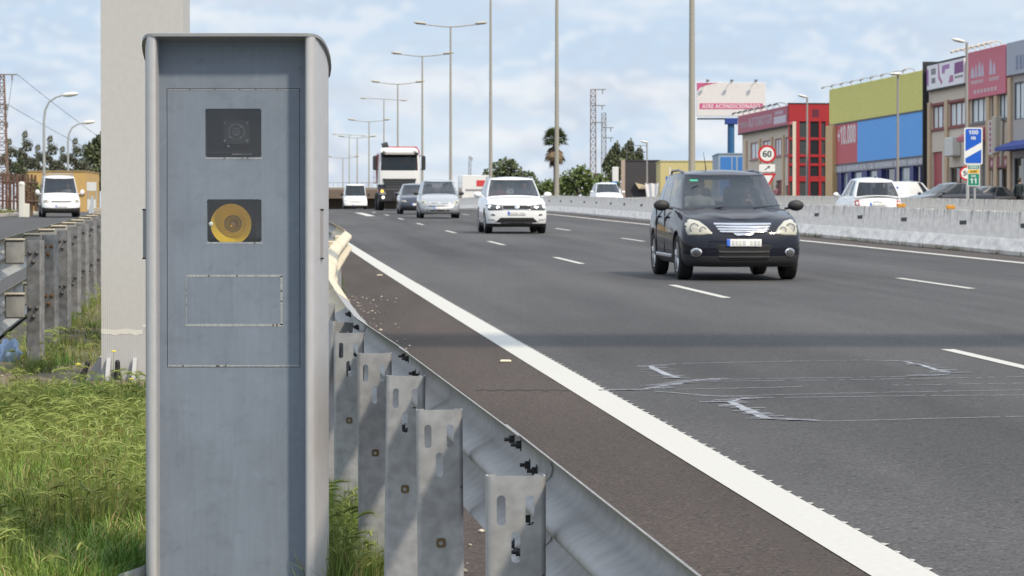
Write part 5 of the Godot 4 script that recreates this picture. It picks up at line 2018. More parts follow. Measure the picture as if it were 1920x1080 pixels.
# ---------------------------------------------------------------- truck
func truck() -> void:
	var o := thing("tipper_truck", "large white-cabbed truck with a red tipper body, coming up the road", "truck")
	var white := paint(0.70, 0.70, 0.69, 0.4)
	var red := paint(0.42, 0.035, 0.03, 0.4)
	var dark := mat(0.028, 0.029, 0.033, 0.5)
	var z := 3.2
	# cab: a lofted box, rounded in plan
	var lv := [[0.95, 1.22, 0.0], [1.52, 1.235, 0.02], [2.28, 1.235, 0.0], [2.33, 1.23, -0.02], [3.2, 1.18, -0.14], [3.36, 1.15, -0.20], [3.6, 1.08, -0.40], [3.67, 0.95, -0.65]]
	var rows := []
	for q in lv:
		var row := PackedVector3Array()
		for k in 41:
			var t := k / 20.0 - 1.0
			var x: float
			var zz: float
			if absf(t) > 0.62:
				x = q[1] * signf(t)
				zz = -0.22 - 1.5 * (absf(t) - 0.62) / 0.38
			else:
				var u := t / 0.62
				x = q[1] * signf(u) * minf(1.0, absf(u) * 1.0)
				zz = -0.22 * (1.0 - pow(1.0 - pow(absf(u), 4.0), 0.25)) if absf(u) < 1 else -0.22
			row.append(Vector3(x, q[0], z + q[2] + zz))
		rows.append(row)
	var nn := MB.normals(rows)
	var cab := MB.new()
	var low := MB.new()
	var scr := MB.new()
	var sidew := MB.new()
	for j in rows.size() - 1:
		for i in 40:
			if j == 3 and i >= 9 and i <= 30:
				scr.cell(rows, nn, j, i)
			elif j == 3 and (i >= 2 and i <= 6 or i >= 33 and i <= 37):
				sidew.cell(rows, nn, j, i)
			else:
				(low if j == 0 else cab).cell(rows, nn, j, i)
	part("lower_cab", low, mat(0.035, 0.037, 0.05, 0.45), o)
	cab.quad(rows[7][0], rows[7][40], rows[7][30], rows[7][10])
	part("cab", cab, white, o)
	part("windscreen", scr, mats.carglass, o)
	part("side_window", sidew, mats.carglass, o)
	var mb := MB.new()
	mb.box(Vector3(0, 2.6, z - 1.6), Vector3(2.2, 1.9, 0.1))
	mb.box(Vector3(0, 2.28, z - 0.9), Vector3(2.2, 0.1, 1.4))
	part("cab_interior", mb, mats.black, o)
	mb = MB.new()
	mb.box(Vector3(0, 3.30, z + 0.0), Vector3(2.2, 0.2, 0.34), 0.05)
	part("sun_visor", mb, dark, o)
	mb = MB.new()
	mb.box(Vector3(0, 3.32, z + 0.18), Vector3(1.7, 0.12, 0.03), 0.01)
	part("visor_panel", mb, mat(0.42, 0.40, 0.38, 0.4), o)
	for s in [-1.0, 1.0]:
		mb = MB.new()
		mb.ball(Vector3(s * 0.9, 3.46, z + 0.08), Vector3(0.11, 0.1, 0.08), 12, 7)
		part("roof_lamp", mb, mat(0.6, 0.6, 0.58, 0.2), o)
	mb = MB.new()
	mb.xf = Transform3D(Basis(), Vector3(0, 0, z))
	mb.slab(PackedVector2Array([Vector2(-0.75, 1.0), Vector2(0.75, 1.0), Vector2(0.98, 1.86), Vector2(-0.98, 1.86)]), 0.0, 0.055)
	part("grille", mb, dark, o)
	for k in 5:
		mb = MB.new()
		mb.box(Vector3(0, 1.80 - k * 0.13, z + 0.075), Vector3(1.75 - 0.06 * k, 0.035, 0.04), 0.012)
		part("grille_bar", mb, mat(0.13, 0.13, 0.135, 0.4, 0.3), o)
	mb = MB.new()
	for k in 9:
		for j in 2:
			mb.box(Vector3(-0.64 + k * 0.16 + 0.08 * j, 1.36 - 0.2 * j, z + 0.085), Vector3(0.06, 0.05, 0.03), 0.01)
	part("grille_studs", mb, mat(0.16, 0.16, 0.165, 0.4, 0.3), o)
	mb = MB.new()
	mb.box(Vector3(0, 0.88, z + 0.02), Vector3(2.46, 0.82, 0.5), 0.09)
	part("bumper", mb, dark, o)
	mb = MB.new()
	mb.box(Vector3(0, 0.62, z + 0.275), Vector3(0.9, 0.2, 0.03), 0.01)
	part("bumper_step", mb, mats.black, o)
	for s in [-1.0, 1.0]:
		mb = MB.new()
		mb.box(Vector3(s * 0.98, 1.0, z + 0.16), Vector3(0.42, 0.26, 0.26), 0.06)
		part("headlight", mb, mat(0.25, 0.25, 0.26, 0.12), o)
		mb = MB.new()
		mb.ball(Vector3(s * 1.02, 1.12, z + 0.285), Vector3(0.09, 0.09, 0.03), 12, 7)
		part("indicator_lamp", mb, lamp(1.0, 0.55, 0.08, 1.6) if s < 0 else mats.amber, o)
		mb = MB.new()
		mb.ball(Vector3(s * 0.96, 0.76, z + 0.275), Vector3(0.085, 0.085, 0.03), 12, 7)
		part("driving_lamp", mb, lamp(1.0, 0.97, 0.88, 1.6) if s < 0 else mat(0.5, 0.5, 0.5, 0.1), o)
		mb = MB.new()
		mb.box(Vector3(s * 1.42, 2.78, z - 0.28), Vector3(0.24, 0.85, 0.14), 0.06)
		mb.tube(Vector3(s * 1.15, 3.2, z - 0.3), Vector3(s * 1.42, 3.18, z - 0.28), 0.025, 0.025, 6)
		mb.tube(Vector3(s * 1.15, 2.42, z - 0.3), Vector3(s * 1.42, 2.38, z - 0.28), 0.025, 0.025, 6)
		part("wing_mirror", mb, dark, o)
	mb = MB.new()
	mb.ball(Vector3(-1.2, 1.15, z + 0.06), Vector3(0.05, 0.06, 0.06), 10, 6)
	part("side_marker", mb, lamp(0.9, 0.25, 0.05, 0.8), o)
	mb = MB.new()
	mb.box(Vector3(0.12, 1.0, z + 0.29), Vector3(0.52, 0.11, 0.02), 0.004)
	part("number_plate", mb, mat(0.6, 0.6, 0.6, 0.5), o)
	# tipper body behind
	mb = MB.new()
	mb.xf = Transform3D(Basis(), Vector3(0, 0, z - 1.9))
	mb.slab(PackedVector2Array([Vector2(-1.27, 1.6), Vector2(1.27, 1.6), Vector2(1.27, 3.5), Vector2(1.1, 3.76), Vector2(-0.7, 3.76), Vector2(-1.34, 3.2)]), -5.6, 0.0)
	part("tipper_body", mb, red, o)
	mb = MB.new()
	mb.tube(Vector3(-0.95, 3.78, z - 1.85), Vector3(-0.6, 3.9, z - 1.85), 0.16, 0.16, 10)
	part("tarpaulin_roll", mb, dark, o)
	mb = MB.new()
	mb.box(Vector3(0, 1.15, z - 4.0), Vector3(1.0, 0.4, 7.0), 0.03)
	mb.box(Vector3(0, 1.2, z - 1.75), Vector3(2.3, 1.0, 0.2), 0.03)
	part("chassis", mb, dark, o)
	mb = MB.new()
	mb.box(Vector3(0.2, 0.72, z - 1.2), Vector3(1.2, 0.15, 0.2), 0.03)
	part("axle_beam", mb, mat(0.25, 0.03, 0.03, 0.5), o)
	for w in [[z - 1.0, 0.31], [z - 4.4, 0.5], [z - 5.75, 0.5]]:
		for s in [-1.0, 1.0]:
			make_wheel(o, Vector3(s * (1.22 - w[1] / 2), 0.52, w[0]), 0.52, w[1], mats.tyre, mats.rim, mats.black, s)
	park(o, on_road(2.2, 190.0), 190.0)

	# box trailer beyond the median
	o = thing("box_truck", "white box truck with a red emblem beyond the median barrier, left of the white crossover", "truck")
	mb = MB.new()
	mb.box(Vector3(0, 1.65, 0), Vector3(2.35, 2.3, 5.0), 0.03)
	part("cargo_box", mb, white, o)
	mb = MB.new()
	mb.box(Vector3(0.45, 2.15, 2.51), Vector3(0.9, 0.5, 0.012))
	part("red_emblem", mb, mat(0.55, 0.05, 0.05, 0.5), o)
	mb = MB.new()
	mb.box(Vector3(-0.15, 1.6, 2.51), Vector3(1.5, 0.16, 0.012))
	part("grey_lettering", mb, mat(0.25, 0.25, 0.26, 0.5), o)
	mb = MB.new()
	mb.box(Vector3(0, 0.55, 0.2), Vector3(2.1, 0.3, 4.8), 0.03)
	mb.box(Vector3(0, 1.2, -3.3), Vector3(2.1, 1.7, 1.5), 0.1)
	part("chassis", mb, dark, o)
	for s in [-1.0, 1.0]:
		make_wheel(o, Vector3(s * 0.95, 0.42, 1.3), 0.42, 0.3, mats.tyre, mats.rim, mats.black, s)
		make_wheel(o, Vector3(s * 0.95, 0.42, -3.0), 0.42, 0.3, mats.tyre, mats.rim, mats.black, s)
	park(o, on_road(11.7, 262.0), 262.0)

# ---------------------------------------------------------------- people
# bones: [from, to, radius, radius, colour]; meshed as one smooth skin with surface nets
func skin(bones: Array, h: float, k: float) -> MB:
	var lo := Vector3.ONE * 1e9
	var hi := -lo
	for b in bones:
		var r: float = maxf(b[2], b[3]) + 0.02
		for e in [b[0], b[1]]:
			lo = lo.min(e - Vector3.ONE * r)
			hi = hi.max(e + Vector3.ONE * r)
	var n := Vector3i(((hi - lo) / h).ceil()) + Vector3i(3, 3, 3)
	lo -= Vector3.ONE * h
	var f := PackedFloat32Array()
	f.resize(n.x * n.y * n.z)
	f.fill(1.0)
	for b in bones:
		var a: Vector3 = b[0]
		var ab: Vector3 = b[1] - a
		var l2 := maxf(ab.length_squared(), 1e-9)
		var r: float = maxf(b[2], b[3]) + 2.5 * h + k
		var c0 := Vector3i(((a.min(b[1]) - Vector3.ONE * r - lo) / h).floor()).clamp(Vector3i.ZERO, n - Vector3i.ONE)
		var c1 := Vector3i(((a.max(b[1]) + Vector3.ONE * r - lo) / h).ceil()).clamp(Vector3i.ZERO, n - Vector3i.ONE)
		for z in range(c0.z, c1.z + 1):
			for y in range(c0.y, c1.y + 1):
				var at := (z * n.y + y) * n.x
				for x in range(c0.x, c1.x + 1):
					var p := lo + Vector3(x, y, z) * h - a
					var t := clampf(p.dot(ab) / l2, 0, 1)
					var d := (p - ab * t).length() - lerpf(b[2], b[3], t)
					var o := f[at + x]
					var q := clampf(0.5 + 0.5 * (o - d) / k, 0, 1)
					f[at + x] = lerpf(o, d, q) - k * q * (1 - q)
	var id := {}
	var vs := []
	var mb := MB.new()
	var off := [Vector3i(0, 0, 0), Vector3i(1, 0, 0), Vector3i(0, 1, 0), Vector3i(1, 1, 0), Vector3i(0, 0, 1), Vector3i(1, 0, 1), Vector3i(0, 1, 1), Vector3i(1, 1, 1)]
	var val := func(q: Vector3i) -> float: return f[(q.z * n.y + q.y) * n.x + q.x]
	for z in n.z - 1:
		for y in n.y - 1:
			for x in n.x - 1:
				var base := (z * n.y + y) * n.x + x
				var g := f[base]
				var s := g < 0
				var cross := false
				for o in [1, n.x, n.x + 1, n.x * n.y, n.x * n.y + 1, n.x * n.y + n.x, n.x * n.y + n.x + 1]:
					if (f[base + o] < 0) != s:
						cross = true
						break
				if not cross:
					continue
				var sum := Vector3.ZERO
				var cnt := 0
				for e in [[0, 1], [2, 3], [4, 5], [6, 7], [0, 2], [1, 3], [4, 6], [5, 7], [0, 4], [1, 5], [2, 6], [3, 7]]:
					var q0: Vector3i = Vector3i(x, y, z) + off[e[0]]
					var q1: Vector3i = Vector3i(x, y, z) + off[e[1]]
					var v0: float = val.call(q0)
					var v1: float = val.call(q1)
					if (v0 < 0) != (v1 < 0):
						sum += Vector3(q0).lerp(Vector3(q1), v0 / (v0 - v1))
						cnt += 1
				id[Vector3i(x, y, z)] = vs.size()
				vs.append(lo + sum / cnt * h)
	var nrm := PackedVector3Array()
	nrm.resize(vs.size())
	var quads := []
	for q in id:
		var p: Vector3i = q
		if p.x == 0 or p.y == 0 or p.z == 0:
			continue
		var v0: float = val.call(p)
		for ax in 3:
			var e := Vector3i.ZERO
			e[ax] = 1
			if (v0 < 0) == (val.call(p + e) < 0):
				continue
			var u := Vector3i.ZERO
			var w := Vector3i.ZERO
			u[(ax + 1) % 3] = 1
			w[(ax + 2) % 3] = 1
			if not (id.has(p - u) and id.has(p - w) and id.has(p - u - w)):
				continue
			var r := [id[p], id[p - u], id[p - u - w], id[p - w]]
			if v0 >= 0:
				r.reverse()
			quads.append(r)
			var nq: Vector3 = (vs[r[2]] - vs[r[0]]).cross(vs[r[3]] - vs[r[1]])
			for i in r:
				nrm[i] += nq
	var tint := []
	for v in vs:
		var best := 1e9
		var cl := Color.WHITE
		for b in bones:
			var ab: Vector3 = b[1] - b[0]
			var t := clampf((v - b[0]).dot(ab) / maxf(ab.length_squared(), 1e-9), 0, 1)
			var d: float = (v - b[0] - ab * t).length() - lerpf(b[2], b[3], t)
			if d < best:
				best = d
				cl = b[4]
		tint.append(cl)
	for r in quads:
		for t in [[0, 1, 2], [0, 2, 3]]:
			var a: int = r[t[0]]
			var b: int = r[t[1]]
			var d: int = r[t[2]]
			mb.t3(vs[a], vs[b], vs[d], nrm[a], nrm[b], nrm[d])
			var m := mb.c.size()
			mb.c[m - 3] = tint[a]
			mb.c[m - 2] = tint[d]
			mb.c[m - 1] = tint[b]
	return mb

const CLOTHES := {
	"dark": [Color(0.38, 0.42, 0.42), Color(0.03, 0.03, 0.04), Color(0.02, 0.018, 0.018)], "grey": [Color(0.16, 0.16, 0.17), Color(0.05, 0.05, 0.06), Color(0.10, 0.09, 0.08)],
	"red": [Color(0.18, 0.05, 0.05), Color(0.05, 0.05, 0.06), Color(0.04, 0.03, 0.025)], "night": [Color(0.035, 0.04, 0.055), Color(0.03, 0.03, 0.04), Color(0.03, 0.025, 0.02)],
	"pale": [Color(0.5, 0.5, 0.48), Color(0.06, 0.06, 0.08), Color(0.04, 0.03, 0.025)], "green": [Color(0.02, 0.035, 0.033), Color(0.02, 0.02, 0.025), Color(0.05, 0.04, 0.035)],
	"pink": [Color(0.55, 0.25, 0.27), Color(0.08, 0.08, 0.1), Color(0.06, 0.04, 0.03)]}

func head_bones(at: Vector3, hair: Color) -> Array:
	var s := Color(0.42, 0.26, 0.19)
	return [[at + Vector3(0, 0.03, -0.012), at + Vector3(0, 0.02, 0.012), 0.084, 0.08, s], [at + Vector3(0, -0.05, 0.028), at + Vector3(0, -0.075, 0.045), 0.056, 0.042, s],
		[at + Vector3(0, 0.0, 0.088), at + Vector3(0, -0.025, 0.108), 0.011, 0.016, s], [at + Vector3(-0.02, -0.062, 0.083), at + Vector3(0.02, -0.062, 0.083), 0.009, 0.009, Color(0.28, 0.1, 0.09)],
		[at + Vector3(0.085, 0.01, -0.01), at + Vector3(0.088, -0.02, -0.012), 0.018, 0.014, s], [at + Vector3(-0.085, 0.01, -0.01), at + Vector3(-0.088, -0.02, -0.012), 0.018, 0.014, s],
		[at + Vector3(0.032, 0.012, 0.078), at + Vector3(0.032, 0.012, 0.08), 0.011, 0.011, Color(0.02, 0.016, 0.014)], [at + Vector3(-0.032, 0.012, 0.078), at + Vector3(-0.032, 0.012, 0.08), 0.011, 0.011, Color(0.02, 0.016, 0.014)],
		[at + Vector3(0, 0.062, -0.03), at + Vector3(0, 0.068, 0.012), 0.088, 0.079, hair], [at + Vector3(0, 0.0, -0.05), at + Vector3(0, 0.05, -0.045), 0.078, 0.085, hair]]

func hand_bones(w: Vector3, dir: Vector3, side: Vector3, down: Vector3) -> Array:
	var s := Color(0.42, 0.26, 0.19)
	var palm := w + dir * 0.05
	var out := [[w, palm + dir * 0.03, 0.028, 0.032, s]]
	for k in 4:
		var r := palm + dir * 0.035 + side * (0.027 - 0.018 * k)
		var l: float = [0.035, 0.042, 0.039, 0.03][k]
		out.append([r, r + dir * l, 0.0095, 0.009, s])
		out.append([r + dir * l, r + dir * l * 1.4 + down * l * 0.8, 0.009, 0.008, s])
	out.append([w + dir * 0.02 + side * 0.025, w + dir * 0.055 + side * 0.055 + down * 0.015, 0.012, 0.01, s])
	return out

func make_person(label: String, wear: String, pose: int) -> Node3D:
	# sitting behind a dashboard: pose 0 hands low, pose 1 a hand on the wheel; pose 2 stands
	var q: Array = CLOTHES[wear]
	var s := Color(0.42, 0.26, 0.19)
	var b := []
	if pose < 2:
		b = [[Vector3(0, -0.10, -0.02), Vector3(0, 0.10, 0.0), 0.14, 0.155, q[0]], [Vector3(-0.15, 0.16, 0), Vector3(0.15, 0.16, 0), 0.075, 0.075, q[0]], [Vector3(0, 0.2, 0), Vector3(0, 0.29, 0.015), 0.052, 0.05, s]]
		b.append_array(head_bones(Vector3(0, 0.40, 0.03), q[2]))
		for sd in [-1.0, 1.0]:
			var el := Vector3(sd * 0.25, -0.06, 0.12)
			var wr := Vector3(sd * 0.16, -0.02, 0.34) if pose == 0 else Vector3(sd * 0.14, 0.12, 0.38) if sd > 0 else Vector3(-0.17, 0.0, 0.36)
			b.append([Vector3(sd * 0.19, 0.14, 0), el, 0.062, 0.05, q[0]])
			b.append([el, wr, 0.046, 0.032, q[0] if wear != "pale" else s])
			var dir := (wr - el).normalized()
			b.append_array(hand_bones(wr, dir, Vector3(-sd, 0, 0), Vector3(0, -0.6, 0.5)))
		var mb := skin(b, 0.0165, 0.022)
		var o := part("person", mb, tinted(mat(1, 1, 1, 0.8)), self)
		tag(o, label, "person")
		return o
	for sd in [-1.0, 1.0]:
		b.append_array([[Vector3(sd * 0.10, 0.90, 0), Vector3(sd * 0.115, 0.50, 0.02), 0.085, 0.06, q[1]], [Vector3(sd * 0.115, 0.50, 0.02), Vector3(sd * 0.12, 0.09, -0.01), 0.058, 0.042, q[1]], [Vector3(sd * 0.12, 0.045, -0.03), Vector3(sd * 0.13, 0.035, 0.14), 0.045, 0.036, Color(0.03, 0.03, 0.03)]])
		var el := Vector3(sd * 0.27, 1.12, -0.02)
		var wr := Vector3(sd * 0.25, 0.88, 0.06)
		b.append_array([[Vector3(sd * 0.19, 1.40, 0), el, 0.062, 0.05, q[0]], [el, wr, 0.046, 0.033, q[0]]])
		b.append_array(hand_bones(wr, Vector3(0, -1, 0.1), Vector3(0, 0.1, 1), Vector3(-sd * 0.4, -0.3, 0)))
	b.append_array([[Vector3(0, 0.95, 0), Vector3(0, 1.12, 0), 0.145, 0.135, q[1]], [Vector3(0, 1.12, 0), Vector3(0, 1.33, 0), 0.145, 0.16, q[0]], [Vector3(-0.14, 1.40, 0), Vector3(0.14, 1.40, 0), 0.075, 0.075, q[0]], [Vector3(0, 1.44, 0), Vector3(0, 1.53, 0.015), 0.054, 0.05, s]])
	b.append_array(head_bones(Vector3(0, 1.63, 0.03), q[2]))
	var o := part("person", skin(b, 0.0165, 0.022), tinted(mat(1, 1, 1, 0.8)), self)
	tag(o, label, "person")
	return o
# ---------------------------------------------------------------- lamps, signs, pylons
func lamp_head(mb_top: MB, mb_low: MB, at: Vector3, dir: Vector3, s := 1.0) -> void:
	var side := dir.cross(Vector3.UP).normalized()
	var bs := Basis(dir, Vector3.UP, side)
	mb_top.ball(at + dir * 0.42 * s + Vector3(0, 0.05, 0), Vector3(0.48, 0.11, 0.17) * s, 12, 7, bs)
	mb_low.box(at + dir * 0.40 * s + Vector3(0, -0.02 * s, 0), Vector3(0.62, 0.1, 0.24) * s, 0.03, bs)

func road_lamps() -> void:
	var steel := mat(0.34, 0.32, 0.27, 0.6, 0.2)
	var cap := mat(0.42, 0.39, 0.33, 0.6)
	var under := mat(0.05, 0.05, 0.05, 0.5)
	var proto: Node3D = null
	var at := [[1297.0, "tall lamp post cut by the frame top, right behind the black car"], [1044.0, "tall lamp post cut by the frame top, in front of the palm tree"], [920.0, "tall lamp post cut by the frame top, above the white crossover's left side"], [845.0, "highest double-armed road lamp whose arms show"], [792.0, "second highest double-armed road lamp with arms showing"], [746.0, "double-armed road lamp rising just behind the truck cab"], [692.0, "double-armed road lamp just left of the truck"], [670.0, "double-armed road lamp second from the cabinet in the far row"], [643.0, "farthest and lowest double-armed road lamp, closest to the cabinet"]]
	for q in at:
		var d := meet(q[0], 10.25)
		if proto == null:
			proto = thing("road_lamp", q[1], "street lamp", Vector3.ZERO, "double-armed lamps along the median")
			var mb := MB.new()
			mb.tube(Vector3(0, -0.2, 0), Vector3(0, 15.5, 0), 0.135, 0.07, 12)
			part("pole", mb, steel, proto)
			for s in [-1.0, 1.0]:
				mb = MB.new()
				mb.pipe([Vector3(0, 15.45, 0), Vector3(s * 0.8, 15.5, 0), Vector3(s * 2.2, 15.66, 0)], [0.05, 0.045, 0.04], 8)
				part("arm", mb, steel, proto)
				var a := MB.new()
				var b := MB.new()
				lamp_head(a, b, Vector3(s * 2.1, 15.7, 0), Vector3(s, 0.08, 0).normalized(), 1.15)
				part("lamp_hood", a, cap, proto)
				part("lamp_glass", b, under, proto)
			proto.position = on_road(10.25, d)
		else:
			copy_of(proto, q[1], on_road(10.25, d))
	# thinner lamps of another road
	for q in [[720.0, 186.0, 400.0, "thin double-armed lamp with drooping arms, above the truck's left mirror"], [655.0, 253.0, 560.0, "faint thin double-armed lamp in the far row, above the white panel van"]]:
		var top := sv(q[0], q[1], q[2])
		var o := thing("thin_lamp", q[3], "street lamp", Vector3(top.x, gnd(q[2]), top.z), "thin lamps farther off")
		var h := top.y - o.position.y
		var mb := MB.new()
		mb.tube(Vector3(0, -0.2, 0), Vector3(0, h, 0), 0.11, 0.06, 8)
		part("pole", mb, steel, o)
		for s in [-1.0, 1.0]:
			mb = MB.new()
			mb.tube(Vector3(0, h, 0), Vector3(s * 2.3, h + (0.12 if s < 0 else -0.12), 0), 0.045, 0.04, 6)
			part("arm", mb, steel, o)
			mb = MB.new()
			mb.ball(Vector3(s * 2.5, h + (0.12 if s < 0 else -0.15), 0), Vector3(0.5, 0.1, 0.15), 10, 6)
			part("lamp_hood", mb, cap, o)
	# single lamps: the side road and the shopping street
	for q in [[83.0, 178.0, 160.0, 1.45, "curved single lamp post on the side road, nearest the white delivery van"], [128.0, 230.0, 205.0, 1.6, "curved single lamp post on the side road, smaller and right of the first"], [166.0, 272.0, 262.0, 1.9, "farthest curved lamp post on the side road, beside the cream column"]]:
		var top := sv(q[0], q[1], q[2])
		var o := thing("curved_lamp", q[4], "street lamp", Vector3(top.x, gnd(q[2]), top.z), "curved lamps along the side road")
		var h := top.y - o.position.y
		var mb := MB.new()
		mb.pipe([Vector3(0, -0.2, 0), Vector3(0, h * 0.35, 0), Vector3(0, h * 0.78, 0), Vector3(0.06, h * 0.87, 0), Vector3(0.25, h * 0.94, 0), Vector3(0.6, h * 0.98, 0), Vector3(1.0, h, 0)], [0.09, 0.075, 0.06, 0.055, 0.05, 0.045, 0.04], 10)
		part("pole", mb, mat(0.36, 0.37, 0.37, 0.5, 0.2), o)
		mb = MB.new()
		mb.ball(Vector3(1.32, h + 0.02, 0), Vector3(0.42, 0.12, 0.17), 12, 7, Basis(Vector3.BACK, 0.12))
		part("lamp_hood", mb, mat(0.66, 0.65, 0.6, 0.5), o)
	for q in [[1683.0, 142.0, 176.0, -0.2, "slim lamp post in front of the yellow and blue store"], [1812.0, 80.0, 150.0, -1.0, "slim lamp post with a pale tilted head, left of the pink sign"], [1513.0, 183.0, 212.0, -0.7, "slim lamp post in front of the red glass building"], [1213.0, 268.0, 268.0, -0.5, "small lamp post by the dark grey block"]]:
		var top := sv(q[0], q[1], q[2])
		var o := thing("slim_lamp", q[4], "street lamp", Vector3(top.x, gnd(q[2]), top.z), "slim lamps in front of the shops")
		var h := top.y - o.position.y
		var mb := MB.new()
		mb.tube(Vector3(0, -0.2, 0), Vector3(0, h, 0), 0.085, 0.06, 10)
		part("pole", mb, mat(0.30, 0.29, 0.28, 0.6, 0.1), o)
		mb = MB.new()
		mb.ball(Vector3(q[3] * 0.32 - 0.1, h + 0.08, 0.2), Vector3(0.34, 0.09, 0.16), 12, 7, Basis(Vector3.BACK, -0.22 if q[3] < -0.3 else 0.0))
		part("lamp_hood", mb, mat(0.62, 0.60, 0.56, 0.5), o)

func speed_sign(o: Node3D, y: float, r: float, s: String) -> void:
	var mb := MB.new()
	mb.slab(disc2(0, y, r, 32), 0.0, 0.02)
	var red := part("sign_disc", mb, mat(0.50, 0.012, 0.02, 0.45), o)
	mb = MB.new()
	mb.slab(disc2(0, y, r * 0.76, 32), 0.018, 0.024)
	part("sign_face", mb, mat(0.72, 0.72, 0.70, 0.45), red)
	words("numerals", s, r * 0.68, Transform3D(Basis(), Vector3(0, y, 0.026)), mat(0.015, 0.015, 0.016, 0.5), red)

func signs() -> void:
	var steel := mat(0.42, 0.42, 0.42, 0.5, 0.3)
	var white := mat(0.74, 0.74, 0.73, 0.45)
	# 60 with an arrow plate and another sign below
	var d := 168.0
	var top := sv(1438, 289, d)
	var o := thing("speed_limit_sign", "round red-rimmed 60 speed limit sign with a white arrow plate below it", "road sign", Vector3(top.x, gnd(d), top.z))
	var y := top.y - o.position.y
	var mb := MB.new()
	mb.tube(Vector3(0, -0.2, -0.06), Vector3(0, y + 0.3, -0.06), 0.045, 0.045, 10)
	part("post", mb, steel, o)
	speed_sign(o, y, 0.48, "60")
	mb = MB.new()
	mb.slab(round_rect(-0.42, y - 0.93, 0.42, y - 0.53, 0.05), 0.0, 0.02)
	var pl := part("arrow_plate", mb, white, o)
	mb = MB.new()
	mb.xf = Transform3D(Basis(Vector3.BACK, PI / 5), Vector3(0.02, y - 0.73, 0))
	mb.slab(PackedVector2Array([Vector2(-0.17, -0.022), Vector2(0.06, -0.022), Vector2(0.04, -0.085), Vector2(0.19, 0), Vector2(0.04, 0.085), Vector2(0.06, 0.022), Vector2(-0.17, 0.022)]), 0.018, 0.026)
	part("arrow", mb, mat(0.015, 0.015, 0.015, 0.5), pl)
	mb = MB.new()
	mb.slab(PackedVector2Array([Vector2(-0.48, y - 1.02), Vector2(0.48, y - 1.02), Vector2(0, y - 1.86)]), 0.0, 0.02)
	var tr := part("lower_sign", mb, mat(0.50, 0.012, 0.02, 0.45), o)
	mb = MB.new()
	mb.slab(PackedVector2Array([Vector2(-0.30, y - 1.12), Vector2(0.30, y - 1.12), Vector2(0, y - 1.65)]), 0.018, 0.024)
	part("sign_face", mb, white, tr)
	# 100 m countdown sign with a kilometre marker under it
	d = 120.0
	top = sv(1824.5, 274, d)
	o = thing("countdown_sign", "blue 100 m countdown sign with a white diagonal bar and a green marker below", "road sign", Vector3(top.x, gnd(d), top.z))
	y = top.y - o.position.y
	mb = MB.new()
	mb.tube(Vector3(0.06, -0.2, -0.06), Vector3(0.06, y + 0.5, -0.06), 0.04, 0.04, 10)
	part("post", mb, steel, o)
	mb = MB.new()
	mb.slab(round_rect(-0.345, y - 0.69, 0.345, y + 0.69, 0.06), 0.0, 0.02)
	var bd := part("sign_board", mb, white, o)
	mb = MB.new()
	mb.slab(round_rect(-0.30, y - 0.645, 0.30, y + 0.645, 0.05), 0.018, 0.023)
	part("blue_field", mb, mat(0.008, 0.10, 0.52, 0.4), bd)
	mb = MB.new()
	mb.slab(PackedVector2Array([Vector2(-0.335, y - 0.48), Vector2(0.335, y - 0.10), Vector2(0.335, y + 0.16), Vector2(-0.335, y - 0.22)]), 0.021, 0.026)
	part("diagonal_bar", mb, white, bd)
	words("numerals", "100", 0.15, Transform3D(Basis(), Vector3(0, y + 0.51, 0.026)), white, bd, true, 1.1)
	words("unit", "m", 0.14, Transform3D(Basis(), Vector3(0, y + 0.31, 0.026)), white, bd, true, 1.1)
	mb = MB.new()
	mb.slab(round_rect(-0.22, y - 1.50, 0.24, y - 0.70, 0.03), 0.0, 0.02)
	var km := part("marker_board", mb, white, o)
	mb = MB.new()
	mb.slab(round_rect(-0.195, y - 1.475, 0.215, y - 1.04, 0.02), 0.018, 0.023)
	mb.slab(rect2(-0.195, y - 0.86, 0.215, y - 0.725), 0.018, 0.023)
	part("green_field", mb, mat(0.0, 0.21, 0.13, 0.45), km)
	mb = MB.new()
	mb.slab(rect2(-0.195, y - 1.02, 0.215, y - 0.885), 0.018, 0.023)
	part("yellow_field", mb, mat(0.75, 0.45, 0.02, 0.45), km)
	words("road_number", "A-92", 0.085, Transform3D(Basis(), Vector3(0.01, y - 0.955, 0.026)), mat(0.03, 0.03, 0.03, 0.5), km)
	words("unit", "km", 0.085, Transform3D(Basis(), Vector3(0.01, y - 1.12, 0.026)), white, km)
	words("numerals", "11", 0.19, Transform3D(Basis(), Vector3(0.01, y - 1.31, 0.026)), white, km)
	for k in 5:
		mb = MB.new()
		mb.box(Vector3(-0.12 + 0.065 * k, y - 0.79, 0.026), Vector3(0.03, 0.09, 0.006))
		part("letter", mb, white, km)
	# half-hidden 50 sign behind
	d = 134.0
	top = sv(1812, 325, d)
	o = thing("speed_limit_sign", "small 50 speed limit sign half hidden behind the green kilometre marker", "road sign", Vector3(top.x, gnd(d), top.z))
	y = top.y - o.position.y
	mb = MB.new()
	mb.tube(Vector3(0.05, -0.2, -0.05), Vector3(0.05, y + 0.2, -0.05), 0.07, 0.07, 10)
	part("post", mb, steel, o)
	speed_sign(o, y, 0.30, "50")
	# blue parking sign by the yellow building
	top = sv(1256, 342, 250.0)
	o = thing("parking_sign", "blue square sign with a white letter P in front of the low yellow building", "road sign", Vector3(top.x, gnd(250.0), top.z))
	y = top.y - o.position.y
	mb = MB.new()
	mb.tube(Vector3(0, -0.2, -0.05), Vector3(0, y + 1.2, -0.05), 0.05, 0.05, 8)
	part("post", mb, white, o)
	mb = MB.new()
	mb.slab(rect2(-0.33, y - 0.45, 0.33, y + 0.45), 0.0, 0.02)
	part("sign_board", mb, mat(0.01, 0.12, 0.5, 0.5), o)
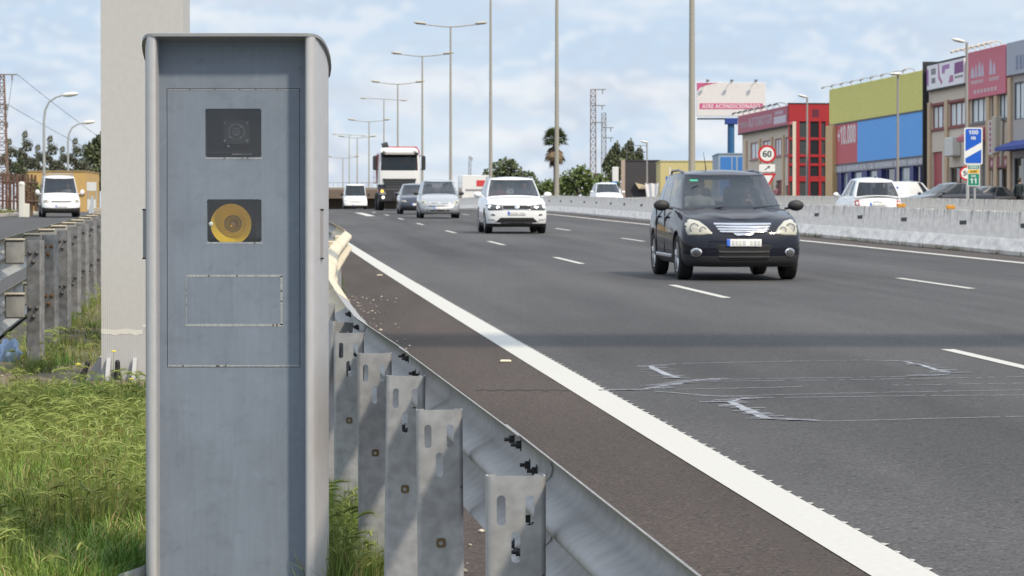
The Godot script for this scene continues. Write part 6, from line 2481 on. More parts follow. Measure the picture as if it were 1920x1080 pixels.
	words("letter", "P", 0.5, Transform3D(Basis(), Vector3(0, y, 0.025)), white, o)
	# white panel sign at the end of the side road
	top = sv(172, 350, 185.0)
	o = thing("panel_sign", "white panel sign on two posts, beside the cream column at the side road's end", "road sign", Vector3(top.x, gnd(185.0), top.z))
	y = top.y - o.position.y
	mb = MB.new()
	for x in [-0.2, 0.25]:
		mb.tube(Vector3(x, -0.2, 0), Vector3(x, y + 0.3, 0), 0.04, 0.04, 6)
	part("post", mb, steel, o)
	mb = MB.new()
	mb.box(Vector3(0, y, 0.05), Vector3(0.55, 0.5, 0.03), 0.01)
	mb.box(Vector3(0, y - 1.05, 0.05), Vector3(0.5, 0.6, 0.03), 0.01)
	part("sign_board", mb, mat(0.6, 0.6, 0.6, 0.5), o)

func lattice(o: Node3D, h: float, w0: float, w1: float, m: Material, panels: int) -> void:
	var mb := MB.new()
	var c := func(i: int, t: float) -> Vector3:
		var w := lerpf(w0, w1, t) / 2
		return Vector3([-w, w, w, -w][i % 4], h * t, [-w, -w, w, w][i % 4])
	for i in 4:
		mb.tube(c.call(i, 0.0), c.call(i, 1.0), 0.045, 0.04, 5)
	part("tower_legs", mb, m, o)
	mb = MB.new()
	for k in panels:
		for i in 4:
			var a := float(k) / panels
			var b := (k + 1.0) / panels
			mb.tube(c.call(i + (k % 2), a), c.call(i + 1 - (k % 2), b), 0.025, 0.025, 4)
			mb.tube(c.call(i, b), c.call(i + 1, b), 0.022, 0.022, 4)
	part("cross_bracing", mb, m, o)

func pylons() -> void:
	var rust := mat(0.20, 0.13, 0.10, 0.8)
	var zinc := mat(0.24, 0.24, 0.24, 0.6, 0.2)
	for q in [[1112.0, 168.0, 330.0, 0.62, 0.5, rust, "rusty lattice pylon with three short arms, nearer of the two right of the palm", [[0.0, 1.15], [1.65, 1.1], [3.4, 1.1]]],
			[1132.0, 212.0, 350.0, 0.55, 0.45, zinc, "grey lattice pylon standing just behind the rusty one", [[1.6, 0.9], [2.7, 0.9]]],
			[881.0, 293.0, 520.0, 0.6, 0.35, zinc, "small far pylon between the lamp posts, left of the round tree", [[0.3, 0.4]]]]:
		var top := sv(q[0], q[1], q[2])
		var o := thing("lattice_pylon", q[6], "pylon", Vector3(top.x, gnd(q[2]), top.z))
		var h := top.y - o.position.y
		lattice(o, h, q[3], q[4], q[5], 18)
		for a in q[7]:
			var mb := MB.new()
			mb.box(Vector3(a[1] * 0.5, h - a[0], 0), Vector3(a[1] + 0.3, 0.1, 0.1), 0.01)
			mb.tube(Vector3(a[1] * 0.85, h - a[0], 0), Vector3(a[1] * 0.85, h - a[0] - 0.45, 0), 0.07, 0.05, 6)
			part("cross_arm", mb, zinc, o)
		if q[0] == 1132.0:
			var mb := MB.new()
			mb.box(Vector3(-0.75, h - 7.1, 0), Vector3(0.8, 1.0, 0.7), 0.05)
			part("transformer", mb, mat(0.03, 0.035, 0.05, 0.5), o)
	var top := sv(4, 140, 215.0)
	var o := thing("lattice_pylon", "lattice pylon with long cross arms and wires at the left edge", "pylon", Vector3(top.x, gnd(215.0), top.z))
	var h := top.y - o.position.y
	lattice(o, h, 0.9, 0.3, rust, 16)
	for a in [[0.0, -0.3, 1.05], [2.0, -0.4, 0.35], [3.2, -0.4, 0.38]]:
		var mb := MB.new()
		mb.box(Vector3((a[1] + a[2]) / 2, h - a[0], 0), Vector3(a[2] - a[1], 0.09, 0.1), 0.01)
		mb.tube(Vector3(a[2] - 0.35 if a[0] == 0.0 else a[2], h - a[0], 0), Vector3(a[2] - 0.35 if a[0] == 0.0 else a[2], h - a[0] - 0.4, 0), 0.06, 0.05, 6)
		part("cross_arm", mb, zinc, o)
	var runs := [[Vector3(1.05, h, 0), Vector3(4.5, h - 6.0, -60)], [Vector3(0.4, h - 2.0, 0), Vector3(4.0, h - 6.0, -60)], [Vector3(0.7, h - 0.4, 0), Vector3(0.3, h - 3.0, 0)], [Vector3(-0.3, h, 0), Vector3(-6, h + 2.0, 30)]]
	for r in runs:
		var mb := MB.new()
		var pts := []
		for k in 13:
			var t := k / 12.0
			pts.append(r[0].lerp(r[1], t) + Vector3.DOWN * 1.2 * t * (1 - t) * minf(1.0, r[0].distance_to(r[1]) / 10.0))
		mb.pipe(pts, [0.016], 5, false)
		part("wire", mb, mat(0.06, 0.06, 0.06, 0.6), o)

# ---------------------------------------------------------------- trees
func crown_mesh(seed_: int, blobs: Array, n: int, size: float, tone: Color) -> ArrayMesh:
	var r := RandomNumberGenerator.new()
	r.seed = seed_
	var mb := MB.new()
	var vol := 0.0
	for b in blobs:
		vol += b[1].x * b[1].y
	for b in blobs:
		var cnt := int(n * b[1].x * b[1].y / vol)
		var bt: float = r.randf_range(0.75, 1.2)
		for k in cnt:
			var g := Vector3(r.randfn(), r.randfn(), r.randfn()).normalized() * pow(r.randf(), 0.4)
			var lump := 1.0 + 0.25 * sin(g.x * 9.0 + seed_) * sin(g.y * 8.0 + b[0].x)
			var p: Vector3 = b[0] + g * b[1] * lump
			var s := size * r.randf_range(0.5, 1.3)
			var bs := Basis.from_euler(Vector3(r.randf() * 6, r.randf() * 6, r.randf() * 6))
			mb.col = tone * bt * r.randf_range(0.55, 1.35)
			mb.quad(p + bs * Vector3(-s, -s * 0.5, 0), p + bs * Vector3(s * 0.4, -s * 0.6, s * 0.2), p + bs * Vector3(s, s * 0.5, 0), p + bs * Vector3(-s * 0.4, s * 0.6, s * 0.2))
	return mb.mesh()

func tree(called: String, label: String, at: Vector3, h: float, crown: ArrayMesh, scale_: Vector3, leaf: Material, bark: Material, group: String, stem := 0.18) -> void:
	var o := thing(called, label, "tree", at, group)
	var mb := MB.new()
	mb.pipe([Vector3(0, -0.3, 0), Vector3(0.05, h * 0.35, 0), Vector3(-0.04, h * 0.6, 0.05), Vector3(0.02, h * 0.9, 0)], [stem, stem * 0.75, stem * 0.5, stem * 0.15], 8)
	for k in 6:
		var a := k * 1.9
		var y := h * (0.4 + 0.07 * k)
		mb.pipe([Vector3(0, y, 0), Vector3(cos(a) * scale_.x * 0.3, y + h * 0.1, sin(a) * scale_.z * 0.3), Vector3(cos(a) * scale_.x * 0.6, y + h * 0.16, sin(a) * scale_.z * 0.6)], [stem * 0.4, stem * 0.25, stem * 0.08], 5)
	part("trunk", mb, bark, o)
	var c := same("crown", crown, o, Transform3D(Basis.from_scale(scale_), Vector3(0, h * 0.68, 0)))
	c.material_override = leaf

func trees() -> void:
	var leaf := tinted(mat(1, 1, 1, 0.7))
	leaf.backlight_enabled = true
	leaf.backlight = Color(0.3, 0.34, 0.15)
	var bark := mat(0.10, 0.075, 0.05, 0.95)
	var round_ := crown_mesh(2, [[Vector3(0, 0.1, 0), Vector3(0.75, 0.6, 0.75)], [Vector3(-0.5, -0.15, 0.2), Vector3(0.45, 0.4, 0.45)], [Vector3(0.55, -0.1, 0), Vector3(0.45, 0.42, 0.45)], [Vector3(0.1, 0.45, 0), Vector3(0.5, 0.35, 0.5)], [Vector3(0, -0.3, 0.3), Vector3(0.7, 0.3, 0.5)]], 3400, 0.065, Color(0.12, 0.145, 0.07))
	var bush := crown_mesh(5, [[Vector3(0, 0, 0), Vector3(0.8, 0.6, 0.6)], [Vector3(-0.6, -0.2, 0.1), Vector3(0.5, 0.45, 0.45)], [Vector3(0.6, -0.15, 0), Vector3(0.5, 0.5, 0.45)], [Vector3(0.2, 0.3, 0.1), Vector3(0.5, 0.35, 0.4)]], 3000, 0.07, Color(0.13, 0.175, 0.055))
	var slim := crown_mesh(7, [[Vector3(0, -0.4, 0), Vector3(0.42, 0.4, 0.42)], [Vector3(0.2, 0.05, 0), Vector3(0.48, 0.4, 0.4)], [Vector3(-0.2, 0.35, 0), Vector3(0.42, 0.34, 0.36)], [Vector3(0.12, 0.62, 0), Vector3(0.34, 0.3, 0.3)]], 2200, 0.08, Color(0.11, 0.13, 0.07))
	var thin := crown_mesh(11, [[Vector3(0, -0.3, 0), Vector3(0.5, 0.22, 0.5)], [Vector3(0.25, 0.05, 0), Vector3(0.35, 0.2, 0.35)], [Vector3(-0.2, 0.3, 0), Vector3(0.32, 0.2, 0.32)], [Vector3(0.1, 0.6, 0), Vector3(0.25, 0.2, 0.25)], [Vector3(-0.02, 0.9, 0), Vector3(0.12, 0.14, 0.12)]], 1200, 0.06, Color(0.13, 0.14, 0.10))
	var put := func(called: String, label: String, px: float, ptop: float, d: float, crown: ArrayMesh, w: float, group: String, tall := 0.5) -> void:
		var top := sv(px, ptop, d)
		var b := Vector3(top.x, gnd(d), top.z)
		var h := top.y - b.y
		var sy := h * tall * 0.55
		tree(called, label, b, (h - sy * 0.75) / 0.68, crown, Vector3(w, sy, w), leaf, bark, group, 0.16)
	put.call("broad_tree", "large round dark tree beyond the median, behind the white crossover's roof", 945.0, 298.0, 300.0, round_, 2.5, "", 0.8)
	put.call("broad_tree", "smaller brownish round tree just right of the large round one", 990.0, 322.0, 305.0, round_, 1.4, "", 0.8)
	put.call("leafy_tree", "broad green tree right of the palm, behind the median barrier", 1082.0, 306.0, 300.0, bush, 1.9, "", 0.9)
	put.call("leafy_tree", "low green tree under the palm, left of the broad one", 1050.0, 325.0, 310.0, bush, 1.5, "", 0.95)
	put.call("leafy_tree", "low green bush right of the big lamp post, above the barrier", 1022.0, 333.0, 295.0, bush, 1.3, "", 1.0)
	put.call("leafy_tree", "low bushy tree at the foot of the pylons", 1120.0, 322.0, 305.0, bush, 1.4, "", 1.0)
	for q in [[1153.0, 276.0, 330.0, 0.9, "slim dark tree just right of the grey pylon"], [1178.0, 272.0, 335.0, 1.0, "tallest slim dark tree behind the dark grey block's left end"], [1196.0, 285.0, 330.0, 0.9, "slim dark tree behind the dark grey block's middle"], [1143.0, 290.0, 340.0, 0.8, "slim dark tree between the two pylons"]]:
		put.call("slim_tree", q[4], q[0], q[1], q[2], slim, q[3] * 1.6, "slim trees by the pylons", 0.8)
	var far := [[18.0, 275.0, 240.0, "sparse dark pine behind the brown fence at the left edge"], [48.0, 262.0, 250.0, "sparse dark pine with a pointed top, second from the left edge"], [72.0, 285.0, 255.0, "low sparse pine left of the first curved lamp"], [95.0, 270.0, 248.0, "sparse pine right behind the first curved lamp"], [118.0, 288.0, 262.0, "low sparse pine between the two curved lamps"], [142.0, 274.0, 250.0, "sparse pine right of the second curved lamp"], [160.0, 284.0, 262.0, "low sparse pine just left of the cream column"]]
	for q in far:
		put.call("pine_tree", q[3], q[0], q[1], q[2], thin, 1.75, "sparse pines behind the yellow wall", 0.85)
	put.call("slim_tree", "tall dark tree hugging the cream column's left edge", 183.0, 262.0, 235.0, slim, 1.6, "", 0.9)
	put.call("garden_bush", "dark green bush beside the white gate pillar", 56.0, 332.0, 150.0, bush, 0.62, "", 0.95)
	put.call("garden_bush", "small bush behind the white gate pillar, under the pines", 70.0, 352.0, 156.0, bush, 0.5, "", 0.95)
	put.call("creeper_bush", "ivy-topped bush above the end of the brown fence", 38.0, 300.0, 160.0, slim, 0.55, "", 0.7)
	# palm
	var d := 262.0
	var top := sv(1041, 262, d)
	var o := thing("palm_tree", "fan palm with a skirt of dead brown fronds, behind a lamp post", "palm tree", Vector3(top.x, gnd(d), top.z))
	var h := top.y - o.position.y
	var mb := MB.new()
	mb.pipe([Vector3(0.1, -0.3, 0), Vector3(0.05, h * 0.5, 0), Vector3(0, h, 0)], [0.26, 0.2, 0.22], 10)
	part("trunk", mb, mat(0.12, 0.09, 0.06, 0.95), o)
	var r := RandomNumberGenerator.new()
	r.seed = 31
	for k in 84:
		var dead := k >= 58
		var a := k * 2.399
		var el := lerpf(1.35, -0.35, k / 58.0) if not dead else lerpf(-0.75, -1.35, r.randf())
		var dir := Vector3(cos(a) * cos(el), sin(el), sin(a) * cos(el))
		var L := r.randf_range(0.55, 0.75) if not dead else r.randf_range(0.5, 1.15)
		mb = MB.new()
		mb.col = Color.WHITE
		var base := Vector3(0, h - (0.0 if not dead else 0.15 + 0.5 * r.randf()), 0)
		var hub := base + dir * L
		mb.tube(base, hub, 0.02, 0.014, 4)
		var s := dir.cross(Vector3.UP).normalized()
		var u := s.cross(dir)
		for j in 15:
			var g := lerpf(-1.25, 1.25, j / 14.0)
			var q := (dir * cos(g) + s * sin(g)).normalized()
			var tip := hub + q * r.randf_range(0.5, 0.66) + Vector3.DOWN * r.randf_range(0.05, 0.3)
			var w := q.cross(u).normalized() * 0.06
			mb.quad(hub - w * 0.4, hub + w * 0.4, hub.lerp(tip, 0.5) + w, hub.lerp(tip, 0.5) - w)
			mb.tri(hub.lerp(tip, 0.5) - w, hub.lerp(tip, 0.5) + w, tip)
		part("dead_frond" if dead else "frond", mb, [mat(0.17, 0.12, 0.07, 0.9), mat(0.11, 0.14, 0.06, 0.6), mat(0.14, 0.165, 0.07, 0.6)][0 if dead else 1 + k % 2], o)

# ---------------------------------------------------------------- buildings
func frame_of(a: Vector3, b: Vector3) -> Transform3D:
	var x := (b - a).normalized()
	return Transform3D(Basis(x, Vector3.UP, x.cross(Vector3.UP)), a)

# where a bearing meets a wall line, as metres along it
func along(a: Vector3, b: Vector3, px: float) -> float:
	var k := (px - 960.0) / FOCAL
	var u := (b - a).normalized()
	return (-a.z * k - a.x) / (u.x + u.z * k)

func window_in(o: Node3D, r: Rect2, frame: Material, pane: Material, bars: int, deep := 0.12, w := 0.07) -> void:
	var mb := MB.new()
	var p := r.position
	var e := r.end
	mb.plate(rect2(p.x - 0.004, p.y - 0.004, e.x + 0.004, e.y + 0.004), [rect2(p.x + w, p.y + w, e.x - w, e.y - w)], -deep, -deep + 0.09)
	for k in range(1, bars):
		var x := lerpf(p.x, e.x, float(k) / bars)
		mb.box(Vector3(x, (p.y + e.y) / 2, -deep + 0.04), Vector3(w, r.size.y - 2 * w, 0.07))
	var f := part("window", mb, frame, o)
	for k in bars:
		mb = MB.new()
		var x0 := lerpf(p.x, e.x, float(k) / bars)
		var x1 := lerpf(p.x, e.x, (k + 1.0) / bars)
		mb.quad(Vector3(x0 + w / 2, p.y + w / 2, -deep + 0.03), Vector3(x1 - w / 2, p.y + w / 2, -deep + 0.03), Vector3(x1 - w / 2, e.y - w / 2, -deep + 0.03), Vector3(x0 + w / 2, e.y - w / 2, -deep + 0.03))
		part("pane", mb, pane, f)

func floodlight(o: Node3D, x: float, y: float, z: float, m: Material, s := 1.0) -> void:
	var mb := MB.new()
	mb.pipe([Vector3(x, y - 0.1, z), Vector3(x, y + 0.22 * s, z + 0.15 * s), Vector3(x, y + 0.28 * s, z + 0.5 * s), Vector3(x, y + 0.2 * s, z + 0.8 * s)], [0.03, 0.03, 0.03, 0.025], 5)
	mb.box(Vector3(x, y + 0.16 * s, z + 0.9 * s), Vector3(0.34, 0.14, 0.3) * s, 0.03, Basis(Vector3.RIGHT, 0.5))
	part("floodlight", mb, m, o)

func shops() -> void:
	var mott := noise_tex("mottle", 512, 0.015, FastNoiseLite.TYPE_SIMPLEX, 4, 0.88, 1.0, 1.5)
	var sky_pane := mat(0.26, 0.32, 0.35, 0.06)  # pale albedo paints in a reflection of the sky
	sky_pane.metallic_specular = 0.9
	var dark_pane := mat(0.018, 0.02, 0.024, 0.05)
	dark_pane.metallic_specular = 0.8
	var blind := mat(0.66, 0.73, 0.76, 0.3)
	var tan_ := mat(0.58, 0.43, 0.29, 0.8, 0, mott, 0.8)
	var beige := mat(0.62, 0.54, 0.45, 0.85, 0, mott, 0.6)
	var black := mat(0.02, 0.02, 0.023, 0.6)
	var dred := mat(0.20, 0.045, 0.04, 0.6)
	# --- the yellow and blue store
	var base := 3.35
	var A := Vector3(21.4, base, -216.0)
	var B := Vector3(24.7, base, -190.0)
	var o := thing("furniture_store", "long store with a yellow panel over a blue one and a red +10.000 panel", "store", A)
	o.transform = frame_of(A, B)
	var L := A.distance_to(B)
	var X := func(px: float) -> float: return along(A, B, px)
	var mb := MB.new()
	mb.span(Vector3(0, -0.3, -14), Vector3(L - 0.02, 8.2, -0.4))
	part("building_body", mb, mat(0.30, 0.29, 0.28, 0.9, 0, mott, 0.4), o)
	var yel := mat(0.68, 0.64, 0.17, 0.6, 0, mott, 0.35)
	for k in 6:
		mb = MB.new()
		mb.span(Vector3(lerpf(0, L, k / 6.0) + 0.004, 6.02, -0.38), Vector3(lerpf(0, L, (k + 1) / 6.0) - 0.004, 8.38, 0.0), 0.01)
		part("yellow_panel", mb, yel, o)
	mb = MB.new()
	mb.span(Vector3(0, 5.93, -0.38), Vector3(L, 6.015, 0.04))
	mb.span(Vector3(2.05, 3.2, -0.38), Vector3(L, 3.285, 0.04))
	part("trim_strip", mb, mat(0.10, 0.10, 0.11, 0.6), o)
	var xr: float = X.call(1607.0)
	var xw := [X.call(1607.0), X.call(1650.0), X.call(1695.0), L]
	for k in 3:
		mb = MB.new()
		mb.span(Vector3(xw[k] + 0.004, 3.29, -0.38), Vector3(xw[k + 1] - 0.004, 5.925, 0.0), 0.01)
		part("blue_panel", mb, mat(0.085, 0.37, 0.86, 0.5, 0, mott, 0.3), o)
	mb = MB.new()
	mb.span(Vector3(2.06, 3.29, -0.38), Vector3(xr - 0.004, 5.925, 0.0), 0.01)
	var redp := part("red_panel", mb, mat(0.56, 0.10, 0.12, 0.55, 0, mott, 0.4), o)
	words("numerals", "+10.000", 1.2, Transform3D(Basis(), Vector3((2.06 + xr) / 2, 5.15, 0.006)), mat(0.72, 0.68, 0.68, 0.5), redp, true, 0.88)
	mb = MB.new()
	mb.span(Vector3(-0.05, -0.3, -0.39), Vector3(2.03, 5.925, 0.25), 0.02)
	part("cream_pillar", mb, mat(0.60, 0.40, 0.20, 0.7), o)
	mb = MB.new()
	mb.span(Vector3(2.05, 2.72, -0.38), Vector3(L, 3.195, 0.02), 0.01)
	var band := part("sign_band", mb, mat(0.30, 0.30, 0.34, 0.6), o)
	var r := RandomNumberGenerator.new()
	r.seed = 15
	var x := 2.4
	while x < L - 0.6:
		mb = MB.new()
		var w := r.randf_range(0.16, 0.34)
		if r.randf() < 0.85:
			mb.box(Vector3(x + w / 2, 2.96, 0.024), Vector3(w * 0.35, 0.3, 0.012))
			if r.randf() < 0.6:
				mb.box(Vector3(x + w / 2, 2.84 + 0.12 * (r.randi() % 3), 0.024), Vector3(w * 0.9, 0.06, 0.012))
			part("blurred_letter", mb, mat(0.75, 0.75, 0.77, 0.5), band)
		x += w + 0.08
	var navy := mat(0.03, 0.035, 0.16, 0.5)
	var fronts := [[1570.0, 1577.0, 0], [1577.5, 1588.0, 1], [1588.5, 1596.0, 0], [1597.0, 1614.0, 1], [1615.0, 1625.0, 0], [1626.0, 1643.0, 1], [1644.0, 1652.0, 0], [1653.0, 1659.0, 2], [1660.0, 1676.0, 2], [1677.0, 1684.0, 0], [1685.0, 1704.0, 1], [1705.0, 1712.0, 0], [1713.0, 1722.0, 2], [1723.0, 1735.0, 2]]
	for q in fronts:
		var x0: float = X.call(q[0])
		var x1: float = X.call(q[1])
		if q[2] == 0:
			mb = MB.new()
			mb.span(Vector3(x0, -0.3, -0.38), Vector3(x1, 2.715, 0.0), 0.015)
			part("shop_pillar", mb, navy, o)
		else:
			window_in(o, Rect2(x0, 0.0, x1 - x0, 2.7), navy, sky_pane if q[2] == 1 else dark_pane, 1, 0.2, 0.06)
	for k in 9:
		floodlight(o, 0.4 + k * L / 9.5, 8.38, -0.2, mat(0.28, 0.28, 0.28, 0.5), 0.8)
	# --- the beige row
	var C := Vector3(26.7, base, -171.8)
	o = thing("beige_building", "beige two-storey building with a white and purple sign and a tall pink sign", "building", B)
	o.transform = frame_of(B, C)
	L = B.distance_to(C)
	X = func(px: float) -> float: return along(B, C, px)
	var ups := [[1748.0, 1773.0, 3], [1780.0, 1810.0, 3], [1821.0, 1851.0, 3], [1858.5, 1866.0, 1], [1873.0, 1893.0, 3]]
	var downs := [[1748.0, 1766.0, 0.0, 3.4, 0], [1780.0, 1811.0, 0.0, 2.4, 1], [1838.0, 1852.0, 0.0, 3.7, 2], [1859.0, 1893.0, 0.55, 2.1, 1]]
	var holes := []
	for q in ups:
		holes.append(rect2(X.call(q[0]), 4.75, X.call(q[1]), 6.1))
	for q in downs:
		holes.append(rect2(X.call(q[0]), q[2], X.call(q[1]), q[3]))
	mb = MB.new()
	mb.plate(rect2(0.12, -0.3, L - 0.01, 8.55), holes, -0.3, 0.0)
	part("wall", mb, beige, o)
	mb = MB.new()
	mb.span(Vector3(0.15, -0.3, -13), Vector3(L - 0.05, 8.4, -0.9))
	part("building_body", mb, mat(0.05, 0.05, 0.05, 0.9), o)
	mb = MB.new()
	mb.span(Vector3(-0.02, -0.3, -0.6), Vector3(0.11, 8.8, 0.35))
	part("dark_party_wall", mb, black, o)
	for k in ups.size():
		var q: Array = ups[k]
		var x0: float = X.call(q[0])
		var x1: float = X.call(q[1])
		window_in(o, Rect2(x0, 4.75, x1 - x0, 1.35), dred if k < 2 else mat(0.10, 0.105, 0.11, 0.5), blind, q[2], 0.14, 0.07)
		mb = MB.new()
		mb.span(Vector3(x0 - 0.08, 4.62, -0.05), Vector3(x1 + 0.08, 4.745, 0.09), 0.01)
		if k < 2:
			mb.span(Vector3(x0 - 0.08, 6.105, -0.05), Vector3(x1 + 0.08, 6.26, 0.09), 0.01)
		part("window_sill", mb, dred if k < 2 else mat(0.14, 0.145, 0.15, 0.6), o)
	for px in [1744.5, 1776.5, 1815.5, 1854.5, 1869.5]:
		var xx: float = X.call(px)
		mb = MB.new()
		mb.span(Vector3(xx - 0.32, -0.3, 0.003), Vector3(xx + 0.32, 6.35, 0.14), 0.015)
		part("pilaster", mb, tan_, o)
	for q in downs:
		var x0: float = X.call(q[0])
		var x1: float = X.call(q[1])
		if q[4] == 1:
			window_in(o, Rect2(x0, q[2], x1 - x0, q[3] - q[2]), mat(0.16, 0.12, 0.10, 0.6), dark_pane, 2, 0.2, 0.06)
		else:
			mb = MB.new()
			mb.span(Vector3(x0, q[2], -0.28), Vector3(x1, q[3], -0.12), 0.02)
			for k in 9:
				var yy := lerpf(q[2], q[3], (k + 0.5) / 9.0)
				mb.box(Vector3((x0 + x1) / 2, yy, -0.115), Vector3(x1 - x0 - 0.05, 0.04, 0.02))
			part("door" if q[4] == 0 else "shutter", mb, mat(0.36, 0.045, 0.06, 0.5) if q[4] == 0 else mat(0.13, 0.13, 0.145, 0.5, 0.2), o)
	# signs on it
	var s0: float = X.call(1743.5)
	var s1: float = X.call(1813.0)
	mb = MB.new()
	mb.span(Vector3(s0, 7.08, 0.0), Vector3(s1, 8.52, 0.2), 0.01)
	var sign_ := part("white_sign", mb, mat(0.80, 0.78, 0.82, 0.5), o)
	mb = MB.new()
	mb.span(Vector3(s0, 6.98, -0.02), Vector3(s1, 7.075, 0.22))
	mb.span(Vector3(s0, 8.525, -0.02), Vector3(s1, 8.62, 0.22))
	part("sign_edge", mb, black, o)
	var sw := s1 - s0
	var shapes := [[[0.0, 0.2], [0.05, 0.15], [0.05, 0.8], [0.0, 0.9]], [[0.31, 0.98], [0.34, 0.98], [0.36, 0.45], [0.43, 0.25], [0.41, 0.1], [0.32, 0.4]], [[0.42, 0.55], [0.42, 0.88], [0.62, 0.9], [0.62, 0.72], [0.5, 0.7], [0.49, 0.55]], [[0.60, 0.12], [0.73, 0.14], [0.72, 0.4], [0.64, 0.42]], [[0.75, 0.42], [0.99, 0.45], [0.98, 0.9], [0.76, 0.88]]]
	for k in shapes.size():
		mb = MB.new()
		var pl := PackedVector2Array()
		for q in shapes[k]:
			pl.append(Vector2(s0 + q[0] * sw, 7.1 + q[1] * 1.4))
		mb.slab(pl, 0.199, 0.21)
		part("purple_shape", mb, [mat(0.36, 0.16, 0.40, 0.5), mat(0.42, 0.14, 0.30, 0.5)][k % 2] if k < 4 else mat(0.30, 0.05, 0.30, 0.5, 0, noise_tex("bloom", 128, 0.06, FastNoiseLite.TYPE_SIMPLEX, 3, 0.3, 1.0, 2.0), 1.0, false), sign_)
	for q in [[0.12, 0.58, 0.13, 0.28], [0.13, 0.22, 0.11, 0.24], [0.76, 0.24, 0.22, 0.1]]:
		for k in 3:
			mb = MB.new()
			var bw: float = q[2] * sw / 3.0
			mb.box(Vector3(s0 + q[0] * sw + (k + 0.5) * bw, 7.1 + (q[1] + q[3] / 2) * 1.4, 0.205), Vector3(bw * 0.7, q[3] * 1.3, 0.012))
			part("blurred_letter", mb, mat(0.12, 0.11, 0.13, 0.5), sign_)
	var p0: float = X.call(1817.5)
	mb = MB.new()
	mb.span(Vector3(p0, 6.1, 0.0), Vector3(L - 0.05, 8.72, 0.22), 0.01)
	var pink := part("pink_sign", mb, mat(0.60, 0.14, 0.20, 0.55, 0, mott, 0.5), o)
	var pw := L - 0.05 - p0
	for q in [[0.13, 0.10, 0.6], [0.24, 0.06, 0.75], [0.32, 0.08, 0.85], [0.40, 0.07, 0.7], [0.60, 0.08, 0.85], [0.69, 0.07, 0.62]]:
		mb = MB.new()
		mb.slab(PackedVector2Array([Vector2(p0 + q[0] * pw, 7.25), Vector2(p0 + (q[0] + q[1]) * pw, 7.25), Vector2(p0 + (q[0] + q[1] * 0.8) * pw, 7.25 + q[2] * 0.7), Vector2(p0 + (q[0] + q[1] * 0.4) * pw, 7.3 + q[2]), Vector2(p0 + (q[0] + q[1] * 0.1) * pw, 7.25 + q[2] * 0.6)]), 0.219, 0.23)
		part("pale_figure", mb, mat(0.50, 0.42, 0.52, 0.5), pink)
	for q in [[0.14, 7.0, 0.32], [0.60, 7.0, 0.24], [0.2, 6.45, 0.6]]:
		for k in 7:
			mb = MB.new()
			mb.box(Vector3(p0 + (q[0] + q[2] * (k + 0.5) / 7.0) * pw, q[1], 0.225), Vector3(q[2] * pw / 11.0, 0.2, 0.012))
			part("blurred_letter", mb, mat(0.55, 0.42, 0.44, 0.5), pink)
	for k in 8:
		floodlight(o, p0 - 0.6 + k * (pw + 0.4) / 8.0, 8.72, 0.0, mat(0.55, 0.50, 0.43, 0.5), 0.9)
	# box sign, awning, shop fascia, upright sign
	var bx: float = X.call(1793.0)
	mb = MB.new()
	mb.span(Vector3(bx - 0.9, 3.0, 0.002), Vector3(bx + 1.0, 4.1, 0.5), 0.05)
	part("box_sign", mb, mat(0.58, 0.57, 0.54, 0.5), o)
	var ax0: float = X.call(1823.0)
	var ax1: float = X.call(1850.0)
	var aw := MB.new()
	aw.xf = Transform3D(Basis(Vector3.UP, PI / 2), Vector3(ax0, 0, 0.01))
	aw.slab(PackedVector2Array([Vector2(0, 4.5), Vector2(0, 3.72), Vector2(-0.9, 3.72), Vector2(-0.9, 3.95)]), 0, ax1 - ax0)
	part("awning", aw, mat(0.45, 0.13, 0.16, 0.7), o)
	var h0: float = X.call(1857.0)
	mb = MB.new()
	mb.span(Vector3(h0, 2.12, 0.0), Vector3(L - 0.1, 2.75, 0.12), 0.01)
	var fa := part("shop_fascia", mb, mat(0.20, 0.025, 0.035, 0.5), o)
	for k in 2:
		mb = MB.new()
		mb.slab(disc2(h0 + 0.7 + k * 2.9, 2.4, 0.17, 12), 0.119, 0.13)
		part("round_emblem", mb, mat(0.6, 0.45, 0.45, 0.5), fa)
	mb = MB.new()
	mb.span(Vector3(h0, 0.0, 0.0), Vector3(L - 0.1, 0.54, 0.1), 0.01)
	part("shop_plinth", mb, mat(0.26, 0.03, 0.045, 0.5), o)
	var ux: float = X.call(1867.0)
	mb = MB.new()
	mb.span(Vector3(ux - 0.45, 2.85, 0.15), Vector3(ux + 0.45, 4.75, 0.32), 0.02)
	var us := part("upright_sign", mb, mat(0.55, 0.51, 0.48, 0.5), o)
	for k in 6:
		mb = MB.new()
		mb.box(Vector3(ux, 4.55 - k * 0.29, 0.323), Vector3(0.32, 0.2, 0.012))
		part("blurred_letter", mb, mat(0.30, 0.04, 0.10, 0.5), us)
	mb = MB.new()
	mb.span(Vector3(ux + 1.0, 2.9, 0.15), Vector3(ux + 1.75, 4.9, 0.5), 0.03)
	mb.tube(Vector3(ux + 2.6, 2.2, 0.4), Vector3(ux + 2.75, 4.6, 0.4), 0.09, 0.07, 8)
	part("utility_cabinet", mb, mat(0.45, 0.40, 0.33, 0.7), o)
	# --- the grey building at the edge
	var D := Vector3(29.7, base, -144.5)
	o = thing("grey_building", "grey-signed building with tall windows and a blue awning at the right edge", "building", C)
	o.transform = frame_of(C, D)
	L = C.distance_to(D)
	holes = []
	var wx := [0.9, 3.4, 5.9, 8.4, 10.9, 13.4, 15.9, 18.4, 20.9, 23.4]
	for q in wx:
		holes.append(rect2(q, 4.6, q + 1.9, 6.6))
		holes.append(rect2(q, 0.0, q + 1.9, 2.6))
	mb = MB.new()
	mb.plate(rect2(0.01, -0.3, L, 8.7), holes, -0.3, 0.0)
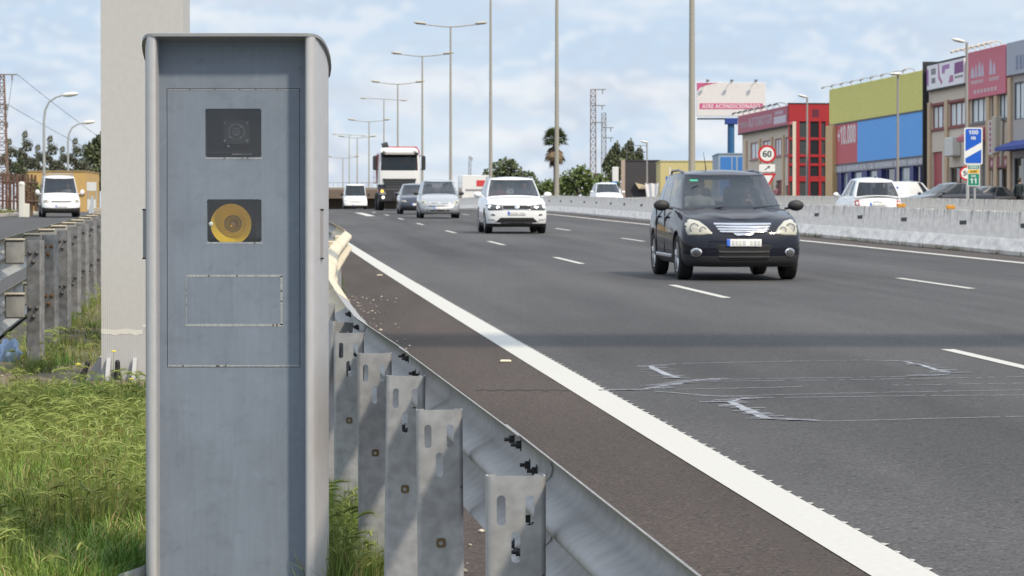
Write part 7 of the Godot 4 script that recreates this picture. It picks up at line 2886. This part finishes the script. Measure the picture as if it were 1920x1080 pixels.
	part("wall", mb, mat(0.42, 0.39, 0.37, 0.85, 0, mott, 0.6), o)
	mb = MB.new()
	mb.span(Vector3(0.05, -0.3, -13), Vector3(L, 8.5, -0.9))
	part("building_body", mb, mat(0.05, 0.05, 0.05, 0.9), o)
	for q in wx:
		window_in(o, Rect2(q, 4.6, 1.9, 2.0), mat(0.11, 0.115, 0.12, 0.5), blind, 2, 0.14, 0.07)
		window_in(o, Rect2(q, 0.0, 1.9, 2.6), mat(0.08, 0.08, 0.085, 0.5), dark_pane, 1, 0.14, 0.07)
	mb = MB.new()
	mb.span(Vector3(0.05, 7.0, 0.0), Vector3(L, 8.75, 0.2), 0.01)
	var gs := part("grey_sign", mb, mat(0.36, 0.39, 0.46, 0.55, 0, mott, 0.5), o)
	for k in 10:
		mb = MB.new()
		mb.box(Vector3(2.2 + k * 0.75, 7.6, 0.205), Vector3(0.45, 0.75, 0.012))
		part("blurred_letter", mb, mat(0.16, 0.19, 0.30, 0.5), gs)
	mb = MB.new()
	mb.span(Vector3(0.0, -0.3, 0.003), Vector3(0.6, 6.9, 0.15), 0.015)
	part("pilaster", mb, tan_, o)
	aw = MB.new()
	aw.xf = Transform3D(Basis(Vector3.UP, PI / 2), Vector3(0.7, 0, 0.01))
	aw.slab(PackedVector2Array([Vector2(0, 3.5), Vector2(0, 2.95), Vector2(-1.0, 2.95), Vector2(-1.0, 3.15)]), 0, 9.0)
	part("awning", aw, mat(0.012, 0.05, 0.28, 0.6), o)
	# --- the red glass building
	var E := Vector3(18.35, 3.75, -255.0)
	var Q := Vector3(20.6, 3.75, -235.0)
	o = thing("red_building", "beige building with a pink roof sign and a red glazed corner tower", "building", E)
	o.transform = frame_of(E, Q)
	L = E.distance_to(Q)
	X = func(px: float) -> float: return along(E, Q, px)
	ups = [[1407.0, 1421.0, 2], [1430.0, 1444.0, 2], [1452.5, 1467.5, 3], [1472.0, 1481.5, 1]]
	downs = [[1455.0, 1466.0, 0.0, 2.35, 0], [1473.0, 1481.0, 0.0, 1.9, 2]]
	holes = []
	for q in ups:
		holes.append(rect2(X.call(q[0]), 4.2, X.call(q[1]), 5.5))
	for q in downs:
		holes.append(rect2(X.call(q[0]), 0.0, X.call(q[1]), q[3]))
	mb = MB.new()
	mb.plate(rect2(0, -0.3, L - 0.01, 7.7), holes, -0.3, 0.0)
	part("wall", mb, beige, o)
	mb = MB.new()
	mb.span(Vector3(0.05, -0.3, -12), Vector3(L - 0.4, 7.6, -0.9))
	part("building_body", mb, mat(0.06, 0.055, 0.05, 0.9), o)
	for q in ups:
		var x0: float = X.call(q[0])
		var x1: float = X.call(q[1])
		window_in(o, Rect2(x0, 4.2, x1 - x0, 1.3), mat(0.40, 0.20, 0.20, 0.6), blind, q[2], 0.14, 0.08)
		mb = MB.new()
		mb.span(Vector3(x0 - 0.1, 4.08, -0.05), Vector3(x1 + 0.1, 4.195, 0.09), 0.01)
		part("window_sill", mb, mat(0.36, 0.17, 0.18, 0.6), o)
	for q in downs:
		mb = MB.new()
		var x0: float = X.call(q[0])
		var x1: float = X.call(q[1])
		mb.span(Vector3(x0, 0, -0.28), Vector3(x1, q[3], -0.15), 0.02)
		part("door", mb, mat(0.15, 0.02, 0.03, 0.5) if q[4] == 0 else mat(0.09, 0.10, 0.10, 0.5), o)
	for px in [1400.0, 1425.5, 1448.0, 1469.8]:
		var xx: float = X.call(px)
		mb = MB.new()
		mb.span(Vector3(xx - 0.3, -0.3, 0.003), Vector3(xx + 0.3, 5.7, 0.12), 0.015)
		part("pilaster", mb, tan_, o)
	mb = MB.new()
	mb.span(Vector3(-0.35, 6.35, 0.0), Vector3(L - 0.02, 7.75, 0.3), 0.01)
	pink = part("pink_sign", mb, mat(0.46, 0.11, 0.16, 0.55, 0, mott, 0.5), o)
	mb = MB.new()
	mb.span(Vector3(-0.35, 6.25, -0.02), Vector3(L - 0.02, 6.345, 0.33))
	part("sign_edge", mb, black, o)
	words("sign_lettering", "TIENDA", 0.42, Transform3D(Basis(), Vector3(2.2, 6.95, 0.31)), mat(0.46, 0.34, 0.40, 0.5), pink, true, 1.5)
	words("sign_lettering", "AUTOMOTOR", 0.72, Transform3D(Basis(), Vector3(9.0, 7.0, 0.31)), mat(0.48, 0.38, 0.44, 0.5), pink, true, 1.55)
	mb = MB.new()
	mb.span(Vector3(L - 5.6, 6.55, 0.299), Vector3(L - 1.0, 7.1, 0.312))
	part("pale_plate", mb, mat(0.55, 0.50, 0.58, 0.5), pink)
	mb = MB.new()
	mb.span(Vector3(L - 5.2, 7.22, 0.299), Vector3(L - 2.0, 7.5, 0.312))
	part("pale_plate", mb, mat(0.45, 0.33, 0.40, 0.5), pink)
	for k in 8:
		floodlight(o, 1.0 + k * (L - 3.0) / 7.0, 7.75, 0.0, mat(0.10, 0.11, 0.12, 0.5), 1.0)
	# the corner tower, its glazed wall facing the traffic
	var red := mat(0.33, 0.016, 0.022, 0.45)
	var tw := 9.0
	mb = MB.new()
	var tz := 0.12
	mb.xf = Transform3D(Basis(Vector3(0, 0, -1), Vector3.UP, Vector3(1, 0, 0)), Vector3(L, 0, 0.3))
	var inner := mb.xf
	mb.span(Vector3(0, 6.55, -0.5), Vector3(tw, 7.85, 0.0), 0.02)
	part("red_parapet", mb, red, o)
	mb = MB.new()
	mb.xf = inner
	mb.span(Vector3(0, 7.855, -0.52), Vector3(tw, 7.93, 0.03))
	part("roof_edge", mb, black, o)
	var cols := [0.0, 0.12, 0.95, 1.18, 2.35, 2.6, 4.0]
	var cx := [[0.10, 0.95], [1.25, 2.1], [2.4, 3.0]]
	cx = [[0.08, 0.98], [1.40, 2.10], [2.55, 3.35], [3.75, 4.6], [5.0, 5.8]]
	cx = [[0.06, 0.55], [0.82, 1.42], [1.62, 2.25], [2.45, 2.75], [3.0, 3.6], [3.9, 4.5]]
	var ry := [[0.15, 2.15], [2.55, 3.3], [3.5, 3.95], [4.15, 5.2], [5.4, 6.5]]
	holes = []
	for a in cx:
		for b in ry:
			holes.append(rect2(a[0], b[0], a[1], b[1]))
	mb = MB.new()
	mb.xf = inner
	var edges := [0.0]
	for a in cx:
		mb.span(Vector3(edges[-1], -0.3, -0.25), Vector3(a[0], 6.545, 0.0), 0.012)
		edges.append(a[1])
	mb.span(Vector3(edges[-1], -0.3, -0.25), Vector3(tw, 6.545, 0.0), 0.012)
	part("red_mullion", mb, red, o)
	for a in cx:
		var lo := -0.3
		for b in ry:
			mb = MB.new()
			mb.xf = inner
			mb.span(Vector3(a[0], lo, -0.22), Vector3(a[1], b[0], -0.02), 0.01)
			part("red_transom", mb, red, o)
			lo = b[1]
			mb = MB.new()
			mb.xf = inner
			mb.quad(Vector3(a[0], b[0], -0.1), Vector3(a[1], b[0], -0.1), Vector3(a[1], b[1], -0.1), Vector3(a[0], b[1], -0.1))
			part("tower_pane", mb, dark_pane if int(a[0] * 10) % 3 == 1 else mat(0.06, 0.065, 0.07, 0.08), o)
	mb = MB.new()
	mb.xf = inner
	mb.span(Vector3(1.75, 6.9, 0.0), Vector3(2.25, 7.45, 0.01))
	part("dark_emblem", mb, mat(0.10, 0.012, 0.03, 0.5), o)
	mb = MB.new()
	mb.xf = inner
	mb.span(Vector3(0.75, -0.3, -8), Vector3(tw, 7.8, -0.55))
	part("tower_body", mb, mat(0.04, 0.03, 0.03, 0.9), o)

func far_places() -> void:
	var mott: Texture2D = tx["mottle"]
	# billboard
	var d := 300.0
	var p := sv(1306, 218, d)
	var q := sv(1435, 155, d)
	var o := thing("billboard", "large white billboard with a magenta AIRE ACONDICIONADO band on a blue post", "billboard", Vector3((p.x + q.x) / 2, gnd(d), -d))
	var y0 := p.y - o.position.y
	var y1 := q.y - o.position.y
	var w := (q.x - p.x) / 2
	var mb := MB.new()
	mb.box(Vector3(0, (y0 + y1) / 2, 0), Vector3(2 * w, y1 - y0, 0.25), 0.02)
	var b := part("board", mb, mat(0.70, 0.67, 0.68, 0.6, 0, mott, 0.5), o)
	var mag := mat(0.50, 0.10, 0.22, 0.55)
	mb = MB.new()
	mb.slab(rect2(-w + 0.25, y0 + 0.65, w - 0.25, y0 + 1.2), 0.124, 0.135)
	part("magenta_band", mb, mag, b)
	words("band_lettering", "AIRE ACONDICIONADO", 0.36, Transform3D(Basis(), Vector3(0, y0 + 0.925, 0.137)), mat(0.72, 0.62, 0.66, 0.5), b, true, 0.98)
	var arc := PackedVector2Array([Vector2(-w + 0.03, y1 - 0.03), Vector2(-w + 0.03, y1 - 0.8)])
	for k in 7:
		var t := k / 6.0
		arc.append(Vector2(-w + 0.03 + 2.0 * t, y1 - 0.8 + 0.77 * pow(t, 0.45)))
	mb = MB.new()
	mb.slab(arc, 0.124, 0.134)
	part("magenta_corner", mb, mag, b)
	var blue := mat(0.02, 0.10, 0.24, 0.5)
	mb = MB.new()
	mb.box(Vector3(0, y0 - 0.25, 0.1), Vector3(2 * w - 0.1, 0.14, 0.5), 0.02)
	part("walkway", mb, mat(0.05, 0.06, 0.09, 0.6), o)
	mb = MB.new()
	mb.tube(Vector3(0, -0.2, -0.1), Vector3(0, y0 - 0.3, -0.1), 0.36, 0.32, 14)
	part("post", mb, blue, o)
	mb = MB.new()
	mb.box(Vector3(0, y0 - 0.5, 0.15), Vector3(1.2, 0.55, 0.5), 0.03)
	part("post_head", mb, mat(0.02, 0.05, 0.25, 0.5), o)
	for x in [-0.7, 0.0, 0.7]:
		floodlight(o, x * w, y1, 0.1, mat(0.12, 0.12, 0.12, 0.5), 0.9)
	# low buildings beyond the median
	for s in [[1238.0, 1348.0, 301.0, 278.0, "yellow_building", "low plain yellow building behind the lamp post", Color(0.58, 0.50, 0.24)], [1172.0, 1237.5, 300.0, 288.0, "dark_building", "dark grey windowless block left of the low yellow building", Color(0.052, 0.050, 0.056)], [1347.0, 1396.0, 287.0, 268.0, "blue_building", "blue glazed building peeping out left of the red one", Color(0.30, 0.38, 0.48)]]:
		p = sv(s[0], s[2], s[3])
		q = sv(s[1], s[2], s[3])
		o = thing(s[4], s[5], "building", Vector3((p.x + q.x) / 2, gnd(s[3]), -s[3]))
		var h := p.y - o.position.y
		w = (q.x - p.x) / 2
		mb = MB.new()
		mb.span(Vector3(-w, -0.3, -8), Vector3(w, h - 0.1, 0))
		part("wall", mb, mat(s[6].r, s[6].g, s[6].b, 0.85, 0, mott, 0.5), o)
		mb = MB.new()
		mb.span(Vector3(-w - 0.05, h - 0.1, -8), Vector3(w + 0.05, h, 0.05))
		part("roof_edge", mb, mat(s[6].r * 0.8, s[6].g * 0.8, s[6].b * 0.8, 0.85), o)
		if s[4] == "blue_building":
			for r in [[-0.85, -0.02, 0.62, 0.93], [-0.85, -0.02, 0.2, 0.52], [0.1, 0.35, 0.2, 0.93], [0.5, 0.9, 0.55, 0.93], [0.5, 0.9, 0.2, 0.5]]:
				mb = MB.new()
				mb.span(Vector3(r[0] * w, r[2] * h, 0.0), Vector3(r[1] * w, r[3] * h, 0.03))
				part("blue_pane", mb, mat(0.06, 0.20, 0.52, 0.2), o)
		if s[4] == "dark_building":
			mb = MB.new()
			mb.span(Vector3(-w - 0.35, -0.3, -0.5), Vector3(-w - 0.003, h, 0.06))
			part("corner_post", mb, mat(0.42, 0.33, 0.28, 0.8, 0, mott, 2.0), o)
			mb = MB.new()
			mb.slab(PackedVector2Array([Vector2(-0.7, 2.55), Vector2(0.75, 2.2), Vector2(0.75, 1.95), Vector2(-0.35, 2.0)]), 0.0, 0.5)
			part("small_canopy", mb, mat(0.6, 0.5, 0.36, 0.7), o)
			mb = MB.new()
			for x in [-w * 0.88, w * 0.3]:
				mb.tube(Vector3(x, h, -1.0), Vector3(x, h + 1.35, -1.0), 0.035, 0.035, 6)
			for y in [h + 0.75, h + 1.33]:
				mb.tube(Vector3(-w * 0.88, y, -1.0), Vector3(w * 0.3, y, -1.0), 0.03, 0.03, 6)
			part("roof_frame", mb, mat(0.12, 0.13, 0.14, 0.6), o)
	# white hanging cloth and roll-up sign
	d = 258.0
	p = sv(1222, 362, d)
	o = thing("white_banner", "white draped banner hanging in front of the dark grey block", "banner", Vector3(p.x, gnd(d), -d))
	var rows := []
	for j in 9:
		var row := PackedVector3Array()
		var y := 0.05 + 2.05 * j / 8.0
		for k in 17:
			var t := k / 8.0 - 1.0
			row.append(Vector3(t * lerpf(0.34, 0.54, j / 8.0), y + 0.05 * cos(t * 6.0) * (j / 8.0), 0.09 * sin(t * 7.0 + y) + 0.02 * sin(t * 19.0)))
		rows.append(row)
	mb = MB.new()
	mb.grid(rows)
	part("cloth", mb, mat(0.66, 0.67, 0.70, 0.8), o)
	mb = MB.new()
	mb.tube(Vector3(0.56, -0.2, -0.1), Vector3(0.56, 2.3, -0.1), 0.03, 0.03, 6)
	mb.tube(Vector3(-0.56, 2.1, -0.1), Vector3(0.56, 2.1, -0.1), 0.025, 0.025, 6)
	part("pole", mb, mat(0.35, 0.36, 0.4, 0.5), o)
	p = sv(1153, 358, d)
	o = thing("upright_sign", "narrow white upright sign with a blue lower part, right of the pylons", "sign", Vector3(p.x, gnd(d), -d))
	var top := sv(1153, 313, d).y - o.position.y
	mb = MB.new()
	mb.box(Vector3(0.03, top - 0.6, 0), Vector3(0.5, 1.2, 0.15), 0.03)
	part("white_panel", mb, mat(0.68, 0.68, 0.68, 0.5), o)
	mb = MB.new()
	mb.box(Vector3(-0.08, top - 1.48, 0), Vector3(0.48, 0.54, 0.15), 0.03)
	part("blue_panel", mb, mat(0.02, 0.25, 0.62, 0.5), o)
	mb = MB.new()
	mb.box(Vector3(0, (top - 1.75) / 2 - 0.1, 0), Vector3(0.12, top - 1.5, 0.1))
	part("post", mb, mat(0.35, 0.35, 0.35, 0.6), o)
	# overpass
	d = 402.0
	var g := gnd(d)
	o = thing("overpass", "low brown road bridge with a railing crossing far behind the truck", "bridge", Vector3(-24, g, -d))
	mb = MB.new()
	mb.box(Vector3(0, 3.3, 0), Vector3(34, 1.1, 9.0), 0.05)
	part("deck", mb, mat(0.16, 0.12, 0.095, 0.9, 0, mott, 0.2), o)
	mb = MB.new()
	mb.box(Vector3(0, 4.0, 4.3), Vector3(34, 0.3, 0.3), 0.03)
	part("parapet", mb, mat(0.26, 0.22, 0.19, 0.9), o)
	for k in 7:
		mb = MB.new()
		mb.box(Vector3(-15 + k * 5.0, 1.2, 2.5), Vector3(0.9, 3.2, 0.9), 0.05)
		part("pier", mb, mat(0.20, 0.165, 0.14, 0.9), o)
	mb = MB.new()
	mb.box(Vector3(0, 1.2, -4.4), Vector3(34, 3.2, 0.4))
	part("abutment_wall", mb, mat(0.40, 0.34, 0.29, 0.95, 0, mott, 0.4), o)
	mb = MB.new()
	for k in 57:
		mb.tube(Vector3(-16.8 + k * 0.6, 4.15, 4.3), Vector3(-16.8 + k * 0.6, 4.75, 4.3), 0.02, 0.02, 4)
	mb.tube(Vector3(-17, 4.75, 4.3), Vector3(17, 4.75, 4.3), 0.03, 0.03, 5)
	part("railing", mb, mat(0.20, 0.20, 0.21, 0.6), o)
	# left side: wall, fence, pillar
	d = 192.0
	p = sv(40, 320, d)
	q = sv(162, 320, d)
	o = thing("yellow_wall_building", "long low ochre-yellow building behind the white delivery van", "building", Vector3((p.x + q.x) / 2, gnd(d), -d))
	w = (q.x - p.x) / 2
	var h2 := p.y - o.position.y
	mb = MB.new()
	mb.span(Vector3(-w, -0.3, -6), Vector3(w, h2 - 0.06, 0))
	part("wall", mb, mat(0.52, 0.34, 0.13, 0.85, 0, mott, 0.6), o)
	mb = MB.new()
	mb.span(Vector3(-w - 0.03, h2 - 0.06, -6), Vector3(w + 0.03, h2, 0.05))
	part("coping", mb, mat(0.36, 0.26, 0.13, 0.85), o)
	mb = MB.new()
	mb.span(Vector3(w - 0.42, 0.95, 0.0), Vector3(w - 0.08, 1.05, 0.12))
	part("orange_bracket", mb, mat(0.5, 0.12, 0.03, 0.6), o)
	mb = MB.new()
	mb.span(Vector3(w - 2.45, -0.2, 0.6), Vector3(w - 2.05, 0.75, 0.9), 0.02)
	part("orange_barrier", mb, mat(0.45, 0.12, 0.03, 0.6), o)
	var r0 := sv(-40, 380, 143.0)
	o = thing("board_fence", "brown board fence on a low bank at the left edge", "fence", Vector3(r0.x, gnd(143.0) + 0.35, r0.z))
	var fr := [mat(0.11, 0.055, 0.04, 0.8), mat(0.13, 0.065, 0.048, 0.8), mat(0.095, 0.05, 0.038, 0.8)]
	for k in 16:
		mb = MB.new()
		mb.box(Vector3(0.075 + k * 0.112, 0.82 + 0.01 * (k % 3), -0.35 * k), Vector3(0.105, 1.62, 0.05), 0.008)
		part("board", mb, fr[k % 3], o)
	mb = MB.new()
	for y in [0.4, 1.25]:
		mb.tube(Vector3(0, y, -0.06), Vector3(1.85, y, -5.4), 0.04, 0.04, 5)
	part("rail", mb, fr[2], o)
	p = sv(41, 372, 140.0)
	o = thing("gate_pillar", "white round-topped gate pillar beside the brown fence", "pillar", Vector3(p.x, gnd(140.0), p.z))
	mb = MB.new()
	mb.box(Vector3(0, 0.72, 0), Vector3(0.24, 1.45, 0.24), 0.03)
	mb.ball(Vector3(0, 1.45, 0), Vector3(0.15, 0.13, 0.15), 14, 8)
	part("shaft", mb, mat(0.62, 0.61, 0.57, 0.8, 0, mott, 2.0), o)
	mb = MB.new()
	mb.box(Vector3(0.2, 0.3, -0.05), Vector3(0.25, 0.6, 0.2), 0.02)
	part("low_wall", mb, mat(0.62, 0.61, 0.57, 0.8), o)
	mb = MB.new()
	for k in 14:
		var dd := 122.0 + k * 2.6
		var a := Vector3(tab(left_rail_x, dd) - 5.85, gnd(dd), -dd)
		mb.box(a + Vector3(-0.1, 0.03, 0), Vector3(0.2, 0.2, 2.55), 0.02)
	structure("kerb", mb, mat(0.45, 0.42, 0.38, 0.9))

func passers_by() -> void:
	var o := make_person("person in a dark green jacket standing under the blue awning at the right edge", "green", 2)
	var p := sv(1911, 380, 148.0)
	o.position = Vector3(p.x, gnd(148.0), p.z)
	o.rotation.y = 2.4
	o = make_person("person in a pink top standing at the dark red door left of the red tower", "pink", 2)
	p = sv(1456, 360, 236.5)
	o.position = Vector3(p.x, gnd(236.0), p.z)
	o.rotation.y = 0.4
